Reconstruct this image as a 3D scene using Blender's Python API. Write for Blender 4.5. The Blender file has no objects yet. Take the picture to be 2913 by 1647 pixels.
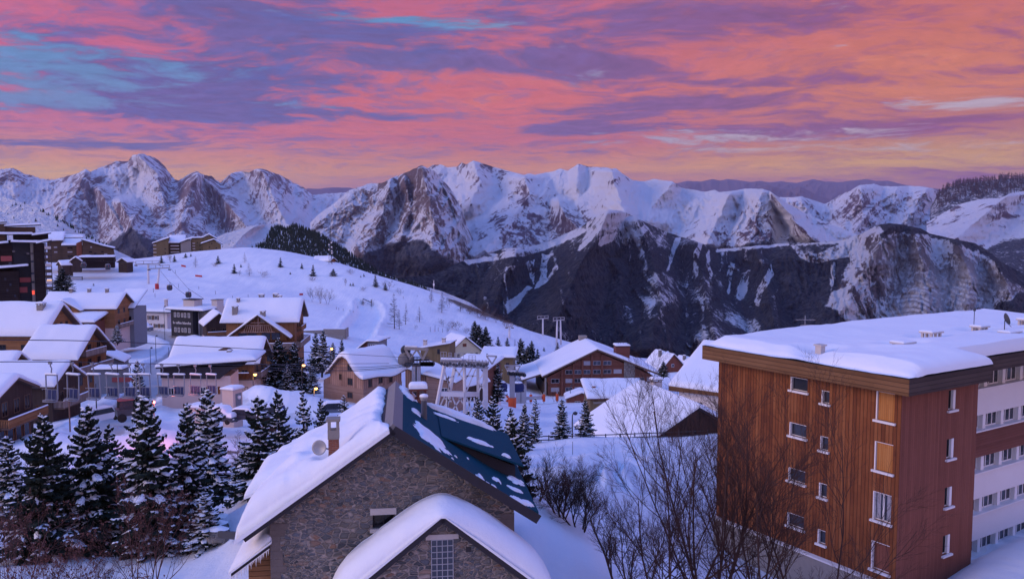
import bpy, math, random
import numpy as np
from mathutils import Vector, Matrix
R = math.radians
scene = bpy.context.scene
col = scene.collection
# ---------------------------------------------------------------- camera model (picture units: photograph scaled to 2575 wide)
F, CX, CY, HOR = 2061.0, 1287.5, 728.0, 575.0
PIT = math.atan((CY - HOR) / F)
CP, SP = math.cos(PIT), math.sin(PIT)

def P(u, v, Y):
    """point seen at (u, v) whose distance along the ground is Y metres"""
    cx, cz = (u - CX) / F, (CY - v) / F
    dy, dz = CP + cz * SP, -SP + cz * CP
    k = Y / dy
    return (cx * k, Y, dz * k)

def PN(u, v, Y):
    cx, cz = (u - CX) / F, (CY - v) / F
    dy, dz = CP + cz * SP, -SP + cz * CP
    k = Y / dy
    return np.stack([cx * k, Y + 0 * u, dz * k], -1)

# ---------------------------------------------------------------- value noise
_rng = np.random.RandomState(7)
_TAB = _rng.rand(256, 256)
def vnoise(x, y, seed=0):
    x = np.asarray(x, float) + seed * 17.3; y = np.asarray(y, float) + seed * 9.1
    xi = np.floor(x).astype(int); yi = np.floor(y).astype(int)
    fx = x - xi; fy = y - yi
    fx = fx * fx * fx * (fx * (fx * 6 - 15) + 10); fy = fy * fy * fy * (fy * (fy * 6 - 15) + 10)
    g = lambda i, j: _TAB[i & 255, j & 255]
    return (g(xi, yi) * (1 - fx) + g(xi + 1, yi) * fx) * (1 - fy) + (g(xi, yi + 1) * (1 - fx) + g(xi + 1, yi + 1) * fx) * fy
def fbm(x, y, oct=5, seed=0, gain=.5):
    s = 0; a = 1; t = 0
    for k in range(oct):
        s = s + a * vnoise(x * 2 ** k, y * 2 ** k, seed + k * 3); t += a; a *= gain
    return s / t
def ridged(x, y, oct=5, seed=0, gain=.55):
    s = 0; a = 1; t = 0
    for k in range(oct):
        s = s + a * (1 - np.abs(2 * vnoise(x * 2 ** k, y * 2 ** k, seed + k * 5) - 1)); t += a; a *= gain
    return s / t
def sstep(e0, e1, x):
    t = np.clip((x - e0) / (e1 - e0), 0, 1); return t * t * (3 - 2 * t)

# ---------------------------------------------------------------- objects
def tag(o, label=None, cat=None, group=None, kind=None):
    if label: o['label'] = label
    if cat: o['category'] = cat
    if group: o['group'] = group
    if kind: o['kind'] = kind
    return o
def thing(name, label, cat, loc=(0, 0, 0), rot=0.0, group=None):
    o = bpy.data.objects.new(name, None); col.objects.link(o)
    o.empty_display_size = .5
    o.location = loc; o.rotation_euler = (0, 0, rot)
    return tag(o, label, cat, group)
def link(name, me, mat=None, parent=None):
    o = bpy.data.objects.new(name, me); col.objects.link(o)
    if parent: o.parent = parent
    if mat and not me.materials: me.materials.append(mat)
    return o
def mesh_np(name, verts, quads, smooth=True):
    me = bpy.data.meshes.new(name)
    verts = np.asarray(verts, np.float32).reshape(-1, 3); quads = np.asarray(quads, np.int32)
    k = quads.shape[1]
    me.vertices.add(len(verts)); me.vertices.foreach_set('co', verts.ravel())
    me.loops.add(quads.size); me.loops.foreach_set('vertex_index', quads.ravel())
    me.polygons.add(len(quads)); me.polygons.foreach_set('loop_start', np.arange(0, quads.size, k, dtype=np.int32))
    me.polygons.foreach_set('use_smooth', np.full(len(quads), smooth))
    me.update(calc_edges=True); me.validate()
    return me
def grid_faces(n, m):
    i = np.arange(n - 1)[:, None] * m + np.arange(m - 1)[None, :]
    return np.stack([i, i + 1, i + m + 1, i + m], -1).reshape(-1, 4)
def copy_tree(o, parent=None):
    c = o.copy(); col.objects.link(c)
    if parent: c.parent = parent
    for ch in o.children: copy_tree(ch, c)
    return c

class MB:
    def __init__(s): s.v = []; s.f = []; s.sm = []
    def add(s, vs, fs, smooth=False):
        b = len(s.v); s.v += [tuple(p) for p in vs]; s.f += [tuple(b + i for i in f) for f in fs]; s.sm += [smooth] * len(fs); return s
    def box(s, x0, x1, y0, y1, z0, z1, rz=0, c=None):
        vs = [(x, y, z) for x in (x0, x1) for y in (y0, y1) for z in (z0, z1)]
        if rz:
            cx, cy = c if c else ((x0 + x1) / 2, (y0 + y1) / 2); a, b = math.cos(rz), math.sin(rz)
            vs = [(cx + (x - cx) * a - (y - cy) * b, cy + (x - cx) * b + (y - cy) * a, z) for x, y, z in vs]
        return s.add(vs, [(0, 1, 3, 2), (4, 6, 7, 5), (0, 4, 5, 1), (2, 3, 7, 6), (0, 2, 6, 4), (1, 5, 7, 3)])
    def cbox(s, c, d): return s.box(c[0] - d[0] / 2, c[0] + d[0] / 2, c[1] - d[1] / 2, c[1] + d[1] / 2, c[2] - d[2] / 2, c[2] + d[2] / 2)
    def prism(s, poly, axis, a, b):
        """polygon of 2-D points pushed along an axis ('y': points are x,z)"""
        n = len(poly)
        mk = {'y': lambda p, t: (p[0], t, p[1]), 'x': lambda p, t: (t, p[0], p[1]), 'z': lambda p, t: (p[0], p[1], t)}[axis]
        vs = [mk(p, a) for p in poly] + [mk(p, b) for p in poly]
        fs = [tuple(range(n))[::-1], tuple(range(n, 2 * n))] + [(i, (i + 1) % n, n + (i + 1) % n, n + i) for i in range(n)]
        return s.add(vs, fs)
    def bar(s, p, q, w, h=None, up=(0, 0, 1)):
        p, q = Vector(p), Vector(q); d = (q - p).normalized(); h = h or w
        u = Vector(up)
        if abs(d.dot(u)) > .98: u = Vector((0, 1, 0))
        x = d.cross(u).normalized() * w / 2; z = x.normalized().cross(d).normalized() * h / 2
        vs = [p - x - z, p + x - z, p + x + z, p - x + z, q - x - z, q + x - z, q + x + z, q - x + z]
        return s.add(vs, [(0, 1, 2, 3), (4, 7, 6, 5), (0, 4, 5, 1), (1, 5, 6, 2), (2, 6, 7, 3), (3, 7, 4, 0)])
    def tube(s, pts, rad, n=6, cap=True):
        pts = [Vector(p) for p in pts]; m = len(pts)
        if not hasattr(rad, '__len__'): rad = [rad] * m
        vs = []; prev = None
        for i in range(m):
            d = (pts[min(i + 1, m - 1)] - pts[max(i - 1, 0)])
            d = d.normalized() if d.length > 1e-9 else Vector((0, 0, 1))
            u = prev if prev else (Vector((1, 0, 0)) if abs(d.x) < .8 else Vector((0, 1, 0)))
            x = (u - d * u.dot(d)); x = x.normalized() if x.length > 1e-6 else d.orthogonal().normalized()
            prev = x; y = d.cross(x)
            for k in range(n):
                a = 2 * math.pi * k / n
                vs.append(pts[i] + (x * math.cos(a) + y * math.sin(a)) * rad[i])
        fs = [(i * n + k, i * n + (k + 1) % n, (i + 1) * n + (k + 1) % n, (i + 1) * n + k) for i in range(m - 1) for k in range(n)]
        if cap: fs += [tuple(range(n))[::-1], tuple(range((m - 1) * n, m * n))]
        return s.add(vs, fs, True)
    def lathe(s, prof, c=(0, 0, 0), n=14):
        vs = []; m = len(prof)
        for r, z in prof:
            for k in range(n):
                a = 2 * math.pi * k / n; vs.append((c[0] + r * math.cos(a), c[1] + r * math.sin(a), c[2] + z))
        fs = [(i * n + k, i * n + (k + 1) % n, (i + 1) * n + (k + 1) % n, (i + 1) * n + k) for i in range(m - 1) for k in range(n)]
        fs += [tuple(range(n))[::-1], tuple(range((m - 1) * n, m * n))]
        return s.add(vs, fs, True)
    def build(s, name, mat, parent=None, loc=None, rot=None):
        me = bpy.data.meshes.new(name); me.from_pydata(s.v, [], s.f)
        me.polygons.foreach_set('use_smooth', s.sm); me.update()
        o = link(name, me, mat, parent)
        if loc is not None: o.location = loc
        if rot is not None: o.rotation_euler = rot
        return o
    def mesh(s, name, mat=None):
        me = bpy.data.meshes.new(name); me.from_pydata(s.v, [], s.f); me.polygons.foreach_set('use_smooth', s.sm); me.update()
        if mat: me.materials.append(mat)
        return me

# ---------------------------------------------------------------- node helper
class NT:
    def __init__(s, tree): s.t = tree; s.n = tree.nodes; s.l = tree.links
    def new(s, typ, **kw):
        n = s.n.new(typ)
        for k, v in kw.items(): setattr(n, k, v)
        return n
    def put(s, sock, val):
        if hasattr(val, 'is_output'): s.l.new(val, sock)
        elif val is not None:
            if hasattr(sock.default_value, '__len__') and not hasattr(val, '__len__'): val = [val] * len(sock.default_value)
            if hasattr(val, '__len__') and len(sock.default_value) == 4 and len(val) == 3: val = (*val, 1)
            sock.default_value = val
    def m(s, op, a, b=None, c=None, clamp=False):
        n = s.new('ShaderNodeMath', operation=op, use_clamp=clamp)
        for i, x in enumerate((a, b, c)):
            if x is not None: s.put(n.inputs[i], x)
        return n.outputs[0]
    def vm(s, op, a, b=None, c=None):
        n = s.new('ShaderNodeVectorMath', operation=op)
        for i, x in enumerate((a, b, c)):
            if x is not None: s.put(n.inputs[i], x)
        return n.outputs['Value'] if op in ('LENGTH', 'DOT_PRODUCT', 'DISTANCE') else n.outputs[0]
    def mix(s, f, a, b, blend='MIX'):
        n = s.new('ShaderNodeMix', data_type='RGBA', blend_type=blend)
        s.put(n.inputs[0], f); s.put(n.inputs[6], a); s.put(n.inputs[7], b); return n.outputs[2]
    def rng(s, x, a, b, c=0., d=1., smooth=False):
        n = s.new('ShaderNodeMapRange', interpolation_type='SMOOTHSTEP' if smooth else 'LINEAR')
        for i, y in enumerate((x, a, b, c, d)): s.put(n.inputs[i], y)
        return n.outputs[0]
    def noise(s, vec, scale, detail=4., rough=.55, dist=0., col=False, dim='3D'):
        n = s.new('ShaderNodeTexNoise', noise_dimensions=dim)
        s.put(n.inputs['Vector'], vec); s.put(n.inputs['Scale'], scale); s.put(n.inputs['Detail'], detail); s.put(n.inputs['Roughness'], rough); s.put(n.inputs['Distortion'], dist)
        return n.outputs['Color' if col else 'Fac']
    def voro(s, vec, scale, feature='F1', rand=1., out='Distance'):
        n = s.new('ShaderNodeTexVoronoi', feature=feature)
        s.put(n.inputs['Vector'], vec); s.put(n.inputs['Scale'], scale); s.put(n.inputs['Randomness'], rand); return n.outputs[out]
    def white(s, x, dim='1D'):
        n = s.new('ShaderNodeTexWhiteNoise', noise_dimensions=dim)
        s.put(n.inputs['W' if dim == '1D' else 'Vector'], x); return n.outputs['Value']
    def xyz(s, vec):
        n = s.new('ShaderNodeSeparateXYZ'); s.put(n.inputs[0], vec); return n.outputs
    def comb(s, x, y, z):
        n = s.new('ShaderNodeCombineXYZ')
        for i, k in enumerate((x, y, z)): s.put(n.inputs[i], k)
        return n.outputs[0]
    def attr(s, name, out='Fac'): return s.new('ShaderNodeAttribute', attribute_name=name).outputs[out]
    def obj(s): return s.new('ShaderNodeTexCoord').outputs['Object']
    def ramp(s, f, stops):
        n = s.new('ShaderNodeValToRGB'); r = n.color_ramp
        while len(r.elements) < len(stops): r.elements.new(.5)
        for e, (p, c) in zip(r.elements, stops): e.position = p; e.color = (*c, 1)
        s.put(n.inputs[0], f); return n.outputs[0]
    def bump(s, h, strength=.5, dist=.1):
        n = s.new('ShaderNodeBump'); s.put(n.inputs['Strength'], strength); s.put(n.inputs['Distance'], dist); s.put(n.inputs['Height'], h); return n.outputs[0]

MATS = {}
def material(name, fn, rough=.8, spec=.3, metal=0.):
    if name in MATS: return MATS[name]
    m = bpy.data.materials.new(name); m.use_nodes = True; MATS[name] = m
    t = NT(m.node_tree); b = t.n['Principled BSDF']
    b.inputs['Roughness'].default_value = rough; b.inputs['Specular IOR Level'].default_value = spec; b.inputs['Metallic'].default_value = metal
    c, nrm = fn(t)
    t.put(b.inputs['Base Color'], c)
    if nrm is not None: t.put(b.inputs['Normal'], nrm)
    return m
def sc(t, x, y, z): return t.vm('MULTIPLY', t.obj(), (x, y, z))
# ---------------------------------------------------------------- materials
def f_snow(bump=.25, sc1=1.3, big=.35, dirt=0.):
    def f(t):
        o = t.new('ShaderNodeNewGeometry').outputs['Position']
        a = t.noise(o, sc1, 5, .55); b = t.noise(o, sc1 * 9, 3, .6); w = t.noise(o, .06, 3, .5)
        h = t.m('ADD', t.m('MULTIPLY', a, 1.), t.m('MULTIPLY', b, .18))
        c = t.mix(t.rng(w, .35, .7), (.80, .83, .88), (.86, .87, .90))
        return c, t.bump(h, bump, big)
    return f
SNOW = material('snow', f_snow(.22, 1.1, .3), .65, .25)
def f_ground(t):
    o = t.new('ShaderNodeNewGeometry').outputs['Position']
    a = t.noise(o, .5, 6, .6); b = t.noise(o, 4., 4, .65); w = t.noise(o, .02, 4, .55)
    rg = t.attr('rough'); rd = t.attr('road')
    h = t.m('ADD', t.m('MULTIPLY', a, .5), t.m('MULTIPLY', b, t.m('MULTIPLY_ADD', rg, .9, .03)))
    wv = t.new('ShaderNodeTexWave'); t.put(wv.inputs['Vector'], t.vm('MULTIPLY', o, (1., .35, 0.))); t.put(wv.inputs['Scale'], .22); t.put(wv.inputs['Distortion'], 9.); t.put(wv.inputs['Detail'], 4.); t.put(wv.inputs['Detail Scale'], .7)
    w2 = t.noise(t.vm('MULTIPLY', o, (.35, .09, .1)), .9, 6, .65)
    h = t.m('ADD', h, t.m('MULTIPLY', wv.outputs['Fac'], .22))
    c = t.mix(t.rng(t.m('ADD', t.m('MULTIPLY', w, .5), t.m('MULTIPLY', w2, .5)), .40, .60), (.70, .74, .82), (.86, .87, .90))
    rn = t.noise(o, .8, 5, .7); rm = t.rng(t.m('ADD', rd, t.m('MULTIPLY', t.m('SUBTRACT', rn, .5), .7)), .35, .65)
    c = t.mix(t.m('MULTIPLY', rm, .85), c, t.mix(rn, (.24, .22, .22), (.52, .50, .50)))
    gr = t.attr('scrub'); gm = t.rng(t.m('ADD', gr, t.m('MULTIPLY', t.m('SUBTRACT', t.noise(o, .35, 6, .75), .5), 1.2)), .45, .6)
    c = t.mix(gm, c, (.13, .105, .085))
    return c, t.bump(h, .35, .5)
GROUND = material('packed_snow', f_ground, .7, .2)

def f_mountain(rockA, rockB, scale, dark=.02, treesnow=.35, fs=34.):
    def f(t):
        o = t.vm('MULTIPLY', t.obj(), (.001, .001, .001))
        st = t.vm('MULTIPLY', o, (1., .6, .75))
        n1 = t.noise(st, scale, 10, .72, .2); n2 = t.noise(o, scale * 6, 6, .75); n3 = t.noise(o, scale * .5, 3, .5)
        rk = t.attr('rock'); fo = t.attr('forest'); sa = t.attr('strat'); sw = t.attr('stratw')
        n4 = t.noise(t.vm('MULTIPLY', o, (2.6, 1.2, .55)), scale * 1.6, 9, .74, .4)
        nn = t.m('ADD', t.m('ADD', t.m('MULTIPLY', n1, .40), t.m('MULTIPLY', n2, .30)), t.m('MULTIPLY', n4, .40))
        rk = t.m('MINIMUM', rk, .60)
        rm = t.rng(t.m('ADD', rk, t.m('MULTIPLY', t.m('SUBTRACT', nn, .55), 5.2)), .38, .60)
        bands = t.m('SINE', t.m('ADD', sa, t.m('MULTIPLY', n1, 10.)))
        b2 = t.m('SINE', t.m('ADD', t.m('MULTIPLY', sa, 2.37), t.m('ADD', t.m('MULTIPLY', n2, 5.), t.m('MULTIPLY', n1, 14.))))
        bm = t.rng(t.m('ADD', t.m('ADD', bands, t.m('MULTIPLY', b2, .6)), t.m('MULTIPLY', t.m('SUBTRACT', n2, .5), 5.)), -.35, .75)
        rm = t.m('MAXIMUM', t.m('MULTIPLY', rm, t.m('SUBTRACT', 1., sw)), t.m('MULTIPLY', bm, sw))
        snow = t.mix(n3, (.78, .80, .86), (.88, .88, .90))
        rock = t.mix(t.rng(n2, .3, .7), rockA, rockB)
        c = t.mix(rm, snow, rock)
        tr = t.noise(o, fs, 3, .7); tr2 = t.noise(o, fs * .18, 4, .6)
        fm = t.rng(t.m('ADD', fo, t.m('MULTIPLY', t.m('SUBTRACT', t.m('ADD', t.m('MULTIPLY', tr, .6), t.m('MULTIPLY', tr2, .5)), .55), 1.2)), .42, .56)
        tc = t.mix(t.rng(t.m('ADD', tr, t.m('MULTIPLY', tr2, .5)), .62, 1.0), (.006, .012, .027), (treesnow * .45, treesnow * .47, treesnow * .5))
        c = t.mix(fm, c, tc)
        h = t.m('ADD', n1, t.m('MULTIPLY', n2, .35))
        return c, t.bump(h, .8, 260.)
    return f

def f_planks(cols, w=.16, vertical=True, gap=.06, grain=9., dist=.0):
    def f(t):
        x, y, z = t.xyz(t.obj())
        a = t.m('ADD', x, y) if vertical else z
        b = z if vertical else t.m('ADD', x, y)
        k = t.m('DIVIDE', a, w); fl = t.m('FLOOR', k); fr = t.m('FRACT', k)
        r = t.white(fl)
        seg = t.m('FLOOR', t.m('ADD', t.m('DIVIDE', b, 2.6), t.m('MULTIPLY', r, 9.)))
        r2 = t.white(t.m('ADD', fl, t.m('MULTIPLY', seg, 37.)))
        g = t.noise(t.comb(t.m('MULTIPLY', a, grain * 2.2), t.m('MULTIPLY', b, .8), r2), 2., 5, .65)
        big = t.noise(t.comb(a, b, 0.), .35, 4, .6)
        s = t.m('ADD', t.m('ADD', t.m('MULTIPLY', r, .22), t.m('MULTIPLY', r2, .12)), t.m('ADD', t.m('MULTIPLY', g, .45), t.m('MULTIPLY', big, .40)))
        c = t.ramp(s, [(.25 + .5 * i / (len(cols) - 1), q) for i, q in enumerate(cols)])
        e = t.m('MINIMUM', fr, t.m('SUBTRACT', 1., fr)); ge = t.rng(e, 0., gap, .25, 1.)
        c = t.mix(1., c, t.comb(ge, ge, ge), 'MULTIPLY')
        return c, t.bump(t.m('ADD', t.rng(e, 0., gap * 1.3), t.m('MULTIPLY', g, .25)), .6, .03)
    return f
def f_plain(c, var=.18, scale=2., bump=.15, streak=1.):
    def f(t):
        n = t.noise(sc(t, 1, 1, streak), scale, 6, .62); n2 = t.noise(t.obj(), scale * 11, 3, .6)
        k = t.m('ADD', 1. - var, t.m('MULTIPLY', t.m('ADD', t.m('MULTIPLY', n, .75), t.m('MULTIPLY', n2, .25)), 2 * var))
        return t.mix(1., c, t.comb(k, k, k), 'MULTIPLY'), t.bump(t.m('ADD', n2, n), bump, .04)
    return f
def f_stone(scale, cols, mortar, mw=.05, zs=1.55, moss=.5):
    def f(t):
        x, y, z = t.xyz(t.obj())
        v = t.comb(t.m('ADD', x, y), 0., t.m('MULTIPLY', z, zs))
        wv = t.noise(v, scale * .8, 4, .65, col=True)
        wv = t.vm('MULTIPLY', t.vm('SUBTRACT', wv, (.5, .5, .5)), (.75 / scale, 0, .75 / scale))
        v = t.vm('ADD', v, wv)
        # stone size varies across the wall
        bigm = t.rng(t.noise(v, .35, 2, .5), .42, .58)
        def lay(s):
            e = t.voro(v, s, 'DISTANCE_TO_EDGE', .95); cc = t.voro(v, s, 'F1', .95, 'Color'); return e, cc
        e1, c1 = lay(scale); e2, c2 = lay(scale * .62)
        e = t.m('ADD', t.m('MULTIPLY', e1, t.m('SUBTRACT', 1., bigm)), t.m('MULTIPLY', t.m('MULTIPLY', e2, 1.), bigm))
        cc = t.mix(bigm, c1, c2); r, g, b = t.xyz(cc)
        n = t.noise(t.obj(), 14., 6, .7); nb = t.noise(t.obj(), .5, 5, .65)
        st = t.ramp(r, [(i / (len(cols) - 1), q) for i, q in enumerate(cols)])
        kk = t.m('ADD', .55, t.m('ADD', t.m('MULTIPLY', n, .55), t.m('MULTIPLY', g, .35)))
        st = t.mix(1., st, t.comb(kk, kk, kk), 'MULTIPLY')
        mm = t.rng(t.m('ADD', e, t.m('MULTIPLY', t.m('SUBTRACT', n, .5), .05)), mw * .35, mw * 1.25, 1., 0.)
        nk = t.m('ADD', .7, t.m('MULTIPLY', n, .6))
        c = t.mix(mm, st, t.mix(1., mortar, t.comb(nk, nk, nk), 'MULTIPLY'))
        c = t.mix(t.m('MULTIPLY', t.rng(nb, .48, .72), moss), c, (.075, .062, .045))
        hh = t.m('SUBTRACT', t.m('ADD', t.rng(e, 0., mw * 2.2), t.m('MULTIPLY', n, .4)), t.m('MULTIPLY', b, .2))
        return c, t.bump(hh, .9, .08)
    return f
def f_brick(c1, c2, mortar, w=.22, h=.07):
    def f(t):
        x, y, z = t.xyz(t.obj()); br = t.new('ShaderNodeTexBrick')
        t.put(br.inputs['Vector'], t.comb(t.m('ADD', x, y), z, 0.))
        for k, q in (('Color1', c1), ('Color2', c2), ('Mortar', mortar), ('Scale', 1.), ('Mortar Size', .009), ('Brick Width', w), ('Row Height', h)): t.put(br.inputs[k], q)
        n = t.noise(t.obj(), 5., 5, .65); k = t.m('ADD', .6, t.m('MULTIPLY', n, .8))
        return t.mix(1., br.outputs['Color'], t.comb(k, k, k), 'MULTIPLY'), t.bump(t.m('SUBTRACT', n, br.outputs['Fac']), .5, .02)
    return f
M_QUOIN = material('corner_stones', f_plain((.15, .125, .115), .4, 2.5, .5), .9, .2)
M_FAR = material('far_rock', f_plain((.17, .115, .135), .3, .0006, .0), .95, .05)
W_ORANGE = material('larch_cladding_warm', f_planks([(.042, .014, .007), (.12, .035, .013), (.20, .061, .019), (.265, .095, .033)], .24, True, .14))
W_RED = material('cladding_red_brown', f_planks([(.13, .042, .026), (.19, .065, .042), (.24, .085, .055)], .2, True, .05))
W_REDH = material('cladding_red_brown_boards', f_planks([(.10, .032, .020), (.15, .052, .035), (.19, .07, .05)], .2, False, .06))
W_FASCIA = material('fascia_boards', f_planks([(.085, .040, .018), (.15, .072, .030), (.20, .10, .045)], .26, False, .1))
W_FASCIAD = material('fascia_boards_weathered', f_planks([(.035, .024, .02), (.06, .04, .035), (.085, .06, .05)], .26, False, .1))
W_CHALET = material('chalet_boards', f_planks([(.13, .055, .022), (.24, .11, .045), (.34, .17, .075)], .2, False, .08))
W_CHALETV = material('chalet_boards_upright', f_planks([(.10, .045, .02), (.20, .092, .04), (.28, .14, .065)], .2, True, .08))
W_PALE = material('pale_larch_boards', f_planks([(.15, .085, .06), (.30, .18, .13), (.45, .29, .22)], .5, True, .12))
W_PALEH = material('pale_larch_boards_level', f_planks([(.20, .12, .085), (.30, .19, .14), (.38, .25, .19)], .2, False, .07))
W_GREY = material('grey_weathered_wood', f_planks([(.16, .12, .10), (.26, .2, .17), (.33, .26, .23)], .15, True, .1))
W_DARK = material('dark_stained_wood', f_planks([(.025, .016, .014), (.045, .028, .024), (.06, .04, .034)], .18, True, .08))
W_HOTEL = material('hotel_brown_boards', f_planks([(.10, .038, .024), (.155, .06, .040), (.20, .08, .055)], .25, False, .06))
W_OLIVE = material('olive_brown_boards', f_planks([(.10, .072, .034), (.155, .112, .056), (.20, .145, .075)], .3, True, .05))
M_STONE = material('rubble_stone', f_stone(5.0, [(.065, .07, .08), (.135, .14, .145), (.20, .175, .15), (.105, .12, .145), (.26, .23, .205), (.25, .145, .10)], (.40, .335, .295), .075, 1.8, .45), .9, .2)
M_STONE2 = material('grey_stone_cladding', f_stone(2.2, [(.10, .10, .10), (.2, .19, .18), (.30, .28, .26)], (.33, .31, .29), .05, 1.6, .2), .9, .2)
M_BRICK = material('red_brick', f_brick((.21, .06, .035), (.29, .095, .055), (.24, .17, .14)), .9, .2)
M_CONC = material('weathered_concrete', f_plain((.27, .245, .22), .3, 3., .3), .9, .2)
M_CONCL = material('pale_concrete', f_plain((.52, .47, .44), .12, 1.6, .15), .9, .2)
M_PLAST = material('white_render', f_plain((.74, .70, .68), .07, .8, .08), .9, .2)
M_PINKP = material('pinkish_render', f_plain((.62, .48, .42), .09, .8, .1), .9, .2)
M_YELP = material('cream_yellow_render', f_plain((.66, .60, .40), .08, .8, .1), .9, .2)
M_BLUEG = material('blue_grey_render', f_plain((.20, .215, .24), .15, .9, .1), .9, .2)
M_BLACKP = material('black_cladding', f_plain((.018, .020, .028), .3, 1.5, .1), .7, .3)
M_TOWERD = material('dark_shingles', f_planks([(.010, .007, .008), (.018, .012, .012), (.028, .019, .018)], .35, False, .08), .9, .2)
M_TOWERB = material('brown_shingles', f_planks([(.055, .036, .026), (.085, .058, .042), (.11, .078, .058)], .35, False, .08), .9, .2)
M_BLUER = material('dark_blue_roof_sheet', f_plain((.009, .058, .088), .16, 1.2, .3), .8, .08)
M_RIDGE = material('grey_ridge_cap', f_plain((.20, .19, .19), .15, 3., .1), .6, .4)
M_GUT = material('dark_fascia_paint', f_plain((.030, .027, .034), .2, 3., .1), .7, .3)
M_TRIM = material('brown_roof_trim', f_plain((.13, .085, .062), .2, 3., .1), .8, .3)
M_WPAINT = material('white_paint', f_plain((.76, .74, .73), .06, 2., .05), .6, .3)
M_WOODSH = material('plain_wood_shutter', f_planks([(.27, .085, .02), (.40, .15, .035), (.48, .21, .06)], .13, True, .06), .7, .3)
M_GLASS = material('window_glass', f_plain((.035, .042, .06), .3, .8, .0), .06, .6)
M_GLASSD = material('dark_window_glass', f_plain((.012, .013, .018), .3, .8, .0), .1, .5)
M_CURT = material('pale_curtain', f_plain((.33, .33, .37), .3, 5., .1, .1), .4, .4)
M_STEEL = material('galvanised_steel', f_plain((.36, .36, .38), .14, 3., .05), .5, .45, .25)
M_WSTEEL = material('white_painted_steel', f_plain((.62, .60, .60), .14, 1.5, .05), .55, .4)
M_DSTEEL = material('dark_steel', f_plain((.05, .052, .06), .2, 3., .05), .55, .4)
M_CABLE = material('steel_cable', f_plain((.04, .042, .055), .1, 3., .0), .6, .3)
M_NAVY = material('navy_seat_cover', f_plain((.018, .03, .11), .2, 5., .1), .7, .3)
M_ORPAD = material('orange_safety_pad', f_plain((.62, .10, .03), .2, 3., .1), .7, .3)
M_RED = material('red_fabric', f_plain((.45, .045, .05), .2, 3., .1), .7, .3)
M_REDB = material('dull_red_panel', f_plain((.30, .075, .075), .2, 2., .1), .8, .3)
M_BARK = material('dark_bark', f_plain((.040, .030, .027), .35, 6., .5, .3), .95, .1)
M_TWIG = material('brown_twigs', f_plain((.072, .042, .036), .3, 1.5, .1), .95, .1)
M_TWIGP = material('pale_twigs', f_plain((.17, .115, .10), .3, 1.5, .1), .95, .1)
M_TWIGR = material('reddish_twigs', f_plain((.13, .068, .06), .3, 1.5, .1), .95, .1)
M_LEAF = material('withered_red_leaves', f_plain((.17, .08, .07), .4, 3., .1), .95, .1)
def f_needle(t):
    o = t.obj(); n = t.noise(o, 1.2, 4, .6); n2 = t.noise(o, 9., 3, .6)
    return t.mix(t.rng(t.m('ADD', n, t.m('MULTIPLY', n2, .4)), .4, 1.), (.010, .016, .014), (.036, .052, .040)), None
M_NEED = material('spruce_needles', f_needle, .85, .15)
M_NEED2 = material('larch_needles', f_plain((.075, .052, .046), .3, 2., 0.), .95, .1)
M_TYRE = material('black_rubber', f_plain((.02, .02, .02), .2, 5., .1), .9, .2)
M_VANW = material('white_car_paint', f_plain((.66, .66, .68), .04, 2., 0.), .3, .5)
M_CARD = material('dark_car_paint', f_plain((.03, .034, .045), .1, 2., 0.), .3, .5)
M_CARG = material('grey_blue_car_paint', f_plain((.11, .13, .16), .1, 2., 0.), .3, .5)
def f_emit(name, c, s):
    if name in MATS: return MATS[name]
    m = bpy.data.materials.new(name); m.use_nodes = True; MATS[name] = m
    b = m.node_tree.nodes['Principled BSDF']; b.inputs['Base Color'].default_value = (*c, 1)
    b.inputs['Emission Color'].default_value = (*c, 1); b.inputs['Emission Strength'].default_value = s
    return m
M_LAMP = f_emit('sodium_lamp_glow', (1., .42, .08), 9.)
M_WARM = f_emit('lit_window', (1., .55, .22), .9)
M_REDL = f_emit('red_lit_window', (1., .10, .05), .8)
# ---------------------------------------------------------------- camera
cam = bpy.data.cameras.new('camera'); camo = bpy.data.objects.new('camera', cam); col.objects.link(camo)
cam.sensor_width = 36.; cam.lens = 36. * F / 2575.; cam.clip_start = .5; cam.clip_end = 300000.
camo.rotation_euler = (math.pi / 2 - PIT, 0, 0); scene.camera = camo
scene.render.resolution_x, scene.render.resolution_y = 1024, 578
vs = scene.view_settings; vs.view_transform = 'Standard'; vs.look = 'None'; vs.exposure = .2; vs.gamma = 1
scene.cycles.use_denoising = True
scene.cycles.max_bounces = 6; scene.cycles.diffuse_bounces = 3; scene.cycles.volume_bounces = 0
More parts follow.
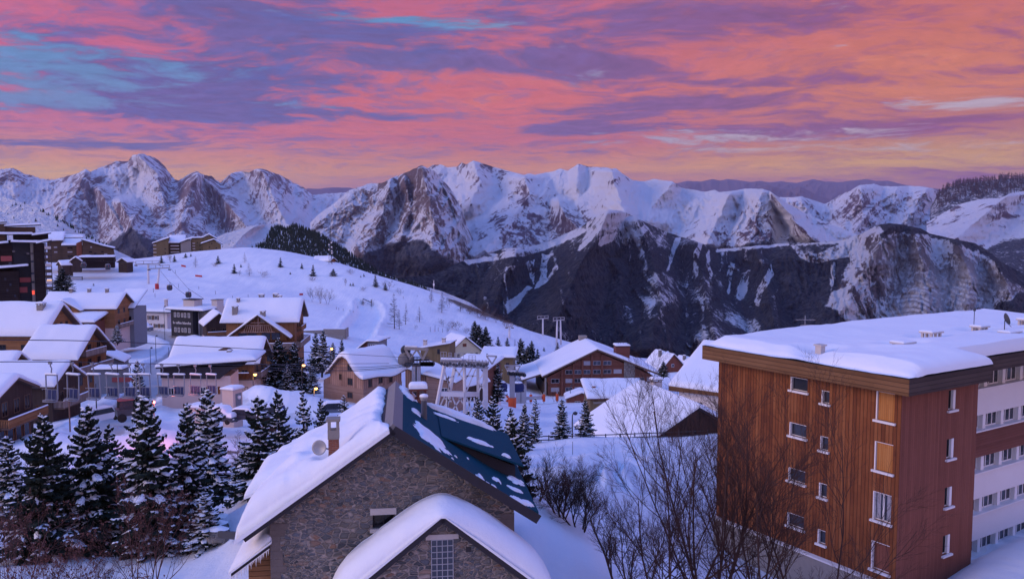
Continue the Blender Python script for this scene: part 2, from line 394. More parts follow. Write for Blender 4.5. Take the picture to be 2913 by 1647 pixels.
# ---------------------------------------------------------------- sky
SUN_EL, SUN_AZ = R(20), R(-104)      # afterglow from the left, behind the viewer
def lin(*c): return tuple((x / 255 / 12.92) if x / 255 <= .04045 else ((x / 255 + .055) / 1.055) ** 2.4 for x in c)
def build_world():
    w = bpy.data.worlds.new('World'); scene.world = w; w.use_nodes = True
    t = NT(w.node_tree); bg = t.n['Background']; bg.inputs['Strength'].default_value = 1.
    D = t.new('ShaderNodeTexCoord').outputs['Generated']
    D = t.vm('NORMALIZE', D); x, y, z = t.xyz(D)
    az = t.m('ARCTAN2', x, y); el = t.m('ARCSINE', z)
    def ae(u, v):
        a = math.atan((u - CX) / F); return a, math.atan((HOR - v) / F * math.cos(a))
    dn = t.m('ADD', t.m('MAXIMUM', z, 0.), .085)
    pv = t.comb(t.m('DIVIDE', x, dn), t.m('DIVIDE', y, dn), 0.)
    wv = t.noise(pv, .9, 3, .5, col=True)
    pv = t.vm('ADD', pv, t.vm('MULTIPLY', t.vm('SUBTRACT', wv, (.5, .5, .5)), (.7, .9, 0.)))
    rot = lambda s, a, ox: t.vm('ADD', t.comb(t.m('ADD', t.m('MULTIPLY', t.xyz(pv)[0], s[0]), t.m('MULTIPLY', t.xyz(pv)[1], a)), t.m('MULTIPLY', t.xyz(pv)[1], s[1]), 0.), (ox, ox * .7, ox * .3))
    nA = t.noise(rot((.55, .9), .16, 3.), 1.1, 9, .60)
    nB = t.noise(rot((.6, 1.), -.10, 11.), 1.3, 10, .62)
    nC = t.noise(rot((.9, 1.2), .10, 23.), 3.2, 9, .66)
    nD = t.noise(rot((1.3, 1.3), .0, 31.), 9., 6, .65)
    def blobs(L):
        s = None
        for (u, v, su, sv, k) in L:
            a, e = ae(u, v)
            d = t.vm('MULTIPLY', t.vm('SUBTRACT', t.comb(az, el, 0.), (a, e, 0)), (F / su, F / sv, 0))
            g = t.m('MULTIPLY', t.m('POWER', 2.718, t.m('MULTIPLY', t.vm('DOT_PRODUCT', d, d), -1.)), k)
            s = g if s is None else t.m('ADD', s, g)
        return s
    def column(rows):
        es = [(max(0., (HOR - v) / F * .97) / .30, lin(*c)) for v, c in rows]
        return t.ramp(t.m('DIVIDE', t.m('MAXIMUM', el, 0.), .30), sorted(es, key=lambda q: q[0]))
    left = column([(575, (190, 130, 120)), (450, (240, 184, 98)), (418, (224, 156, 116)), (350, (206, 122, 142)), (260, (200, 106, 142)), (130, (206, 106, 136)), (0, (190, 102, 142))])
    mid = column([(575, (170, 115, 125)), (470, (200, 128, 118)), (425, (222, 148, 100)), (350, (204, 112, 120)), (260, (214, 112, 112)), (130, (204, 108, 124)), (0, (196, 104, 132))])
    right = column([(575, (165, 105, 105)), (470, (176, 116, 104)), (420, (222, 168, 80)), (350, (188, 118, 104)), (260, (212, 128, 90)), (130, (208, 118, 96)), (0, (202, 110, 110))])
    a1 = t.rng(az, -.55, -.05, smooth=True); a2 = t.rng(az, -.02, .5, smooth=True)
    base = t.mix(a2, t.mix(a1, left, mid), right)
    # bright orange and pink fringes
    fr = t.rng(t.m('ADD', nC, blobs([(1250, 235, 300, 60, .16), (2300, 210, 420, 70, .16), (500, 330, 420, 22, .18), (700, 110, 300, 60, .1), (130, 20, 110, 60, .16), (1300, 335, 300, 20, .1), (1100, 170, 160, 30, .1)])), .56, .84, smooth=True)
    frc = t.mix(t.rng(az, -.45, .3), lin(226, 118, 124), lin(224, 134, 92))
    base = t.mix(t.m('MULTIPLY', fr, .7), base, frc)
    nE = t.noise(rot((.8, 1.5), .22, 47.), 2.1, 10, .68)
    base = t.mix(t.m('MULTIPLY', t.rng(t.m('ADD', nE, t.m('MULTIPLY', t.m('SUBTRACT', nD, .5), .5)), .47, .68, smooth=True), t.rng(el, .045, .10, .15, .68)), base, t.mix(t.rng(az, -.2, .45), lin(98, 106, 166), lin(152, 88, 118)))
    nF = t.noise(rot((1., 1.7), -.15, 61.), 5.5, 8, .66)
    base = t.mix(t.m('MULTIPLY', t.rng(nF, .50, .68, smooth=True), .42), base, t.mix(t.rng(az, -.3, .45), lin(128, 106, 158), lin(160, 96, 116)))
    # dusky purple cloud undersides
    kB = t.rng(t.m('ADD', t.m('ADD', nB, t.m('ADD', t.m('MULTIPLY', t.m('SUBTRACT', nC, .5), .75), t.m('MULTIPLY', t.m('SUBTRACT', nD, .5), .25))), blobs([
        (90, 85, 170, 40, .30), (420, 215, 300, 50, .36), (600, 60, 330, 50, .34), (700, 150, 260, 30, .06), (1230, 165, 300, 40, .36), (1000, 100, 200, 26, .2), (1800, 80, 360, 60, .28),
        (1950, 210, 220, 22, .22), (560, 290, 420, 20, .26), (1430, 330, 130, 24, .42), (2250, 320, 330, 26, .30), (1750, 270, 260, 16, .20), (330, 372, 330, 12, .22), (2480, 110, 120, 30, .12),
        (1300, 250, 240, 14, .1), (2400, 190, 200, 16, .18), (1000, 240, 160, 10, .12), (2100, 440, 500, 16, .15), (1550, 180, 200, 30, .16), (900, 210, 160, 20, .14), (1250, 235, 200, 40, -.12), (2300, 150, 330, 60, -.10), (1300, 430, 600, 50, -.2), (200, 440, 400, 40, -.25)])), .52, .74, smooth=True)
    cB = t.mix(t.rng(az, -.15, .45), lin(72, 94, 156), lin(130, 80, 122))
    cB = t.mix(t.rng(nD, .3, .75), cB, t.mix(1., cB, (1.35, 1.15, 1.2), 'MULTIPLY'))
    base = t.mix(t.m('MULTIPLY', kB, .84), base, cB)
    # clear gaps of pale blue sky
    kA = t.rng(t.m('ADD', t.m('ADD', nA, t.m('ADD', t.m('MULTIPLY', t.m('SUBTRACT', nC, .5), 1.35), t.m('MULTIPLY', t.m('SUBTRACT', nD, .5), .35))), blobs([
        (200, 165, 340, 40, .34), (60, 228, 240, 44, .40), (40, 70, 80, 40, .20), (1120, 72, 190, 22, .44), (820, 50, 200, 22, .2), (740, 268, 130, 12, .30), (250, 265, 260, 14, .22), (1700, 350, 330, 18, .30),
        (2500, 262, 150, 20, .40), (2400, 30, 80, 34, .20), (420, 140, 160, 24, .1), (1000, 60, 80, 20, .14), (2450, 375, 200, 14, .22), (1180, 205, 70, 16, .16), (320, 195, 100, 14, .12), (1950, 380, 260, 10, .2)])), .66, .98, smooth=True)
    cA = t.mix(t.rng(az, -.1, .28), t.mix(t.rng(el, .11, .2), lin(118, 140, 188), lin(96, 146, 194)), t.mix(t.rng(el, .06, .11), lin(196, 160, 130), lin(190, 172, 186)))
    base = t.mix(t.m('MULTIPLY', kA, .95), base, cA)
    base = t.mix(1., base, t.comb(*[t.m('ADD', .74, t.m('MULTIPLY', nD, .52))] * 3), 'MULTIPLY')
    base = t.mix(1., base, (SKYK, SKYK, SKYK), 'MULTIPLY')
    # the rest of the dome: deep blue overhead, pale warm glow behind
    hi = t.rng(el, .27, .62, smooth=True)
    lf = t.rng(x, -.8, .6)
    top = t.mix(t.rng(y, -.6, .6), t.mix(lf, ZB_L, ZB_R), t.mix(lf, ZF_L, ZF_R))
    back = t.mix(t.rng(x, .0, .85, smooth=True), t.mix(t.rng(x, -.15, -.85, smooth=True), BK_C, BK_L), BK_R)
    low = t.mix(t.rng(y, .55, -.15, smooth=True), base, back)
    sky = t.mix(hi, low, top)
    sky = t.mix(t.rng(z, 0., -.12), sky, (.05, .06, .12))
    ns = t.new('ShaderNodeTexSky', sky_type='NISHITA'); ns.sun_disc = False
    ns.sun_elevation = SUN_EL * .2; ns.sun_rotation = SUN_AZ; ns.altitude = 1860.
    sky = t.mix(1., sky, t.mix(1., ns.outputs[0], (.00005, .00005, .00005), 'MULTIPLY'), 'ADD')
    t.put(bg.inputs['Color'], sky)
SKYK = .88
ZF_L = (.18, .32, .95); ZF_R = (.12, .29, .97); ZB_L = (.33, .42, .93); ZB_R = (.12, .28, .93)
BK_L = (.85, .66, .74); BK_C = (.74, .55, .72); BK_R = (1.0, .60, .78)
build_world()
sl = bpy.data.lights.new('sun', 'SUN'); sl.energy = 1.15; sl.angle = R(30); sl.color = (1., .72, .74)
slo = bpy.data.objects.new('sun', sl); col.objects.link(slo)
d = Vector((math.sin(SUN_AZ) * math.cos(SUN_EL), math.cos(SUN_AZ) * math.cos(SUN_EL), math.sin(SUN_EL)))
slo.rotation_euler = (-d).to_track_quat('-Z', 'Y').to_euler()
# ---------------------------------------------------------------- mountains: sheets of relief between a crest and a foot
def interp(L, us, k): 
    L = sorted(L); return np.interp(us, [p[0] for p in L], [p[k] for p in L])
def mono(L, us):
    """crest heights with rounded joints"""
    return interp(L, us, 1)
def polymask(us, vs, poly, soft=6.):
    """inside test with a soft rim (picture units)"""
    n = len(poly); ins = np.zeros(us.shape, bool); dist = np.full(us.shape, 1e9)
    for i in range(n):
        x0, y0 = poly[i]; x1, y1 = poly[(i + 1) % n]
        c = ((y0 > vs) != (y1 > vs)) & (us < (x1 - x0) * (vs - y0) / ((y1 - y0) or 1e-9) + x0); ins ^= c
        L2 = (x1 - x0) ** 2 + (y1 - y0) ** 2 or 1e-9
        t = np.clip(((us - x0) * (x1 - x0) + (vs - y0) * (y1 - y0)) / L2, 0, 1)
        dist = np.minimum(dist, np.hypot(us - x0 - t * (x1 - x0), vs - y0 - t * (y1 - y0)))
    return np.clip(.5 + np.where(ins, dist, -dist) / (2 * soft), 0, 1)
def relief(name, mat, crest, foot, Yc, Yf, spurs=(), amp=200., nsx=70., nsy=90., seed=0, step=2.2, rows=150, shape=1.15, jag=2., maskfn=None, u0=None, u1=None, label=None, shear=.5, fine=.35, back=(1500., 900.)):
    us = np.arange(u0 if u0 is not None else min(p[0] for p in crest), (u1 if u1 is not None else max(p[0] for p in crest)) + step, step)
    vc = mono(crest, us) + (ridged(us / 9., us * 0 + seed, 4, seed) - .55) * -jag * 2
    vf = interp(foot, us, 1)
    yc = np.interp(us, *zip(*Yc)) if isinstance(Yc, (list, tuple)) else np.full(us.shape, float(Yc))
    yf = np.interp(us, *zip(*Yf)) if isinstance(Yf, (list, tuple)) else np.full(us.shape, float(Yf))
    s = np.linspace(0, 1, rows)[:, None] ** 1.12
    U = np.broadcast_to(us, (rows, len(us))).copy(); V = vc + (vf - vc) * s
    Y = yc + (yf - yc) * s ** shape
    B = np.zeros_like(Y)
    for sp in spurs:
        pts, A, w = sp[:3]
        pv = [p[1] for p in pts]; o = np.argsort(pv)
        pu = np.interp(V, np.array(pv)[o], np.array([p[0] for p in pts])[o])
        wob = (fbm(V / 40., V * 0 + 3, 3, seed + len(pts)) - .5) * 22
        env = sstep(min(pv) - 14, min(pv) + 10, V) * (1 - sstep(max(pv) - 10, max(pv) + 40, V))
        dist = np.abs(U - pu - wob); wl = w * (.55 + .6 * sstep(min(pv), max(pv), V))
        B = np.maximum(B, A * env * np.clip(1 - dist / wl, 0, 1) ** 1.1)
    X = U + (V - 500) * shear
    wx = (fbm(U / 70., V / 70., 3, seed + 20) - .5) * 60; wy = (fbm(U / 60. + 9, V / 60., 3, seed + 21) - .5) * 50
    r1 = ridged((X + wx) / nsx, (V + wy) / nsy, 6, seed); r2 = ridged((U - (V - 500) * shear * 1.1 + wy) / (nsx * .45), (V + wx) / (nsy * .55), 5, seed + 3)
    r3 = ridged((U + wx * .4) / (nsx * .22), (V + wy * .4) / (nsx * .30), 4, seed + 7)
    envn = sstep(0, .10, s) * .9 + .1
    Y = Y - B - (r1 - .5) * 2 * amp * envn - (r2 - .5) * 2 * amp * fine * 1.3 * envn - (r3 - .5) * 2 * amp * .16 * envn
    pos = PN(U, V, Y)
    # slopes
    du = np.gradient(pos, axis=1); dv = np.gradient(pos, axis=0); nr = np.cross(dv, du); nr /= np.linalg.norm(nr, axis=-1, keepdims=True) + 1e-9
    nz = np.abs(nr[..., 2])
    A = dict(rock=np.clip(.55 - nz, -.3, .3) * .45 + .30 + (r3 - .5) * .38 + (r2 - .5) * .34, forest=np.zeros_like(Y), strat=np.zeros_like(Y), stratw=np.zeros_like(Y))
    if maskfn: maskfn(U, V, np.broadcast_to(s, U.shape), nz, r1, r2, A)
    # far side
    b1 = PN(U[:1], V[:1], Y[:1]); bk = []
    for dY, dz in ((back[0] * .3, back[1] * .25), (back[0], back[1]), (back[0] * 2.5, back[1] * 3)):
        q = b1.copy(); q[..., 0] *= (q[..., 1] + dY) / q[..., 1]; q[..., 1] += dY; q[..., 2] -= dz; bk.insert(0, q)
    allp = np.concatenate(bk + [pos], 0); n, m = allp.shape[:2]
    me = mesh_np(name, allp, grid_faces(n, m)[:, ::-1])
    for k, a in A.items():
        at = me.attributes.new(k, 'FLOAT', 'POINT'); at.data.foreach_set('value', np.concatenate([np.repeat(a[:1], 3, 0), a], 0).astype(np.float32).ravel())
    o = link(name, me, mat); tag(o, label, None, None, 'structure'); return o

MT_L = material('mountain_left', f_mountain((.14, .09, .10), (.27, .19, .20), 1.6), .9, .1)
MT_C = material('mountain_centre', f_mountain((.12, .085, .085), (.24, .175, .17), 1.8), .9, .1)
MT_R = material('mountain_right', f_mountain((.11, .075, .10), (.18, .125, .15), 1.5), .9, .1)
MT_F = material('mountain_forest', f_mountain((.030, .032, .048), (.075, .072, .09), 2.6, treesnow=.22, fs=44.), .95, .1)
MT_S = material('mountain_strata', f_mountain((.065, .048, .05), (.13, .095, .092), 3.2, treesnow=.26, fs=40.), .95, .1)

# far ridges fading in the air
relief('far_hills', M_FAR, [(1600, 470), (1704, 461), (1728, 455.6), (1760, 457), (1791, 451), (1812, 455), (1829, 451), (1857, 454), (1888, 458), (1909, 455.6), (1937, 459), (1964.5, 457), (2003, 461), (2044.5, 451), (2072, 457), (2113, 458), (2176, 451), (2208, 455.6), (2236, 455), (2277, 466), (2400, 480)],
       [(1600, 540), (2400, 540)], 42000, 30000, amp=1500, nsx=60, seed=41, rows=40, jag=1., maskfn=lambda U, V, s, nz, r1, r2, A: A['rock'].__iadd__(.25))
relief('far_hills', M_FAR, [(1800, 492), (1888, 476), (1930, 466), (1960, 474), (1985, 478), (2013, 469.5), (2062, 494), (2150, 520)], [(1800, 560), (2150, 560)], 30000, 22000, amp=1000, nsx=50, seed=43, rows=40, jag=1., maskfn=lambda U, V, s, nz, r1, r2, A: A['rock'].__iadd__(.25))
relief('far_hills', M_FAR, [(740, 480), (775, 474), (800, 476), (830, 472), (880, 473), (920, 480)], [(740, 520), (920, 520)], 42000, 32000, amp=800, seed=45, rows=24, jag=.8)

def m_left(U, V, s, nz, r1, r2, A):
    rk = A['rock']
    rk += .10 * sstep(.4, .75, r1) + .03
    for (u, v, a, b, k) in [(350, 400, 60, 18, .45), (400, 425, 45, 40, .35), (300, 462, 26, 12, .5), (285, 440, 70, 14, -.45), (330, 480, 60, 45, -.5), (400, 445, 30, 14, -.1), (180, 500, 110, 50, .16), (215, 450, 50, 22, .22), (165, 470, 30, 12, -.35), (430, 560, 150, 60, .10),
                            (500, 455, 40, 26, .32), (585, 500, 60, 50, .22), (560, 470, 24, 20, .3), (690, 465, 70, 36, .32), (640, 470, 50, 22, -.35), (600, 520, 40, 60, -.2), (760, 520, 80, 40, -.3), (850, 500, 60, 16, .15), (40, 440, 50, 14, .25), (50, 480, 90, 30, -.45), (470, 500, 30, 60, .1), (20, 540, 100, 40, -.6), (720, 560, 60, 40, -.25)]:
        rk += k * (.62 if k > 0 else 1) * np.exp(-((U - u) / a) ** 2 - ((V - v) / b) ** 2)
    rk -= .10 * sstep(560, 640, V)
    A['forest'] += sstep(0, 1, polymask(U, V, [(250, 640), (300, 590), (330, 568), (365, 600), (420, 610), (480, 630), (520, 700), (250, 700)], 16)) * .75 - .02
    A['forest'] += .36 * sstep(565, 640, V + (r1 - .5) * 50)
relief('mountain_range', MT_L, [(-160, 440), (-60, 432), (0, 426), (34, 423), (65, 439), (79, 442), (103, 450), (134, 453), (154, 448), (192, 437.7), (216, 425.7), (226, 432), (261, 419), (295, 405), (322, 407), (333, 391), (357, 387), (377, 393), (398, 401), (418, 424), (439, 451), (449, 455), (477, 438), (494, 431), (515, 441), (532, 443), (554, 461), (566, 449), (583, 436), (604, 431), (628, 434), (648, 424), (666, 427), (703, 441), (738, 460), (765, 473), (786, 492), (820, 487), (851, 486), (900, 482), (960, 470), (1030, 470)],
       [(-160, 700), (1030, 700)], 15500, 8200,
       [([(350, 388), (385, 430), (410, 480), (430, 560)], 1500, 70), ([(216, 426), (190, 480), (130, 600)], 1300, 90), ([(494, 431), (480, 480), (455, 560), (440, 640)], 2600, 130), ([(494, 431), (560, 500), (640, 590)], 1900, 80), ([(648, 425), (680, 470), (720, 560), (760, 640)], 2000, 90), ([(583, 436), (560, 480)], 800, 50), ([(300, 500), (340, 580), (380, 640)], 2200, 100), ([(240, 470), (290, 540), (330, 640)], 1500, 60)],
       amp=360, nsx=46, nsy=120, seed=3, maskfn=m_left, rows=170, jag=2.2, shear=.5)

def m_cent(U, V, s, nz, r1, r2, A):
    rk = A['rock']; rk += .14 * sstep(.4, .7, r1) - .05
    for (u, v, a, b, k) in [(1040, 480, 80, 50, .24), (950, 500, 70, 40, .22), (1130, 470, 26, 60, .3), (1080, 460, 30, 30, .14), (1030, 560, 120, 60, .12), (1110, 440, 14, 18, -.3), (1010, 520, 20, 50, .1), (880, 560, 60, 60, .04), (1110, 580, 40, 60, .14)]:
        rk += k * (.62 if k > 0 else 1) * np.exp(-((U - u) / a) ** 2 - ((V - v) / b) ** 2)
    A['forest'] += polymask(U, V, [(905, 660), (930, 632), (985, 612), (1030, 602), (1068, 598), (1100, 640), (1140, 665), (1180, 690), (1180, 760), (850, 760)], 12) * .72
    A['forest'] += .30 * sstep(600, 670, V + (r1 - .5) * 60)
relief('mountain_massif', MT_C, [(780, 560), (800, 540), (840, 512), (878, 479.5), (926, 462), (960, 460.6), (988, 447), (1029, 431.5), (1060, 416), (1077, 426), (1092, 430), (1108, 447), (1125, 465), (1143, 490), (1158, 520), (1172, 560), (1190, 600), (1240, 660), (1270, 690)],
       [(780, 640), (870, 720), (1270, 760)], [(780, 8600), (1060, 9000), (1270, 7200)], [(780, 6200), (1270, 5600)],
       [([(1060, 416), (1078, 480), (1090, 560), (1085, 650)], 1500, 110), ([(988, 447), (960, 540), (920, 640)], 700, 60), ([(1020, 440), (1030, 520), (1000, 620)], 800, 50), ([(1108, 450), (1140, 520), (1160, 620)], 700, 40)],
       amp=240, nsx=44, nsy=120, seed=12, maskfn=m_cent, rows=170, jag=2., shear=.6)

def m_snowy(U, V, s, nz, r1, r2, A):
    rk = A['rock']; rk -= .22
    for (u, v, a, b, k) in [(1215, 430, 50, 20, .4), (1260, 450, 40, 16, .5), (1300, 462, 30, 10, .4), (1200, 450, 20, 20, .3), (1320, 495, 26, 20, .65), (1400, 545, 60, 40, .40), (1330, 590, 70, 50, .42), (1450, 570, 60, 40, .25), (1250, 548, 40, 20, .35), (1545, 455, 40, 14, .6), (1560, 430, 40, 12, .6), (1585, 448, 20, 10, .5), (1470, 413, 28, 6, .5), (1650, 462, 30, 18, .4), (1700, 468, 30, 8, .3), (1150, 415, 30, 8, .4), (1420, 490, 60, 40, -.2), (1480, 460, 60, 30, -.3), (1640, 520, 70, 50, -.25),
                            (1820, 560, 70, 40, .35), (1910, 545, 50, 40, .35), (1950, 500, 24, 26, .3), (1990, 570, 80, 30, .42), (1870, 500, 60, 20, .02), (1760, 520, 60, 30, -.2), (1870, 600, 110, 30, .3), (1610, 560, 40, 30, .1), (1410, 620, 80, 30, .25)]:
        rk += k * (.62 if k > 0 else 1) * np.exp(-((U - u) / a) ** 2 - ((V - v) / b) ** 2)
    rk += .12 * sstep(.5, .75, r1) - .14 * sstep(1480, 1600, U) * (1 - sstep(520, 560, V)) - .06 * sstep(1480, 1600, U)
    A['forest'] += polymask(U, V, [(1760, 640), (1840, 615), (1890, 600), (1960, 580), (2010, 580), (2060, 595), (2110, 605), (2110, 700), (1700, 700)], 14) * .36
    A['forest'] += .38 * sstep(590, 650, V + (r1 - .5) * 60)
relief('snowy_massif', MT_R, [(1050, 440), (1087, 416), (1108, 414), (1125, 421), (1149, 419.5), (1161, 409), (1173, 414), (1190, 404.7), (1217, 412.6), (1238, 419.5), (1276, 430), (1317, 440), (1331, 436.6), (1344, 440), (1392, 431.5), (1410, 424), (1427, 430), (1454, 412.6), (1482, 420), (1526, 422), (1537, 424.6), (1550, 424.6), (1567, 438), (1591, 453.8), (1619, 457), (1643, 450), (1667, 453.8), (1690, 455.6), (1714, 473), (1773, 483), (1798, 478), (1808, 483), (1836, 481.6), (1874, 474.7), (1916, 475.7), (1937, 481.6), (1975, 509.5), (2027, 537), (2062, 553), (2096, 567), (2149, 587), (2190, 610)],
       [(1050, 700), (2190, 700)], [(1050, 11500), (1450, 10000), (1700, 8500), (1916, 7000), (2190, 6000)], [(1050, 7000), (1400, 6000), (2190, 5000)],
       [([(1317, 440), (1330, 490), (1280, 560), (1200, 640)], 1100, 120), ([(1400, 500), (1420, 540), (1480, 600), (1500, 640)], 900, 70), ([(1540, 425), (1545, 470), (1565, 520), (1580, 560)], 1500, 120), ([(1690, 456), (1640, 520), (1600, 560)], 600, 60), ([(1190, 405), (1205, 450), (1180, 520)], 700, 60), ([(1916, 476), (1900, 540), (1880, 620)], 600, 110), ([(1937, 482), (2000, 560), (2050, 610)], 900, 50), ([(1836, 482), (1800, 560), (1770, 620)], 900, 70), ([(1454, 413), (1440, 470)], 500, 50)],
       amp=170, nsx=56, nsy=150, seed=21, maskfn=m_snowy, rows=170, jag=1.2, shear=.35)

def m_right(U, V, s, nz, r1, r2, A):
    rk = A['rock']; rk -= .12
    for (u, v, a, b, k) in [(2130, 520, 50, 40, .22), (2150, 560, 40, 50, .3), (2220, 540, 40, 40, .1), (2300, 490, 40, 18, .2), (2380, 520, 50, 30, .05), (2010, 520, 40, 24, .1), (2250, 560, 40, 30, -.25), (2180, 480, 50, 16, -.1), (2420, 540, 90, 30, -.2)]:
        rk += k * (.62 if k > 0 else 1) * np.exp(-((U - u) / a) ** 2 - ((V - v) / b) ** 2)
relief('snowy_peaks', MT_R, [(1940, 505), (1964, 495.6), (1990, 497), (2016, 494), (2040, 502), (2072, 513), (2082, 510), (2114, 490), (2138, 480), (2162, 466), (2197, 462.5), (2215, 467.8), (2256, 469.5), (2284, 467.8), (2319, 469.5), (2347, 474.7), (2374, 490), (2402, 499), (2444, 506), (2560, 540), (2700, 560)],
       [(1940, 680), (2700, 680)], 12500, 8000, [([(2160, 466), (2170, 520), (2150, 600)], 1700, 100), ([(2330, 470), (2300, 520), (2240, 590)], 900, 70), ([(2010, 494), (2040, 560)], 700, 60), ([(2256, 470), (2240, 520)], 600, 50)],
       amp=380, nsx=40, nsy=90, seed=31, maskfn=m_right, rows=120, jag=1.4)
def m_slope(U, V, s, nz, r1, r2, A):
    rk = A['rock']; rk -= .24
    for (u, v, a, b, k) in [(2480, 520, 60, 8, .45), (2400, 560, 60, 20, .35), (2540, 545, 60, 10, .45), (2330, 580, 40, 16, .3), (2450, 545, 60, 14, .2)]:
        rk += k * np.exp(-((U - u - (525 - V) * 1.5) / a) ** 2 - ((V - v) / b) ** 2)
    A['forest'] += polymask(U, V, [(2440, 650), (2493, 613), (2521, 601), (2560, 597), (2900, 590), (2900, 760), (2440, 760)], 9) * .62
relief('snowy_slope', MT_R, [(2330, 560), (2380, 532), (2420, 512), (2458, 502.5), (2493, 499), (2514, 499), (2541, 487), (2575, 481), (2640, 470), (2760, 450), (2900, 440)], [(2330, 720), (2900, 720)], 8500, 5600,
       [([(2541, 487), (2480, 540), (2400, 600)], 700, 90)], amp=110, nsx=80, nsy=50, seed=35, maskfn=m_slope, rows=110, jag=.8)

def m_forest(U, V, s, nz, r1, r2, A):
    A['rock'] += -.1
    f = np.full_like(U, .66) - .20 * np.exp(-((U - 1540) / 60) ** 2 - ((V - 545) / 34) ** 2) - .10 * (1 - sstep(590, 640, V)); f -= .20 * sstep(.66, .88, r1)
    # open snowfields, couloirs and clearings
    P_ = [([(1265, 627), (1331, 621), (1379, 608), (1434, 582), (1458, 574), (1475, 580), (1420, 606), (1370, 628), (1320, 642), (1285, 640)], 5), ([(1480, 560), (1525, 530), (1548, 540), (1530, 560), (1500, 585), (1470, 620), (1455, 630), (1478, 590)], 4), ([(1515, 598), (1550, 588), (1540, 604), (1512, 618)], 3), ([(1592, 590), (1620, 570), (1632, 575), (1618, 592), (1598, 596)], 3), ([(1326, 662), (1345, 655), (1342, 675), (1345, 715), (1333, 690)], 3), ([(1362, 642), (1383, 645), (1378, 668), (1376, 702), (1400, 672), (1404, 678), (1372, 712), (1346, 726), (1360, 690), (1366, 660)], 3),
          ([(1545, 570), (1552, 575), (1540, 585), (1535, 582)], 2), ([(1690, 640), (1700, 600), (1712, 598), (1690, 660), (1680, 680)], 3), ([(1748, 640), (1760, 605), (1768, 610), (1758, 650), (1754, 710), (1748, 706)], 3), ([(1782, 640), (1786, 630), (1790, 700), (1784, 700)], 2.5), ([(1834, 672), (1846, 665), (1838, 700), (1834, 740), (1830, 738)], 3), ([(1808, 628), (1985, 612), (1985, 616), (1808, 634)], 2.5), ([(1168, 655), (1207, 650), (1240, 640), (1300, 632), (1300, 640), (1240, 655), (1180, 664)], 4), ([(1270, 770), (1330, 720), (1340, 724), (1280, 790)], 3), ([(1940, 668), (1950, 690), (1915, 735), (1905, 770), (1898, 765), (1910, 720)], 4), ([(1870, 690), (1890, 680), (1875, 740), (1862, 770), (1858, 760)], 4)]
    for p, w in P_: f -= .85 * polymask(U + (r2 - .5) * 14, V + (r1 - .5) * 10, p, w)
    f -= .22 * np.exp(-((U - 1640) / 30) ** 2 - ((V - 770) / 70) ** 2) + .20 * np.exp(-((U - 1740) / 80) ** 2 - ((V - 720) / 45) ** 2) + .2 * np.exp(-((U - 1580) / 22) ** 2 - ((V - 770) / 40) ** 2) + .2 * np.exp(-((U - 1900) / 60) ** 2 - ((V - 730) / 40) ** 2) + .16 * np.exp(-((U - 1240) / 60) ** 2 - ((V - 690) / 50) ** 2) + .12 * np.exp(-((U - 1300) / 90) ** 2 - ((V - 770) / 30) ** 2)
    # bare grey rock walls low on the face
    wall = .8 * polymask(U, V, [(1700, 745), (1740, 735), (1800, 770), (1870, 740), (1890, 790), (1910, 830), (1900, 900), (1660, 900), (1690, 800)], 14) + .5 * polymask(U, V, [(1640, 690), (1700, 680), (1790, 700), (1790, 760), (1640, 760)], 14)
    f -= .30 * wall * sstep(.4, .65, r1); A['rock'] += .9 * wall
    f += .18 * sstep(620, 720, V) * (1 - wall)
    A['forest'] += f
relief('forested_mountain', MT_F, [(1000, 700), (1090, 690), (1166, 655), (1207, 650), (1238, 636), (1265, 625), (1331, 621), (1379, 608), (1434, 583), (1458, 573), (1488, 553), (1530, 529), (1548, 528), (1571, 533), (1600, 548), (1640, 568), (1679, 585), (1714, 596), (1749, 607), (1784, 619), (1808, 627), (1860, 622), (1985, 611), (2060, 610), (2130, 640), (2250, 700), (2400, 760)],
       [(1000, 960), (2400, 960)], [(1000, 3600), (1540, 5200), (1985, 5200), (2400, 5000)], [(1000, 2400), (1540, 2500), (2400, 3000)],
       [([(1535, 528), (1500, 600), (1440, 700), (1380, 860)], 900, 130), ([(1600, 548), (1640, 640), (1660, 760), (1640, 880)], 600, 100), ([(1740, 606), (1770, 700), (1800, 860)], 550, 90), ([(1300, 628), (1260, 720), (1220, 860)], 450, 90), ([(1900, 620), (1930, 720), (1960, 880)], 500, 80), ([(1460, 573), (1560, 690), (1540, 860)], 300, 60)],
       amp=95, nsx=44, nsy=150, seed=51, maskfn=m_forest, rows=200, jag=1.4, shear=-.2)

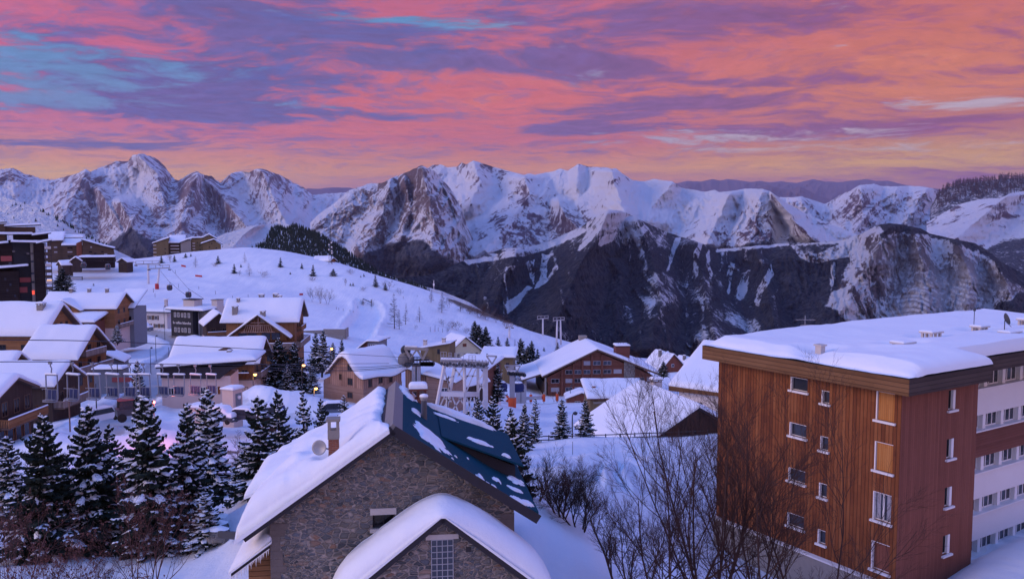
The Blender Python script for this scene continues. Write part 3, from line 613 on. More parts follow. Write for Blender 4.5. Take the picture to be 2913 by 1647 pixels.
def m_cliff(U, V, s, nz, r1, r2, A):
    A['rock'] += .05
    f = np.full_like(U, .78)
    A['rock'] -= .12
    wall = polymask(U + (r2 - .5) * 26, V + (r1 - .5) * 22, [(2150, 640), (2190, 612), (2240, 596), (2300, 598), (2350, 606), (2420, 628), (2480, 650), (2530, 700), (2570, 735), (2500, 770), (2400, 800), (2330, 850), (2200, 860), (2140, 800), (2110, 760), (2130, 700)], 12)
    shelf = polymask(U + (r2 - .5) * 12, V + (r1 - .5) * 8, [(1985, 614), (2110, 604), (2160, 586), (2200, 568), (2225, 580), (2200, 600), (2150, 640), (2100, 655), (2040, 660), (2010, 650), (2000, 630)], 5)
    f -= .95 * wall + .7 * shelf * sstep(.2, .5, r1 + .15)
    f += .5 * polymask(U, V, [(2000, 615), (2110, 609), (2110, 617), (2060, 640), (2020, 640)], 4)
    for p in ([(2120, 720), (2160, 770), (2190, 860), (2150, 850), (2110, 780), (2080, 770), (2090, 740)], [(2400, 770), (2440, 790), (2420, 830), (2380, 810)], [(2145, 670), (2160, 660), (2140, 720), (2128, 740)], [(2090, 680), (2100, 660), (2096, 720), (2090, 730)], [(2490, 720), (2510, 735), (2495, 790), (2480, 800)]):
        q = polymask(U + (r2 - .5) * 16, V, p, 6); f -= .62 * q; wall = wall * (1 - .85 * q); A['rock'] -= .3 * q
    # tilted and folded beds
    fold = np.exp(-((U - 2300) / 60) ** 2) * 26 * sstep(690, 760, V) + np.exp(-((U - 2190) / 50) ** 2) * 18
    A['strat'] += (V - (U - 2300) * .34 * sstep(2240, 2420, U) + fold * 1.0 + .00045 * (U - 2330) ** 2) * .50
    lo = .62 * np.exp(-((U - 2430) / 120) ** 2 - ((V - 720) / 70) ** 2) + .7 * np.exp(-((U - 2300) / 60) ** 2 - ((V - 780) / 50) ** 2) + .35 * np.exp(-((U - 2250) / 60) ** 2 - ((V - 650) / 60) ** 2)
    A['stratw'] += np.clip(wall * np.clip(lo, 0, 1) * .95, 0, 1)
    A['rock'] += .35 * wall * sstep(.35, .7, r2)
    A['forest'] += f
relief('folded_cliff', MT_S, [(1900, 660), (1985, 618), (2020, 612), (2117, 605), (2166, 588), (2204, 567), (2235, 561.6), (2270, 565), (2315, 575), (2340, 588), (2399, 601), (2451, 612), (2482, 629), (2520, 660), (2575, 690), (2650, 740), (2760, 800)], [(1900, 960), (2760, 960)],
       [(1900, 4700), (2240, 4600), (2760, 4200)], [(1900, 2900), (2760, 2900)], [([(2240, 562), (2200, 640), (2140, 740), (2060, 860)], 420, 110), ([(2290, 568), (2330, 700), (2320, 860)], 260, 70), ([(2400, 602), (2440, 700), (2420, 860)], 240, 60), ([(2500, 650), (2540, 740), (2560, 860)], 380, 60)],
       amp=75, nsx=30, nsy=120, seed=61, maskfn=m_cliff, rows=200, jag=1.2, shear=.15, fine=.6)
# valley floor reaching the horizon
vf = MB(); vf.add([(-90000, 900, -1150), (90000, 900, -1150), (90000, 120000, -1150), (-90000, 120000, -1150)], [(0, 1, 2, 3)])
tag(vf.build('valley_floor', SNOW), kind='structure')
# ---------------------------------------------------------------- the snow slope the village stands on (one sheet, out to the valley)
def Z(u, z, Y): return ('z', (u - CX) / F, Y, z)
GC = [
    [(-400, None, 4, -19), (1287, None, 4, -19), (3000, None, 4, -19)],
    [(-400, None, 22, -16.5), (400, None, 22, -16), (900, None, 24, -14.6), (1400, None, 24, -14.2), (1800, None, 28, -16), (2400, None, 30, -19), (3000, None, 30, -19)],
    [(-400, None, 40, -17.4), (0, 1448, 40), (300, 1418, 42), (450, 1385, 44), (560, 1375, 42), (640, 1372, 38), (1100, None, 38, -14.2), (1330, 1352, 36), (1480, 1385, 38), (1620, 1440, 40), (1780, None, 44, -19.5), (2050, None, 43, -22.5), (2300, None, 43, -22.), (2460, 1416, 49.5), (2575, 1375, 50.5), (3000, None, 50, -19.)],
    [(-400, None, 66, -20.5), (0, 1300, 62), (200, 1280, 62), (560, 1245, 62), (700, 1230, 62), (1100, None, 60, -18.5), (1330, 1215, 60), (1480, 1235, 60), (1650, 1300, 58), (1800, 1378, 57), (2000, None, 60, -24), (2464, 1394, 57.), (2575, 1342, 60), (3000, None, 60, -21)],
    [(-400, None, 98, -24), (0, 1120, 95), (250, 1085, 98), (500, 1095, 96), (700, 1100, 95), (880, 1095, 92), (1100, 1110, 92), (1340, 1118, 90), (1450, 1104, 92), (1560, 1106, 93), (1800, 1102, 94), (2000, None, 95, -25), (3000, None, 95, -22)],
    [(-400, None, 125, -27), (0, 1060, 120), (150, 1050, 120), (280, 1048, 124), (400, 1050, 120), (560, 1042, 118), (700, 1050, 115), (870, 1042, 120), (1000, 1040, 122), (1200, 1060, 130), (1340, 1112, 118), (1450, 1100, 120), (1560, 1102, 122), (1800, 1100, 125), (2000, None, 130, -32), (3000, None, 130, -26)],
    [(-400, None, 170, -31), (0, 1000, 165), (150, 990, 165), (300, 985, 165), (420, 985, 160), (560, 985, 155), (640, 972, 155), (760, 985, 155), (880, 985, 160), (1000, 1002, 165), (1200, 1010, 180), (1360, 1040, 190), (1480, 1030, 195), (1800, 1020, 200), (2000, None, 200, -46), (3000, None, 200, -36)],
    [(-400, None, 205, -33), (0, 950, 200), (150, 945, 200), (260, 940, 205), (400, 925, 210), (480, 905, 215), (600, 935, 205), (760, 945, 200), (880, 945, 205), (1000, 955, 215), (1200, 985, 235), (1360, 1006, 250), (1480, 1004, 250), (1600, 1004, 250), (1800, 990, 260), (2000, None, 260, -56), (3000, None, 260, -46)],
    [(-400, None, 260, -36), (0, 860, 260), (150, 862, 260), (300, 858, 262), (400, 850, 270), (470, 850, 265), (600, 862, 260), (760, 880, 255), (880, 895, 258), (1000, 900, 270), (1110, 905, 280), (1240, 915, 290), (1400, 930, 320), (1600, 935, 350), (1800, 930, 350), (2000, None, 340, -64), (3000, None, 340, -52)],
    [(-400, None, 330, -34), (0, 790, 320), (150, 785, 320), (300, 775, 325), (430, 772, 330), (560, 790, 320), (700, 812, 315), (830, 835, 310), (940, 858, 315), (1060, 870, 325), (1200, 885, 335), (1300, 893, 345), (1420, 905, 370), (1560, 915, 400), (1800, 920, 430), (2000, None, 420, -72), (3000, None, 400, -58)],
    [(-400, None, 400, -28), (0, 720, 390), (140, 710, 395), (300, 712, 400), (420, 715, 400), (560, 720, 400), (700, 735, 395), (830, 765, 385), (930, 790, 380), (1050, 815, 380), (1160, 838, 385), (1260, 852, 390), (1400, 880, 420), (1560, 905, 450), (1800, 915, 500), (2000, None, 480, -80), (3000, None, 470, -66)],
    [(-400, None, 480, -20), (0, 660, 470), (140, 664, 470), (280, 658, 480), (390, 646, 490), (470, 635, 495), (560, 627, 500), (620, 622, 500), (700, 629, 500), (760, 640, 500), (830, 654, 490), (870, 667, 480), (950, 693, 470), (1050, 722, 465), (1130, 748, 460), (1200, 778, 450), (1260, 802, 445), (1330, 830, 440), (1400, 852, 445), (1480, 873, 460), (1560, 893, 490), (1700, 915, 560), (1900, 940, 560), (2400, 960, 560), (3000, 960, 560)],
    [(-400, None, 520, -20), (140, None, 520, -22), (390, None, 530, -20), (560, None, 545, -19), (700, None, 545, -21), (870, None, 520, -33), (1050, None, 505, -47), (1260, None, 480, -66), (1400, None, 480, -76), (1560, None, 525, -92), (1900, None, 600, -118), (3000, None, 600, -118)],
    [(-400, None, 640, -50), (390, None, 640, -60), (700, None, 660, -80), (1050, None, 640, -130), (1400, None, 620, -170), (1900, None, 720, -190), (3000, None, 720, -190)],
    [(-400, None, 1400, -500), (3000, None, 1400, -620)],
    [(-400, None, 2600, -1130), (3000, None, 2600, -1145)],
]
NA = 520
AA = np.linspace(-.86, .86, NA)
_Yk, _Zk = [], []
for c in GC:
    pts = []
    for q in c:
        if q[1] is None: pts.append(((q[0] - CX) / F, q[2], q[3]))
        else:
            p = P(q[0], q[1], q[2]); pts.append((p[0] / p[1], p[1], p[2]))
    pts.sort(); aa = [p[0] for p in pts]
    ker = np.exp(-np.linspace(-2, 2, 13) ** 2); ker /= ker.sum()
    sm = lambda a: np.convolve(np.pad(a, 6, 'edge'), ker, 'valid')
    _Yk.append(sm(np.interp(AA, aa, [p[1] for p in pts]))); _Zk.append(sm(np.interp(AA, aa, [p[2] for p in pts])))
_Yk = np.array(_Yk); _Zk = np.array(_Zk)
def pchip_col(y, z, yq):
    h = np.diff(y); dl = np.diff(z) / h; n = len(y); d = np.zeros(n)
    for i in range(1, n - 1):
        if dl[i - 1] * dl[i] > 0:
            w1, w2 = 2 * h[i] + h[i - 1], h[i] + 2 * h[i - 1]; d[i] = (w1 + w2) / (w1 / dl[i - 1] + w2 / dl[i])
    d[0], d[-1] = dl[0], dl[-1]
    k = np.clip(np.searchsorted(y, yq) - 1, 0, n - 2); t = (yq - y[k]) / h[k]
    return z[k] * (1 + 2 * t) * (1 - t) ** 2 + d[k] * h[k] * t * (1 - t) ** 2 + z[k + 1] * t * t * (3 - 2 * t) + d[k + 1] * h[k] * t * t * (t - 1)
_rowpar = np.concatenate([np.linspace(k, k + 1, n, endpoint=False) for k, n in enumerate([4, 10, 22, 26, 24, 22, 24, 24, 24, 24, 26, 8, 5, 5, 3])] + [[len(GC) - 1]])
_YR = np.array([np.interp(_rowpar, range(len(GC)), _Yk[:, j]) for j in range(NA)])      # column, row
_ZR = np.array([pchip_col(_Yk[:, j], _Zk[:, j], _YR[j]) for j in range(NA)])
_X = AA[:, None] * _YR
_wob = (fbm(_X / 26, _YR / 26, 4, 5) - .5) * np.clip(_YR / 90., .25, 1.6) + (fbm(_X / 5, _YR / 5, 3, 8) - .5) * .35
_ZR = _ZR + _wob * sstep(20, 40, _YR) * (1 - sstep(440, 470, _YR) * .6)
def segd(X, Y, pl):
    d = np.full(X.shape, 1e9)
    for (x0, y0), (x1, y1) in zip(pl, pl[1:]):
        t = np.clip(((X - x0) * (x1 - x0) + (Y - y0) * (y1 - y0)) / ((x1 - x0) ** 2 + (y1 - y0) ** 2), 0, 1)
        d = np.minimum(d, np.hypot(X - x0 - t * (x1 - x0), Y - y0 - t * (y1 - y0)))
    return d
def gpt(u, v, Y0=60., Y1=520.):
    """where the sight line of (u, v) first meets the snow"""
    prev = None
    for Y in np.geomspace(Y0, Y1, 260):
        x, y, z = P(u, v, Y)
        if z <= gz(x, y): return (x, y, gz(x, y))
    return P(u, v, Y1)
def gz(x, y):
    a = min(max(x / y, -.855), .855); fj = (a + .86) / 1.72 * (NA - 1); j = int(fj); t = fj - j
    return float(np.interp(y, _YR[j], _ZR[j]) * (1 - t) + np.interp(y, _YR[j + 1], _ZR[j + 1]) * t)
# road, ploughed and grey, with banks
ROADPTS = [(255, 1120, 92), (290, 1062, 112), (330, 1010, 140), (372, 965, 172), (405, 925, 205), (440, 895, 225), (462, 868, 245), (455, 846, 262), (420, 832, 275), (380, 826, 280), (345, 822, 284)]
_rp = [P(*q)[:2] for q in ROADPTS]
_dr = segd(_X, _YR, _rp)
road = 1 - sstep(1.6, 3.4, _dr * np.clip(110 / _YR, .7, 1.2))
bank = np.exp(-((_dr - 5.2) / 1.5) ** 2)
_ZR += bank * .7 * (.5 + fbm(_X / 3, _YR / 3, 3, 2)) - road * .25
# raised piste edge and groomer tracks on the white slope
for pts, A_, w_ in (([(300, 690, 0), (420, 700, 0), (560, 722, 0)], .7, 3.), ([(560, 690, 0), (700, 718, 0), (860, 742, 0)], .6, 4.)):
    pl = [gpt(q[0], q[1], 300, 520)[:2] for q in pts]; _ZR += A_ * np.exp(-(segd(_X, _YR, pl) / w_) ** 2)
for (u, v, Y, a, b, h) in [(640, 985, 122, 7, 5, 2.2), (720, 995, 120, 8, 4, 1.6), (800, 1005, 120, 6, 4, 1.2), (585, 1010, 112, 4, 3, 1.5), (455, 1040, 100, 4, 3, 1.4), (430, 1060, 92, 3.5, 2, 1.2), (395, 1080, 88, 4, 2, .9), (215, 1060, 100, 5, 4, 1.0), (150, 1080, 92, 5, 4, .9), (310, 900, 200, 10, 9, 1.8), (350, 880, 215, 8, 8, 1.2), (560, 1320, 46, 3, 1.6, .6), (590, 1290, 50, 3, 1.5, .5), (1430, 1195, 66, 3, 2, .9), (1400, 1180, 70, 4, 2, .6), (1600, 1395, 46, 3, 2, .5), (900, 950, 215, 9, 6, 1.2), (970, 890, 270, 12, 8, 1.5)]:
    p = P(u, v, Y); _ZR += h * np.exp(-((_X - p[0]) / a) ** 2 - ((_YR - p[1]) / b) ** 2) * (.75 + .5 * fbm(_X / 2.2, _YR / 2.2, 3, 31))
_pl = [gpt(q[0], q[1], 280, 520)[:2] for q in ((925, 765), (930, 785), (918, 805), (905, 825), (893, 848))]; _d = segd(_X, _YR, _pl); _ZR += -1.6 * (1 - sstep(5.2, 6.6, _d)) + .9 * np.exp(-((_d - 7.6) / 1.2) ** 2)
rough = .25 + .5 * sstep(.5, .7, fbm(_X / 12, _YR / 12, 3, 17)) * (1 - sstep(300, 360, _YR))
for pts, dp, w_ in (([(1505, 1210, 0), (1490, 1200, 0), (1490, 1190, 0), (1503, 1178, 0), (1525, 1168, 0)], .30, .45), ([(1512, 1212, 0), (1500, 1200, 0), (1500, 1190, 0), (1513, 1178, 0)], .3, .4), ([(1570, 1226, 0), (1546, 1205, 0), (1541, 1190, 0), (1556, 1174, 0), (1590, 1162, 0), (1620, 1156, 0)], .34, .45), ([(1578, 1226, 0), (1556, 1205, 0), (1551, 1192, 0), (1564, 1178, 0), (1596, 1166, 0)], .3, .4),
                    ([(1360, 1160, 0), (1450, 1140, 0), (1560, 1128, 0), (1640, 1120, 0)], .35, .9), ([(1400, 1250, 0), (1470, 1190, 0), (1520, 1160, 0), (1640, 1140, 0)], .2, 1.)):
    pl = [gpt(q[0], q[1], 40, 120)[:2] for q in pts]; dd = segd(_X, _YR, pl); _ZR += -dp * np.exp(-(dd / w_) ** 2) + dp * .7 * np.exp(-((dd - w_ * 1.7) / (w_ * .6)) ** 2)
rough += .5 * np.exp(-((_YR - 150) / 60.) ** 2) * sstep(.45, .65, fbm(_X / 9, _YR / 9, 3, 41))
rough = np.maximum(rough, 1.6 * np.exp(-((_X / _YR - .095) / .06) ** 2 - ((_YR - 70) / 14.) ** 2))
scrub = np.zeros_like(_X)
for (u, v, Y, a, b, k) in [(1235, 792, 448, 26, 18, .75), (1190, 775, 452, 16, 10, .6), (880, 668, 482, 14, 6, .5), (655, 628, 500, 14, 5, .4), (120, 1190, 75, 5, 5, .25), (600, 1170, 78, 3, 6, .6), (60, 1300, 60, 5, 5, .35), (570, 1150, 85, 3, 4, .5), (1440, 1110, 98, 5, 4, .3)]:
    p = P(u, v, Y); scrub += k * np.exp(-((_X - p[0]) / a) ** 2 - ((_YR - p[1]) / b) ** 2)
for pts, k_, w_ in (([(462, 868, 0), (520, 860, 0), (600, 868, 0), (700, 890, 0), (840, 905, 0)], .42, 2.), ([(330, 1010, 0), (420, 1020, 0), (520, 1025, 0), (640, 1040, 0), (760, 1045, 0)], .5, 2.2), ([(1000, 985, 0), (1150, 1000, 0), (1300, 1010, 0), (1420, 1010, 0)], .5, 3.), ([(440, 895, 0), (560, 900, 0)], .4, 1.6), ([(250, 1100, 0), (180, 1090, 0), (100, 1080, 0)], .42, 1.4), ([(860, 940, 0), (940, 920, 0), (1040, 905, 0), (1130, 905, 0)], .4, 2.)):
    pl = [gpt(q[0], q[1], 70, 400)[:2] for q in pts]; dd = segd(_X, _YR, pl); road = np.maximum(road, k_ * (1 - sstep(w_ * .5, w_, dd))); _ZR += .3 * np.exp(-((dd - w_ * 1.6) / (w_ * .5)) ** 2) - .15 * (1 - sstep(w_ * .6, w_, dd))
def make_ground():
    pos = np.stack([_X, _YR, _ZR], -1)
    me = mesh_np('snow_ground', pos, grid_faces(NA, len(_rowpar))[:, ::-1])
    for k, a in (('rough', rough), ('road', road), ('scrub', scrub)):
        at = me.attributes.new(k, 'FLOAT', 'POINT'); at.data.foreach_set('value', a.astype(np.float32).ravel())
    return tag(link('snow_ground', me, GROUND), kind='structure')
make_ground()
# ---------------------------------------------------------------- white slope with scattered trees above the village and the wooded knoll
def m_none(U, V, s, nz, r1, r2, A): A['rock'] -= .7
relief('snow_slope', MT_L, [(-300, 430), (-60, 470), (0, 492), (50, 508), (100, 526), (150, 552), (200, 582), (250, 608), (300, 634), (340, 652), (380, 670)], [(-300, 720), (380, 700)], [(-300, 1500), (380, 1100)], [(-300, 800), (380, 900)], [], amp=16, nsx=160, nsy=60, seed=71, maskfn=m_none, rows=70, jag=.5, back=(300., 160.))
KN_C = [(480, 640), (520, 612), (545, 597), (566, 587), (600, 578), (635, 568), (672, 563), (696, 563), (731, 565), (771, 577), (800, 586), (823, 601), (851, 618), (884, 640), (948, 682), (1003, 704), (1058, 718), (1110, 732), (1180, 760), (1240, 800)]
relief('wooded_knoll', MT_L, KN_C, [(480, 690), (700, 690), (950, 760), (1240, 860)], [(480, 1500), (700, 1700), (1240, 1100)], [(480, 900), (700, 950), (1240, 760)], [([(650, 566), (600, 600), (560, 640)], 120, 40)], amp=22, nsx=120, nsy=60, seed=73, maskfn=m_none, rows=90, jag=.6, back=(300., 200.))
# ---------------------------------------------------------------- air
def haze():
    b = MB(); b.box(-70000, 70000, -60, 64000, -1700, 2750); m = bpy.data.materials.new('air'); m.use_nodes = True; t = NT(m.node_tree)
    t.n.remove(t.n['Principled BSDF']); v = t.new('ShaderNodeVolumePrincipled'); v.inputs['Density'].default_value = HAZE_D; v.inputs['Color'].default_value = (.66, .66, 1., 1); v.inputs['Anisotropy'].default_value = 0.
    t.l.new(v.outputs[0], t.n['Material Output'].inputs['Volume']); o = b.build('haze', m); tag(o, kind='stuff')
HAZE_D = 1.3e-5
haze()
# ---------------------------------------------------------------- building kit
def place(name, label, cat, u, v, Y, rot=0., anchor=(0, 0, 0), group=None):
    p = Vector(P(u, v, Y)); a = Vector(anchor); c, s = math.cos(rot), math.sin(rot)
    return thing(name, label, cat, (p.x - a.x * c + a.y * s, p.y - a.x * s - a.y * c, p.z - a.z), rot, group)
def ew(r=.5): return [0, .04, .12, .28, .55, 1.]
def axis_pts(a, b, n, r, extra=()):
    e = [t * r for t in ew()]; mid = list(np.linspace(a + r, b - r, max(3, n)))
    return np.array(sorted(set([round(a + t, 4) for t in e] + [round(b - t, 4) for t in e] + [round(m, 4) for m in mid] + list(extra))))
def slab_np(name, mat, parent, X, Y, zb, zt, smooth=True):
    """closed sheet over a grid with given under and upper heights"""
    n, m = X.shape; top = np.stack([X, Y, zt], -1).reshape(-1, 3); bot = np.stack([X, Y, zb], -1).reshape(-1, 3)
    g = grid_faces(n, m); N = n * m
    ring = [(i, 0) for i in range(n)] + [(n - 1, j) for j in range(1, m)] + [(i, m - 1) for i in range(n - 2, -1, -1)] + [(0, j) for j in range(m - 2, 0, -1)]
    ids = np.array([i * m + j for i, j in ring]); nx = np.roll(ids, -1)
    side = np.stack([ids, nx, nx + N, ids + N], -1)
    me = mesh_np(name, np.concatenate([top, bot]), np.concatenate([g[:, ::-1], g + N, side]), smooth)
    me.polygons.foreach_set('use_smooth', np.concatenate([np.full(len(g), smooth), np.full(len(g) + len(side), False)]))
    return link(name, me, mat, parent)
def edge_round(X, Y, x0, x1, y0, y1, r):
    d = np.minimum(np.minimum(X - x0, x1 - X), np.minimum(Y - y0, y1 - Y)); t = np.clip(d / r, 0, 1)
    return np.sqrt(np.clip(1 - (1 - t) ** 2, 0, 1))
_sd = [0]
def roof(root, zf, x0, x1, y0, y1, trim=M_TRIM, th=.28, snow=.6, r=.7, nx=18, ny=18, ex=(), ey=(), rz=.5, wav=.14, smoothf=None, name='roof', sname='roof_snow', over=.12, bare=None):
    xs = np.array(sorted(set([x0, x1] + list(ex)))); ys = np.array(sorted(set([y0, y1] + list(ey))))
    X, Y = np.meshgrid(xs, ys, indexing='ij'); z = zf(X, Y)
    ro = slab_np(name, trim, root, X, Y, z, z + th, False)
    if snow:
        _sd[0] += 1
        a0, a1, b0, b1 = x0 - over, x1 + over, y0 - over, y1 + over
        X, Y = np.meshgrid(axis_pts(a0, a1, nx, r, ex), axis_pts(b0, b1, ny, r, ey), indexing='ij')
        zr = zf(X, Y); zs = smoothf(X, Y) if smoothf else zr
        e = edge_round(X, Y, a0, a1, b0, b1, r)
        wv = (fbm(X / 2.6 + _sd[0] * 7, Y / 2.6, 3, _sd[0]) - .5) * 2 * wav + (fbm(X / 7. + _sd[0] * 3, Y / 7., 2, _sd[0] + 9) - .5) * wav * 2.5
        e = e * (1 - .30 * (1 - e) * fbm(X / .9 + 5, Y / .9, 3, _sd[0] + 4)); wv = wv + (fbm(X / .55, Y / .55, 3, _sd[0] + 2) - .5) * .07
        top = zr + th + .02 + (snow + wv + (zs - zr)) * e * .96 + .06
        slab_np(sname, SNOW, root, X, Y, zr + th + .01, np.maximum(top, zr + th + .05))
    return ro
def gable_fn(W, L, H, rise, ridge='y', ap=0.):
    if ridge == 'y':
        xa = ap * W / 2
        f = lambda X, Y: H + rise * (1 - np.where(X < xa, (xa - X) / (W / 2 + xa), (X - xa) / (W / 2 - xa)))
        g = lambda X, Y: H + rise * (1 - (np.sqrt(np.where(X < xa, (xa - X) / (W / 2 + xa), (X - xa) / (W / 2 - xa)) ** 2 + .012) - .05))
        return f, g, (xa,), ()
    ya = L / 2 + ap * L / 2
    q = lambda Y: np.where(Y < ya, (ya - Y) / ya, (Y - ya) / (L - ya))
    return (lambda X, Y: H + rise * (1 - q(Y))), (lambda X, Y: H + rise * (1 - (np.sqrt(q(Y) ** 2 + .012) - .05))), (), (ya,)
def house(root, W, L, H, rise, wall, ridge='y', over=.9, overe=None, snow=.6, trim=M_TRIM, down=4., ap=0., base=None, baseh=0., th=.28, wav=.14, nx=18, ny=18):
    oe = over if overe is None else overe
    f, g, ex, ey = gable_fn(W, L, H, rise, ridge, ap); mb = MB()
    if ridge == 'y': mb.prism([(-W / 2, baseh if base else -down), (W / 2, baseh if base else -down), (W / 2, H), (ap * W / 2, H + rise), (-W / 2, H)], 'y', 0, L)
    else: mb.prism([(0, baseh if base else -down), (L, baseh if base else -down), (L, H), (L / 2 + ap * L / 2, H + rise), (0, H)], 'x', -W / 2, W / 2)
    mb.build('wall', wall, root)
    if base: MB().box(-W / 2 - .06, W / 2 + .06, -.06, L + .06, -down, baseh).build('base_wall', base, root)
    ox, oy = (oe, over) if ridge == 'y' else (over, oe)
    roof(root, f, -W / 2 - ox, W / 2 + ox, -oy, L + oy, trim, th, snow, ex=ex, ey=ey, smoothf=g, wav=wav, nx=nx, ny=ny)
    return f
FACE = {}
def wt(face, W, L, a, z, off=0.):
    """location and turn of something on a wall"""
    if face == 'front': return (a, -off, z), 0.
    if face == 'back': return (a, L + off, z), math.pi
    if face == 'left': return (-W / 2 - off, a, z), -math.pi / 2
    return (W / 2 + off, a, z), math.pi / 2
_wc = {}
def win(root, W, L, face, a, z, w=1., h=1.2, frame=M_WPAINT, glass=M_GLASSD, mull=1, sill=None, shut=None, off=0., fw=.09):
    key = (round(w, 2), round(h, 2), frame.name, glass.name, mull, sill and sill.name, shut and shut.name)
    if key not in _wc:
        b = MB(); t = fw
        b.box(-w / 2, w / 2, -.07, .02, -h / 2, -h / 2 + t); b.box(-w / 2, w / 2, -.07, .02, h / 2 - t, h / 2)
        b.box(-w / 2, -w / 2 + t, -.07, .02, -h / 2 + t, h / 2 - t); b.box(w / 2 - t, w / 2, -.07, .02, -h / 2 + t, h / 2 - t)
        for k in range(mull): 
            x = -w / 2 + w * (k + 1) / (mull + 1); b.box(x - t * .4, x + t * .4, -.06, .02, -h / 2 + t, h / 2 - t)
        p = MB().box(-w / 2 + t * .5, w / 2 - t * .5, -.025, .01, -h / 2 + t * .5, h / 2 - t * .5)
        s = MB().box(-w / 2 - .12, w / 2 + .12, -.2, -.0, -h / 2 - .1, -h / 2 - .002).mesh('sill', sill) if sill else None
        q = None
        if shut:
            q = MB(); q.box(-w / 2 - w * .46, -w / 2 - .03, -.08, -.02, -h / 2, h / 2)
            q2 = MB(); q2.box(w / 2 + .03, w / 2 + w * .46, -.08, -.02, -h / 2, h / 2); q = (q.mesh('shutter', shut), q2.mesh('shutter', shut))
        _wc[key] = (b.mesh('window', frame), p.mesh('pane', glass), s, q)
    b, p, s, q = _wc[key]
    loc, rz = wt(face, W, L, a, z, off)
    o = link('window', b, None, root); o.location = loc; o.rotation_euler = (0, 0, rz)
    link('pane', p, None, o)
    if s: link('sill', s, None, o)
    if q:
        for m_ in q: link('shutter', m_, None, o)
    return o
def chimney(root, x, y, z, w=.9, h=1.6, d=None, mat=M_CONC, snow=.3, cap=True, rz=0., legs=True):
    d = d or w; o = MB().box(-w / 2, w / 2, -d / 2, d / 2, -1.2, h).build('chimney', mat, root, (x, y, z), (0, 0, rz))
    if cap:
        c = MB()
        if legs:
            for sx in (-1, 1):
                for sy in (-1, 1): c.cbox((sx * (w / 2 - .1), sy * (d / 2 - .1), h + .14), (.16, .16, .28))
        c.box(-w / 2 - .12, w / 2 + .12, -d / 2 - .12, d / 2 + .12, h + .28, h + .4); c.build('chimney_cap', M_CONC, o)
    if snow:
        zt = h + (.4 if cap else 0); e = .1 if cap else 0
        X, Y = np.meshgrid(axis_pts(-w / 2 - e, w / 2 + e, 4, w * .3), axis_pts(-d / 2 - e, d / 2 + e, 4, d * .3), indexing='ij')
        slab_np('snow_cap', SNOW, o, X, Y, X * 0 + zt, zt + .03 + snow * edge_round(X, Y, -w / 2 - e, w / 2 + e, -d / 2 - e, d / 2 + e, w * .3))
    return o
def balcony(root, W, L, face, a0, a1, z, depth=1.2, h=1., mat=W_GREY, snow=True):
    loc, rz = wt(face, W, L, (a0 + a1) / 2, z); w = abs(a1 - a0)
    b = MB().box(-w / 2, w / 2, -depth, .0, -.18, 0); o = b.build('balcony', M_TRIM, root, loc, (0, 0, rz))
    r = MB(); n = max(3, int(w / .16))
    for k in range(n + 1): x = -w / 2 + w * k / n; r.box(x - .055, x + .055, -depth, -depth + .03, .06, h - .06)
    for s in (-1, 1):
        m = max(2, int(depth / .18))
        for k in range(m): y = -depth + depth * (k + .5) / m; r.box(s * w / 2 - .02, s * w / 2 + .02, y - .055, y + .055, .06, h - .06)
        r.box(s * w / 2 - .04, s * w / 2 + .04, -depth + .05, 0, h - .06, h + .02)
    r.box(-w / 2, w / 2, -depth - .03, -depth + .05, h - .06, h + .02); r.box(-w / 2, w / 2, -depth - .02, -depth + .04, .0, .06); r.build('railing', mat, o)
    if snow:
        X, Y = np.meshgrid(axis_pts(-w / 2, w / 2, 8, .1), np.array([-depth - .07, -depth - .05, -depth, -depth + .07, -depth + .09]), indexing='ij')
        slab_np('rail_snow', SNOW, o, X, Y, X * 0 + h + .025, h + .03 + .16 * edge_round(X, Y, -w / 2, w / 2, -depth - .07, -depth + .09, .08))
    return o
def block(root, x0, x1, y0, y1, z0, z1, mat, name='wall'): return MB().box(x0, x1, y0, y1, z0, z1).build(name, mat, root)
def wall_with_holes(name, mat, parent, A, B, z0, z1, holes, nrm, depth=.22, rev=None):
    """upright panel from A to B (x, y) with openings (a0, a1, z0, z1) and their reveals"""
    A, B = Vector((*A, 0)), Vector((*B, 0)); Lw = (B - A).length; d = (B - A) / Lw; n = Vector((*nrm, 0)).normalized()
    xs = sorted({0., Lw, *[h[0] for h in holes], *[h[1] for h in holes]}); zs = sorted({z0, z1, *[h[2] for h in holes], *[h[3] for h in holes]})
    mb = MB()
    for x0, x1 in zip(xs, xs[1:]):
        for q0, q1 in zip(zs, zs[1:]):
            cx, cz = (x0 + x1) / 2, (q0 + q1) / 2
            if any(h[0] < cx < h[1] and h[2] < cz < h[3] for h in holes): continue
            pa, pb = A + d * x0, A + d * x1
            mb.add([(pa.x, pa.y, q0), (pb.x, pb.y, q0), (pb.x, pb.y, q1), (pa.x, pa.y, q1)], [(0, 1, 2, 3)])
    for h in holes:
        pa, pb = A + d * h[0], A + d * h[1]; qa, qb = pa - n * depth, pb - n * depth
        mb.add([(pa.x, pa.y, h[2]), (pb.x, pb.y, h[2]), (pb.x, pb.y, h[3]), (pa.x, pa.y, h[3]), (qa.x, qa.y, h[2]), (qb.x, qb.y, h[2]), (qb.x, qb.y, h[3]), (qa.x, qa.y, h[3])],
               [(0, 1, 5, 4), (1, 2, 6, 5), (2, 3, 7, 6), (3, 0, 4, 7)])
    return mb.build(name, mat, parent), A, d, n
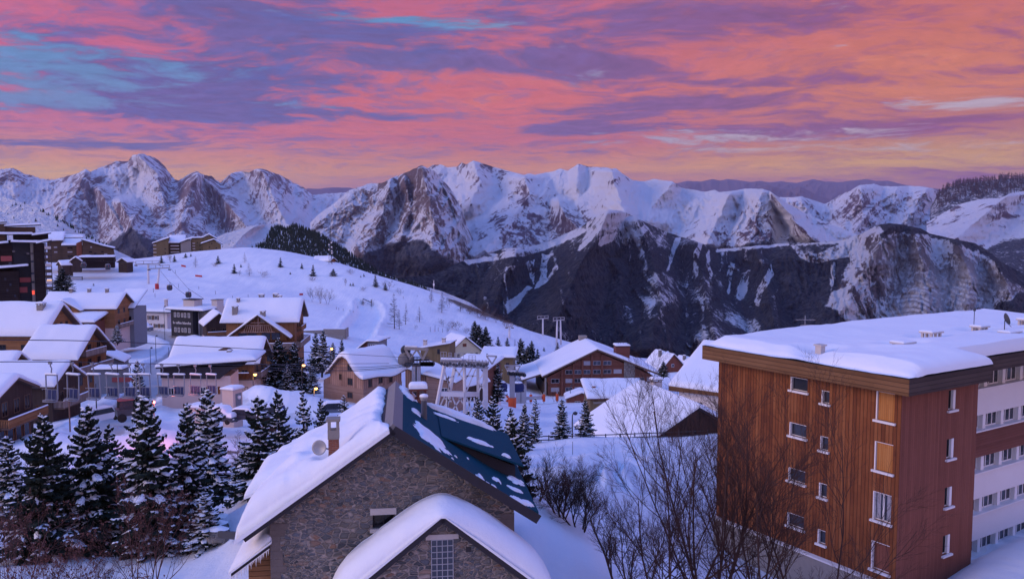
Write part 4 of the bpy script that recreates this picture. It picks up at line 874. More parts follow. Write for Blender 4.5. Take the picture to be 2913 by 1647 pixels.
# ================================================================ the stone house in the foreground
def stone_house():
    rot = math.atan2(1.02, 7.87)
    W, Lh, H, rise = 9.0, 7.2, 0., 3.15                # between the outer faces of the walls
    r = place('stone_house', 'old rubble stone house with one snowy and one bare blue roof slope', 'house', 988, 1066, 29.2, rot, (0, -.65, H + rise + .32))
    hw = W / 2; pitch = rise / hw
    cut = [(-hw, -7), (hw, -7), (hw, H), (0, H + rise), (-hw, H)]
    # gable wall with its window opening (x .. z)
    x0, x1, z0, z1 = -.80, .02, -.60, -.08
    g = MB()
    xs = [-hw, x0, x1, hw]
    top = lambda x: H + rise * (1 - abs(x) / hw)
    pts = lambda x: (x, 0, top(x))
    g.add([(-hw, 0, -7), (x0, 0, -7), pts(x0), pts(-hw)], [(0, 1, 2, 3)])
    g.add([(x1, 0, -7), (hw, 0, -7), pts(hw), pts(x1)], [(0, 1, 2, 3)])
    g.add([(x0, 0, -7), (x1, 0, -7), (x1, 0, z0), (x0, 0, z0)], [(0, 1, 2, 3)])
    g.add([(x0, 0, z1), (x1, 0, z1), pts(x1), pts(0), pts(x0)], [(0, 1, 2, 3, 4)])
    g.add([(x0, 0, z0), (x1, 0, z0), (x1, 0, z1), (x0, 0, z1), (x0, .35, z0), (x1, .35, z0), (x1, .35, z1), (x0, .35, z1)], [(0, 1, 5, 4), (1, 2, 6, 5), (2, 3, 7, 6), (3, 0, 4, 7)])
    g.add([(-hw, 0, -7), (-hw, Lh, -7), (-hw, Lh, H), (-hw, 0, H)], [(3, 2, 1, 0)]); g.add([(hw, 0, -7), (hw, Lh, -7), (hw, Lh, H), (hw, 0, H)], [(0, 1, 2, 3)])
    g.add([(-hw, Lh, -7), (hw, Lh, -7), (hw, Lh, H), (0, Lh, H + rise), (-hw, Lh, H)], [(4, 3, 2, 1, 0)])
    g.build('wall', M_STONE, r)
    rq = random.Random(8)
    for sx in (-1, 1):
        z = H - .25; qn = MB()
        while z > -6.5:
            hh = rq.uniform(.2, .36); ww = rq.uniform(.25, .62); x = sx * hw; qn.box(min(x, x - sx * ww) - .012, max(x, x - sx * ww) + .012, -.022, .3, z - hh + .006, z); z -= hh
        qn.build('quoins', M_QUOIN, r)
    w_ = MB(); 
    for a, b, c, d_ in ((x0, x1, z0, z0 + .07), (x0, x1, z1 - .07, z1), (x0, x0 + .07, z0 + .07, z1 - .07), (x1 - .07, x1, z0 + .07, z1 - .07), (-.42, -.37, z0 + .07, z1 - .07)): w_.box(a, b, .2, .27, c, d_)
    wo = w_.build('window', M_GUT, r)
    MB().box(x0 + .02, x1 - .02, .235, .25, z0 + .02, z1 - .02).build('pane', M_GLASSD, wo)
    MB().box(x0 - .08, x1 + .06, -.05, .1, z1 + .002, z1 + .24).build('lintel', M_CONCL, wo); MB().box(x0 - .1, x1 + .1, -.09, .18, z0 - .14, z0 - .002).build('sill', M_CONCL, wo)
    fz = lambda X, Y: H + rise - np.abs(X) * pitch
    # roof boards: snowy left slope, bare blue right slope
    o = .62; ov = .85
    X, Y = np.meshgrid([-hw - ov, -.02], [-o, Lh + o], indexing='ij'); slab_np('roof', M_GUT, r, X, Y, fz(X, Y) + .03, fz(X, Y) + .24, False)
    # right slope, its edge stepping in towards the dormer
    xs = np.linspace(.02, hw + ov, 40); ys = np.linspace(-o, Lh + o, 30); X, Y = np.meshgrid(xs, ys, indexing='ij')
    z = fz(X, Y); kick = np.clip((X - 3.4) / 2, 0, 1) ** 2 * .35
    rp = slab_np('blue_roof', M_BLUER, r, X, Y, z + .03 + kick, z + .24 + kick, False)
    # upper sheet reaching out as a shed dormer over the far half of the slope
    xd = np.linspace(1.9, hw + .75, 12); yd = np.linspace(2.7, Lh + .75, 10); X, Y = np.meshgrid(xd, yd, indexing='ij')
    zd = H + rise - 1.9 * pitch + .30 - (X - 1.9) * .40
    slab_np('dormer_roof', M_BLUER, r, X, Y, zd - .08, zd, False)
    MB().prism([(2.1, H + rise - 2.1 * pitch + .26), (hw + .45, H + rise - 2.1 * pitch - (hw - 1.65) * .40 + .12), (hw + .45, H - .55), (2.1, H + rise - 2.1 * pitch + .0)], 'y', 3.0, Lh + .4).build('dormer_wall', M_GUT, r)
    # ridge capping
    rc = MB(); rc.add([(-.34, -o - .03, H + rise + .02), (0, -o - .03, H + rise + .33), (.34, -o - .03, H + rise + .02), (-.34, Lh + o, H + rise + .02), (0, Lh + o, H + rise + .33), (.34, Lh + o, H + rise + .02)], [(0, 3, 4, 1), (1, 4, 5, 2), (0, 1, 2), (3, 5, 4)])
    rc.build('ridge_cap', M_RIDGE, r)
    # barge boards
    b = MB(); b.bar((0, -o - .03, H + rise + .10), (-hw - ov, -o - .03, H + rise + .10 - (hw + ov) * pitch), .07, .34); b.bar((0, -o - .03, H + rise + .10), (hw + ov, -o - .03, H + rise + .28 - (hw + ov) * pitch), .07, .34)
    b.build('barge_board', M_GUT, r)
    # snow on the left slope: deep at the eave, ragged along the ridge, hollowed round the chimney, sagging over the verge
    xs = np.concatenate([np.linspace(-hw - ov - .28, -hw - ov + .5, 9), np.linspace(-hw - ov + .6, -.7, 44), np.linspace(-.66, -.12, 22)]); ys = np.concatenate([np.linspace(-o - .16, -o + .5, 10), np.linspace(-o + .6, Lh + .1, 44), np.linspace(Lh + .15, Lh + o + .1, 5)])
    X, Y = np.meshgrid(xs, ys, indexing='ij'); zr = fz(X, Y) + .25
    rag = .30 + .34 * fbm(Y * 1.6, Y * 0 + 4, 4, 3) * sstep(-.4, .8, Y) + .18 * (1 - sstep(-.2, .6, Y)) * -1
    d = np.minimum(np.minimum(X - xs[0], (Y - ys[0]) * 1.3), (ys[-1] - Y)); e = np.sqrt(np.clip(1 - (1 - np.clip(d / .62, 0, 1)) ** 2, 0, 1))
    er = np.clip((-X - rag) / .35, 0, 1) ** .6
    th = .34 + .42 * sstep(-1.5, -hw, X) * 1. + (fbm(X / 2.2, Y / 2.2, 4, 6) - .45) * .55
    th += .26 * np.exp(-((X + 3.9) / .7) ** 2 - ((Y - 2.6) / 1.1) ** 2) - .22 * np.exp(-((X + 3.1) / .5) ** 2 - ((Y - 2.2) / 1.2) ** 2)
    th *= 1 - .72 * np.exp(-((X + 2.2) / .6) ** 2 - ((Y - .42) / .65) ** 2); th += .16 * np.exp(-((X + 1.9) / .8) ** 2 - ((Y + .3) / .5) ** 2)
    th += (fbm(X / .6, Y / .6, 4, 61) - .5) * .10 + .05 * sstep(.5, .8, ridged(X / 1.6 + Y * .4, Y / 3.5, 3, 62)); e = e * (1 - .35 * (1 - e) * fbm(X / .5, Y / .5, 3, 63))
    top = zr + np.maximum(th, .05) * e * er
    slab_np('roof_snow', SNOW, r, X, Y, zr - .16, np.where(er <= 0, zr - .12, top))
    # patches left on the blue sheet
    def patch(cx, cy, ax, ay, seed, hgt=.09, tilt=0., zfn=None):
        n = 26; t = np.linspace(-1.25, 1.25, n); A, B = np.meshgrid(t, t, indexing='ij')
        X = cx + A * ax + B * ay * tilt; Y = cy + B * ay
        rr = np.hypot(A, B) + (fbm(A * 1.7 + seed, B * 1.7, 4, seed) - .5) * 1.25
        hh = np.clip((1 - rr) * 2.2, 0, 1) ** .5 * hgt; keep = hh > 0
        zz = (zfn or (lambda X, Y: fz(X, Y) + .245 + np.clip((X - 3.4) / 2, 0, 1) ** 2 * .35))(X, Y)
        pos = np.stack([X, Y, zz + hh - .004], -1).reshape(-1, 3); f = grid_faces(n, n)[:, ::-1]
        kf = keep.ravel()[f].any(1)
        if kf.any(): link('snow_patch', mesh_np('snow_patch', pos, f[kf]), SNOW, r)
    for a in ((1.45, 1.3, .55, 1.05, 2, .13, -.25), (.95, 4.3, .22, .35, 5, .1), (3.25, .15, .16, .3, 7, .08), (3.5, -.2, .12, .16, 9, .07), (3.75, .0, .1, .12, 11, .07), (4.6, -.3, .35, .25, 13, .12, .3), (5.0, -.1, .22, .2, 15, .1), (2.6, -.35, .5, .10, 17, .06), (4.0, 1.3, .2, .2, 19, .08), (4.75, 1.2, .3, .2, 21, .09), (2.2, .25, .05, .05, 23, .05), (2.35, .9, .06, .06, 25, .05), (2.9, 1.9, .05, .05, 27, .05), (4.9, 2.6, .3, .35, 31, .1)): patch(*a)
    dz = lambda X, Y: H + rise - 1.9 * pitch + .305 - (X - 1.9) * .40
    for a in ((3.6, 4.0, .45, .28, 33, .1, .5, dz), (4.6, 3.2, .2, .16, 35, .1, 0., dz), (3.0, 7.6, 1.6, .3, 37, .24, 0., dz), (2.2, 6.6, .5, .2, 39, .07, 0., dz)): patch(*a)
    patch(.55, 7.0, .35, .8, 41, .16)
    # left lean-to with snow, and the dormer-like bay above it
    lx0, lx1 = -hw - 1.4, -hw - .02
    lf = lambda X, Y: -1.15 + (X - lx1) * .72
    MB().prism([(lx0 + .5, -7), (lx1, -7), (lx1, -1.2), (lx0 + .5, lf(lx0 + .5, 0) - .02)], 'y', .5, 4.6).build('lean_to_wall', W_CHALET, r)
    roof(r, lf, lx0, lx1, -.1, 5.2, M_GUT, .16, .42, r=.5, nx=10, ny=14, name='lean_to_roof', sname='lean_to_snow', over=.08)
    bf = lambda X, Y: H + .32 + (X + hw) * .36
    MB().box(-hw - .95, -hw - .01, 2.6, 5.4, -2.2, H - .14).build('bay_wall', M_PLAST, r)
    roof(r, bf, -hw - 1.2, -hw + 1.0, 2.1, 6.0, M_GUT, .18, .55, r=.6, nx=10, ny=12, name='bay_roof', sname='bay_snow', over=.1)
    # icicles along the lean-to verge
    ic = MB(); rs = random.Random(4); ic.bar((lx0, -.14, lf(lx0, 0) + .02), (lx1, -.14, lf(lx1, 0) + .02), .03)
    for k in range(26):
        x = lx0 + (lx1 - lx0) * (k + rs.random()) / 26; L = rs.uniform(.08, .34); z = lf(x, 0) + .02
        ic.lathe([(.022, 0), (.014, -L * .5), (.002, -L)], (x, -.14, z), 5)
    ic.build('icicle_fringe', M_WPAINT, r)
    # porch in front: gabled annex under a thick rounded cap of snow
    aw, ay0 = 3.2, -2.14; ar = 2.55; ax = 1.72; az = .33           # half width, front, rise, offset, ridge height
    MB().prism([(ax - aw, -7), (ax + aw, -7), (ax + aw, az - ar), (ax, az - .04), (ax - aw, az - ar)], 'y', ay0 + .3, -.01).build('annex_wall', M_STONE, r)
    af = lambda X, Y: az - np.abs(X - ax) * (ar / aw)
    X, Y = np.meshgrid([ax - aw - .55, ax, ax + aw + .55], [ay0, -.02], indexing='ij'); slab_np('annex_roof', M_GUT, r, X, Y, af(X, Y) + .0, af(X, Y) + .22, False)
    b = MB(); b.bar((ax, ay0 - .03, az + .12), (ax - aw - .6, ay0 - .03, az + .12 - (aw + .6) * ar / aw), .07, .26); b.bar((ax, ay0 - .03, az + .12), (ax + aw + .6, ay0 - .03, az + .12 - (aw + .6) * ar / aw), .07, .26); b.build('annex_barge_board', M_GUT, r)
    xs = axis_pts(ax - aw - .85, ax + aw + .85, 40, 1.1); ys = np.concatenate([ay0 - .12 + np.array([0, .02, .06, .14, .26, .42, .6]), np.linspace(ay0 + .75, -.03, 10)])
    X, Y = np.meshgrid(xs, ys, indexing='ij'); q = np.abs(X - ax)
    e = np.sqrt(np.clip(1 - (1 - np.clip((X - xs[0]) / .9, 0, 1)) ** 2, 0, 1)) * np.sqrt(np.clip(1 - (1 - np.clip((xs[-1] - X) / .9, 0, 1)) ** 2, 0, 1)) * (.12 + .88 * np.sqrt(np.clip(1 - (1 - np.clip((Y - ys[0]) / .75, 0, 1)) ** 2, 0, 1)))
    top = az + .26 - np.sqrt(q ** 2 + .8) * (ar / aw) + .34 + (.56 + (fbm(X / 2.4, Y / 2.4, 3, 14) - .5) * .3) + .06 * sstep(.4, 2., q) - .18 * sstep(-.9, 0, Y)
    lo = af(X, Y) + .20; top += (fbm(X / .6, Y / .6, 4, 71) - .5) * .09; e = e * (1 - .3 * (1 - e) * fbm(X / .5, Y / .5, 3, 73))
    slab_np('annex_snow', SNOW, r, X, Y, lo, lo + np.maximum(top - lo, .1) * e + .02)
    # annex window with glass bricks, lintel and small vent
    fo = MB()
    wz0, wz1, wx0, wx1 = -2.2, -.43, ax - .40, ax + .36; yv = ay0 + .3
    for k in range(5): x = wx0 + (wx1 - wx0) * k / 4; fo.box(x - .014, x + .014, yv - .05, yv - .003, wz0, wz1)
    for k in range(9): z = wz0 + (wz1 - wz0) * k / 8; fo.box(wx0 - .014, wx1 + .014, yv - .045, yv - .003, z - .014, z + .014)
    wo = fo.build('window', M_STEEL, r); MB().box(wx0, wx1, yv - .03, yv - .002, wz0, wz1).build('pane', M_GLASS, wo)
    MB().box(wx0 - .2, wx1 + .2, yv - .06, yv - .001, wz1 + .02, wz1 + .2).build('lintel', M_CONCL, wo)
    MB().box(ax + .82, ax + 1.0, yv - .012, yv - .001, -.93, -.75).build('vent', M_GUT, r)
    # chimneys
    c = MB().box(-.19, .19, -.19, .19, -1.4, 1.0).build('chimney', M_BRICK, r, (-2.2, .40, H + rise - 2.2 * pitch + .15), (0, 0, .05))
    t = MB(); t.box(-.21, .21, -.21, .21, 1.002, 1.34)
    for sx in (-1, 1):
        for sy in (-1, 1): t.cbox((sx * .155, sy * .155, 1.5), (.10, .10, .32))
    t.box(-.25, .25, -.25, .25, 1.66, 1.76); t.build('chimney_cap', M_CONC, c)
    bd = MB(); bd.box(-.20, .20, -.20, .20, .36, .40); bd.build('metal_band', M_STEEL, c)
    c = MB().box(-.36, .36, -.30, .30, -1.6, .12).build('chimney', M_BRICK, r, (1.02, 7.0, H + rise - .45), (0, 0, .0))
    t = MB()
    for x in (-.32, .0, .32):
        for y in (-.26, .26): t.cbox((x, y, .32), (.08, .08, .4))
    t.box(-.43, .43, -.36, .36, .52, .59); t.build('chimney_cap', W_REDH, c)
    X, Y = np.meshgrid(axis_pts(-.43, .43, 5, .2), axis_pts(-.36, .36, 5, .2), indexing='ij'); slab_np('snow_cap', SNOW, c, X, Y, X * 0 + .595, .61 + .24 * edge_round(X, Y, -.43, .43, -.36, .36, .2))
    c = MB(); c.lathe([(.125, -.6), (.125, .82), (.14, .82), (.14, .86)], n=16); fl = c.build('flue', M_STEEL, r, (1.22, 4.2, H + rise - 1.22 * pitch + .18))
    c = MB(); c.lathe([(.14, .87), (.17, .89), (.17, .93), (.13, .95)], n=16); c.build('flue_cap', M_STEEL, fl)
    c = MB(); c.lathe([(.18, .952), (.19, 1.0), (.15, 1.06), (.05, 1.09)], n=16); c.build('snow_cap', SNOW, fl)
    return r
SH = stone_house()
def world_of(root, p):
    c, s = math.cos(root.rotation_euler[2]), math.sin(root.rotation_euler[2]); return (root.location[0] + p[0] * c - p[1] * s, root.location[1] + p[0] * s + p[1] * c, root.location[2] + p[2])
d_ = thing('satellite_dish', 'grey satellite dish bracketed to the red brick chimney', 'satellite dish', world_of(SH, (-2.5, .55, 2.2)), R(24))
m_ = MB(); m_.lathe([(.0, .0), (.12, .02), (.23, .06), (.28, .10), (.28, .105), (.22, .075), (.11, .03), (.0, .012)], n=20); dd = m_.build('dish', M_STEEL, d_, (-.22, 0, .2), (R(78), 0, R(-32)))
MB().bar((-.2, 0, .2), (.12, 0, .1), .05).build('bracket', M_STEEL, d_)

# ================================================================ the larch-clad apartment building on the right
def apartment():
    d1 = Vector((-.634, 1)).normalized(); d2 = Vector((1.801, 1)).normalized()
    rot = math.atan2(-d1.x, d1.y)            # local y runs along the long left face, local x along the right one
    r = place('apartment_building', 'tall larch clad apartment building with flat snowy roof and white window bands', 'building', 2268, 1000, 46.3, rot)
    ZT, ZB = .45, -11.1; LL = 14.0; LR = 8.1; LW = 34.
    # left face: windows (distance from the corner, width, sill height, height, kind)
    fl = 3.0; holes = []; spec = []
    for k in range(4):
        zb = -1.55 - fl * k
        holes += [(.42, 1.58, zb, zb + 1.7), (4.78, 5.34, zb + .3, zb + 1.2 - (k == 0) * .1), (6.42, 7.72, zb + .75, zb + 1.6)]
        spec += ['shutter' if k in (0, 1) else ('casement' if k in (2,) else 'dark'), 'small', 'wide']
    wo, A, d, n = wall_with_holes('wall', W_ORANGE, r, (0, 0), (0, LL), ZB, ZT, holes, (-1, 0), .28)
    for h, s in zip(holes, spec):
        yc = (h[0] + h[1]) / 2; w = h[1] - h[0]; zc = (h[2] + h[3]) / 2; hh = h[3] - h[2]
        f = MB(); t = .07 if s == 'casement' else .04
        f.box(.16, .27, h[0], h[1], h[2], h[2] + t); f.box(.16, .27, h[0], h[1], h[3] - t, h[3]); f.box(.16, .27, h[0], h[0] + t, h[2] + t, h[3] - t); f.box(.16, .27, h[1] - t, h[1], h[2] + t, h[3] - t)
        if s == 'casement': f.box(.15, .27, yc - .05, yc + .05, h[2] + t, h[3] - t)
        f.box(-.03, .16, h[1] - .07, h[1] - .002, h[2], h[3]); f.box(-.02, .16, h[0], h[1] - .075, h[3] - .03, h[3])          # white painted reveal
        o = f.build('window', M_WPAINT, r)
        if s == 'shutter': MB().box(.07, .15, h[0] + .05, h[1] - .1, h[2] + .02, h[3] - .01).build('shutter', M_WOODSH, o)
        else:
            MB().box(.21, .235, h[0] + .03, h[1] - .03, h[2] + .03, h[3] - .03).build('pane', M_GLASS if s != 'dark' else W_RED, o)
            if s == 'casement':
                for q in (h[0] + .25, h[1] - .25): MB().box(.195, .205, q - .13, q + .13, h[2] + .1, h[3] - .1).build('curtain', M_CURT, o)
        MB().box(-.16, .16, h[0] - .12, h[1] + .12, h[2] - .13, h[2] - .002).build('sill', M_WPAINT, o)
    # right face with its narrow windows
    holes = [(3.05, 3.62, -1.15 - fl * k - 1.5, -1.15 - fl * k) for k in range(4)]
    holes = [(4.8, 5.62, -1.32 - fl * k, -.1 - fl * k) for k in range(4)]
    wall_with_holes('wall', W_RED, r, (0, 0), (LR, 0), ZB, ZT, holes, (0, -1), .26)
    for k, h in enumerate(holes):
        f = MB(); t = .05
        f.box(h[0], h[1], .16, .25, h[2], h[2] + t); f.box(h[0], h[1], .16, .25, h[3] - t, h[3]); f.box(h[0], h[0] + t, .16, .25, h[2] + t, h[3] - t); f.box(h[1] - t, h[1], .16, .25, h[2] + t, h[3] - t)
        f.box(h[1] - .30, h[1] - .05, .0, .16, h[2] + .02, h[3] - .02)
        o = f.build('window', M_WPAINT, r); MB().box(h[0] + .02, h[1] - .02, .2, .215, h[2] + .02, h[3] - .02).build('pane', M_GLASSD, o)
        MB().box(h[0] - .12, h[1] + .12, -.15, .15, h[2] - .12, h[2] - .002).build('sill', M_WPAINT, o)
    block(r, .02, LW, LL - .1, LL - .002, ZB, ZT, W_RED, 'back_wall')
    # set-back wing with white parapets and ribbon windows
    y0 = 3.5
    for k in range(5):
        w1 = -.40 - fl * k + .02; w0 = w1 - 1.07; nx = w1 - fl if k < 4 else -16
        block(r, LR - 3, LW, y0 - .4, y0 + .3, nx + .001 - (0 if k < 4 else 3), w0 - .1, M_PLAST if k != 1 else W_REDH, 'parapet')
        f = MB(); x = LR + .1
        while x < LW - 1:
            for q in range(4): f.box(x + q * .62 - .04, x + q * .62 + .04, y0 + .02, y0 + .10, w0, w1)
            f.box(x, x + 1.86, y0 + .02, y0 + .1, w0, w0 + .08); f.box(x, x + 1.86, y0 + .02, y0 + .1, w1 - .06, w1)
            f.box(x + 1.95, x + 2.35, y0 - .25, y0 + .12, w0, w1 - .003); x += 2.45
        o = f.build('ribbon_window', M_WPAINT, r); MB().box(LR + .1, LW - .5, y0 + .05, y0 + .065, w0, w1).build('pane', M_GLASS, o)
        MB().box(LR - 2.9, LW, y0 - .55, y0 + .02, w0 - .098, w0 - .004).build('sill', M_WPAINT, o)
    block(r, LR - 3, LW, y0 - .1, y0 + .3, -.378, ZT - .002, W_FASCIAD, 'lintel_band')
    MB().box(LR - .2, LR - .002, .02, y0 - .42, ZB - 4, ZT - .003).build('return_wall', W_RED, r)
    MB().box(-.002, LR + .01, .012, .25, ZB - 5, ZB - .002).build('plinth', W_RED, r)
    # the top band: dark boards and dark windows under the set-back roof edge
    # roof: deep boarded fascia, snow lying over it
    ov = .95; fh = .86; jx = 7.75; jy = .92
    pl = [(-ov, -ov), (jx, -ov), (jx, jy), (LW + 1, jy), (LW + 1, LL + .65), (-ov, LL + .65)]
    MB().prism(pl, 'z', ZT - .0, ZT + .05).build('soffit', W_FASCIAD, r)
    fa = MB(); fb = MB()
    fa.box(-ov - .06, -ov, -ov - .06, LL + .65, ZT - .10, ZT + fh); fa.build('fascia', W_FASCIA, r)
    fb.box(-ov, jx, -ov - .06, -ov, ZT - .10, ZT + fh); fb.box(jx, jx + .06, -ov - .06, jy, ZT - .10, ZT + fh); fb.box(jx + .06, LW + 1, jy - .06, jy, ZT - .10, ZT + fh); fb.box(-ov, LW + 1, LL + .65, LL + .65 + .06, ZT - .10, ZT + fh)
    fb.build('fascia', W_FASCIAD, r)
    MB().prism(pl, 'z', ZT + .051, ZT + fh - .02).build('roof', M_GUT, r)
    VL = ((2271, 858, 53.5, 1.25, .8, .36), (2342, 836, 57.5, 1.25, .8, .55), (2464, 818, 62, 1.1, .7, .4), (2540, 828, 58.5, 1.5, .7, .42), (2580, 806, 66, 1.2, .7, .5))
    VENTS = [tuple(Matrix.Rotation(-rot, 3, 'Z') @ (Vector(P(*q[:3])) - r.location))[:2] for q in VL + ((2062, 895, 53.0),)]
    # snow blanket with a wind lip along the left edge
    zt = ZT + fh
    xs = np.concatenate([np.linspace(-ov - .05, 1.2, 30), np.linspace(1.4, jx - .4, 26), np.linspace(jx - .38, jx + .05, 8), np.linspace(jx + .4, LW + 1, 44)])
    ys = np.concatenate([np.linspace(-ov - .05, jy - .05, 22), np.linspace(jy, jy + .8, 8), np.linspace(jy + 1., LL + .65 - .7, 40), np.linspace(LL + .65 - .6, LL + .65, 7)])
    X, Y = np.meshgrid(xs, ys, indexing='ij')
    d_low = np.where(Y < jy + .6, np.minimum(Y + ov + .05, np.where(Y < jy, jx + .05 - X, 9)), np.minimum(9, np.where(X > jx, Y - jy + .05, 9)))
    e = np.sqrt(np.clip(1 - (1 - np.clip(d_low / 1.0, 0, 1)) ** 2, 0, 1))
    eb = np.clip((LL + .65 - Y) / .7, 0, 1) ** .5
    lip = np.clip((X + ov + .05 - (.25 + .3 * fbm(Y / 3, Y * 0, 3, 4))) / 1.1, 0, 1); s_ = fbm(X / 3.5, Y / 3.5, 4, 22)
    drift = .42 + .40 * np.exp(-((Y - 2.2) / 3.4) ** 2) + .25 * sstep(6, 14, Y) + (s_ - .5) * .25
    dipc = 1 - .75 * np.exp(-((X + .2) / 1.3) ** 2 - ((Y - 6.3) / .9) ** 2)
    th = .05 + (lip ** .7) * drift * dipc * (.05 + .95 * e) * eb + .10 * sstep(2, 10, X) * e
    for vx, vy in VENTS: dd = np.hypot((X - vx) / 1.25, (Y - vy) / 1.0); th *= 1 - .62 * np.exp(-dd ** 2); th += .10 * np.exp(-((dd - 1.7) / .5) ** 2)
    th += (fbm(X / .9, Y / 2.2, 4, 33) - .5) * .16 * np.exp(-((X + ov - .5) / 1.2) ** 2) + (fbm(X / 1.2, Y / 1.2, 3, 37) - .5) * .04
    inside = ~((X > jx + .06) & (Y < jy - .06)); th = np.where(inside, th, -.5)
    pos = np.stack([X, Y, zt + .01 + th], -1); f = grid_faces(*X.shape)[:, ::-1]; kf = inside.ravel()[f].all(1)
    link('roof_snow', mesh_np('roof_snow', pos.reshape(-1, 3), f[kf]), SNOW, r)
    ln = MB(); ln.prism(pl, 'z', zt - .019, zt + .006); ln.build('roof_edge', M_GUT, r)
    # concrete plinth with a white drip line along its top
    MB().box(-.35, LR, .3, LL - .1, ZB - 6, ZB - .1).build('plinth', M_CONC, r); MB().box(-.42, .1, .28, LL + .05, ZB - .098, ZB - .003).build('plinth_cap', M_WPAINT, r)
    # vents on the roof
    def vent(x, y, w, d, h):
        z = zt + .45; v = MB()
        for sx in (-1, 0, 1):
            for sy in (-1, 1): v.cbox((sx * (w / 2 - .1), sy * (d / 2 - .08), h / 2 - .3), (.17, .15, h + .6))
        v.box(-w / 2 - .1, w / 2 + .1, -d / 2 - .1, d / 2 + .1, h, h + .1); v.box(-w / 2 - .06, w / 2 + .06, -d / 2 - .06, d / 2 + .06, -.5, .05)
        o = v.build('roof_vent', M_CONCL, r, (x, y, z))
        X, Y = np.meshgrid(axis_pts(-w / 2 - .1, w / 2 + .1, 4, .2), axis_pts(-d / 2 - .1, d / 2 + .1, 4, .2), indexing='ij'); slab_np('snow_cap', SNOW, o, X, Y, X * 0 + h + .102, h + .11 + .1 * edge_round(X, Y, -w / 2 - .1, w / 2 + .1, -d / 2 - .1, d / 2 + .1, .2))
    for (u, v, Y, w, d, h) in VL:
        p = P(u, v, Y); q = Matrix.Rotation(-rot, 3, 'Z') @ (Vector(p) - r.location); vent(q.x, q.y, w, d, h)
    p = P(2062, 895, 53.0); q = Matrix.Rotation(-rot, 3, 'Z') @ (Vector(p) - r.location)
    st = MB().box(-.22, .22, -.22, .22, -.9, .62).build('chimney', M_CONCL, r, (q.x, q.y, zt + .1)); MB().box(-.3, .3, -.3, .3, .622, .72).build('chimney_cap', M_CONCL, st)
    return r, zt
APT, APT_Z = apartment()
def on_apt(u, v, Y, dz=0.):
    p = P(u, v, Y); return p
p = P(2449, 818, 63); t_ = thing('roof_mast', 'thin antenna mast standing among the roof vents', 'antenna', p)
MB().tube([(0, 0, -.8), (0, 0, 1.15)], .03, 6).build('pole', M_DSTEEL, t_); MB().cbox((0, 0, 1.2), (.16, .12, .18)).build('sensor', M_DSTEEL, t_)
p = P(2526, 822, 60); t_ = thing('satellite_dish', 'dark satellite dish standing on the flat snowy roof', 'satellite dish', p, R(60))
m_ = MB(); m_.lathe([(0, 0), (.2, .03), (.36, .1), (.44, .17), (.44, .18), (.3, .08), (0, .02)], n=20); m_.build('dish', M_DSTEEL, t_, (0, 0, .55), (R(72), 0, R(20))); MB().tube([(0, 0, -.6), (0, 0, .5)], .035, 6).build('pole', M_DSTEEL, t_); MB().tube([(-.1, -.1, .35), (-.8, -.4, .12)], .02, 5).build('feed_arm', M_DSTEEL, t_)
p = P(2024, 826, 70); t_ = thing('roof_antenna', 'small tv aerial frame rising behind the snowy roof edge', 'antenna', p)
m_ = MB(); m_.tube([(0, 0, -1.5), (0, 0, 1.1)], .03, 6); m_.bar((-.8, 0, .75), (.9, 0, .75), .04)
for k in range(6): m_.bar((-.7 + k * .28, -.25, .75), (-.7 + k * .28, .25, .75), .03)
m_.build('aerial', M_STEEL, t_); m_ = MB(); m_.lathe([(0, 0), (.2, .03), (.4, .12), (.4, .13), (0, .02)], n=16); m_.build('dish', M_STEEL, t_, (-.1, 0, -.15), (R(60), 0, R(15)))
m_ = MB()
for x in (-.35, .75): m_.bar((x, 0, -1), (x, 0, .3), .05)
m_.bar((-.35, 0, .3), (.75, 0, .3), .05); m_.bar((-.35, 0, 0), (.75, 0, 0), .05); m_.build('frame', M_STEEL, t_)
# ================================================================ the village
def chalet(label, u, v, Y, rot, W, L, H, rise, ridge, wall, anchor, name='chalet', cat='chalet', **k):
    r = place(name, label, cat, u, v, Y, rot, anchor); house(r, W, L, H, rise, wall, ridge, **k); return r
def face(root, W, L, side, rows, cols, w, h, **k):
    for z in rows:
        for a in cols: win(root, W, L, side, a, z, w, h, **k)

# --- broad chalet with deep snow at the left edge
W, L, H, rise = 26, 12.5, 8.6, 5.2
r = chalet('broad timber chalet with one deep smooth snow roof at the left edge', 98, 840, 170, R(-2), W, L, H, rise, 'x', W_CHALET, (W / 2, -.8, H), over=1.3, overe=.9, snow=.95, th=.35)
face(r, W, L, 'front', [5.6], [9.2, 4.6, -1], 1.3, 1.2, frame=M_GUT, sill=M_WPAINT)
face(r, W, L, 'right', [6.9, 9.6], [3.2, 5.2, 7.2, 9.2], 1., 1.3, frame=M_TRIM, mull=1)
balcony(r, W, L, 'right', .2, 7, 5.0, 1.5, 1.1)
chimney(r, 10.6, 4.2, H + 3.7, 1.3, 1.9, mat=M_CONC, snow=.35); chimney(r, 11.8, 8.6, H + 3.8, 1.2, 1.5, mat=M_CONC, snow=.4)
# --- chalet with two carved balconies under a curling snow roof
W, L, H, rise = 8.2, 11.5, 6.6, 4.6
r = chalet('timber chalet with two plank balconies below a curling snow roof', 176, 899, 150, R(-3), W, L, H, rise, 'x', W_CHALETV, (W / 2, -.7, H), over=1.5, overe=.8, snow=.7, wav=.2)
face(r, W, L, 'right', [1.6, 4.6, 7.4], [2.4, 5.6, 8.8], 1.2, 1.7, frame=M_TRIM)
balcony(r, W, L, 'right', -.8, 11.3, 3.4, 1.6, 1.1); balcony(r, W, L, 'right', 2.2, 9.2, 6.3, 1.4, 1.0)
face(r, W, L, 'front', [4.6], [-2, 2], 1.2, 1.2, frame=M_TRIM)
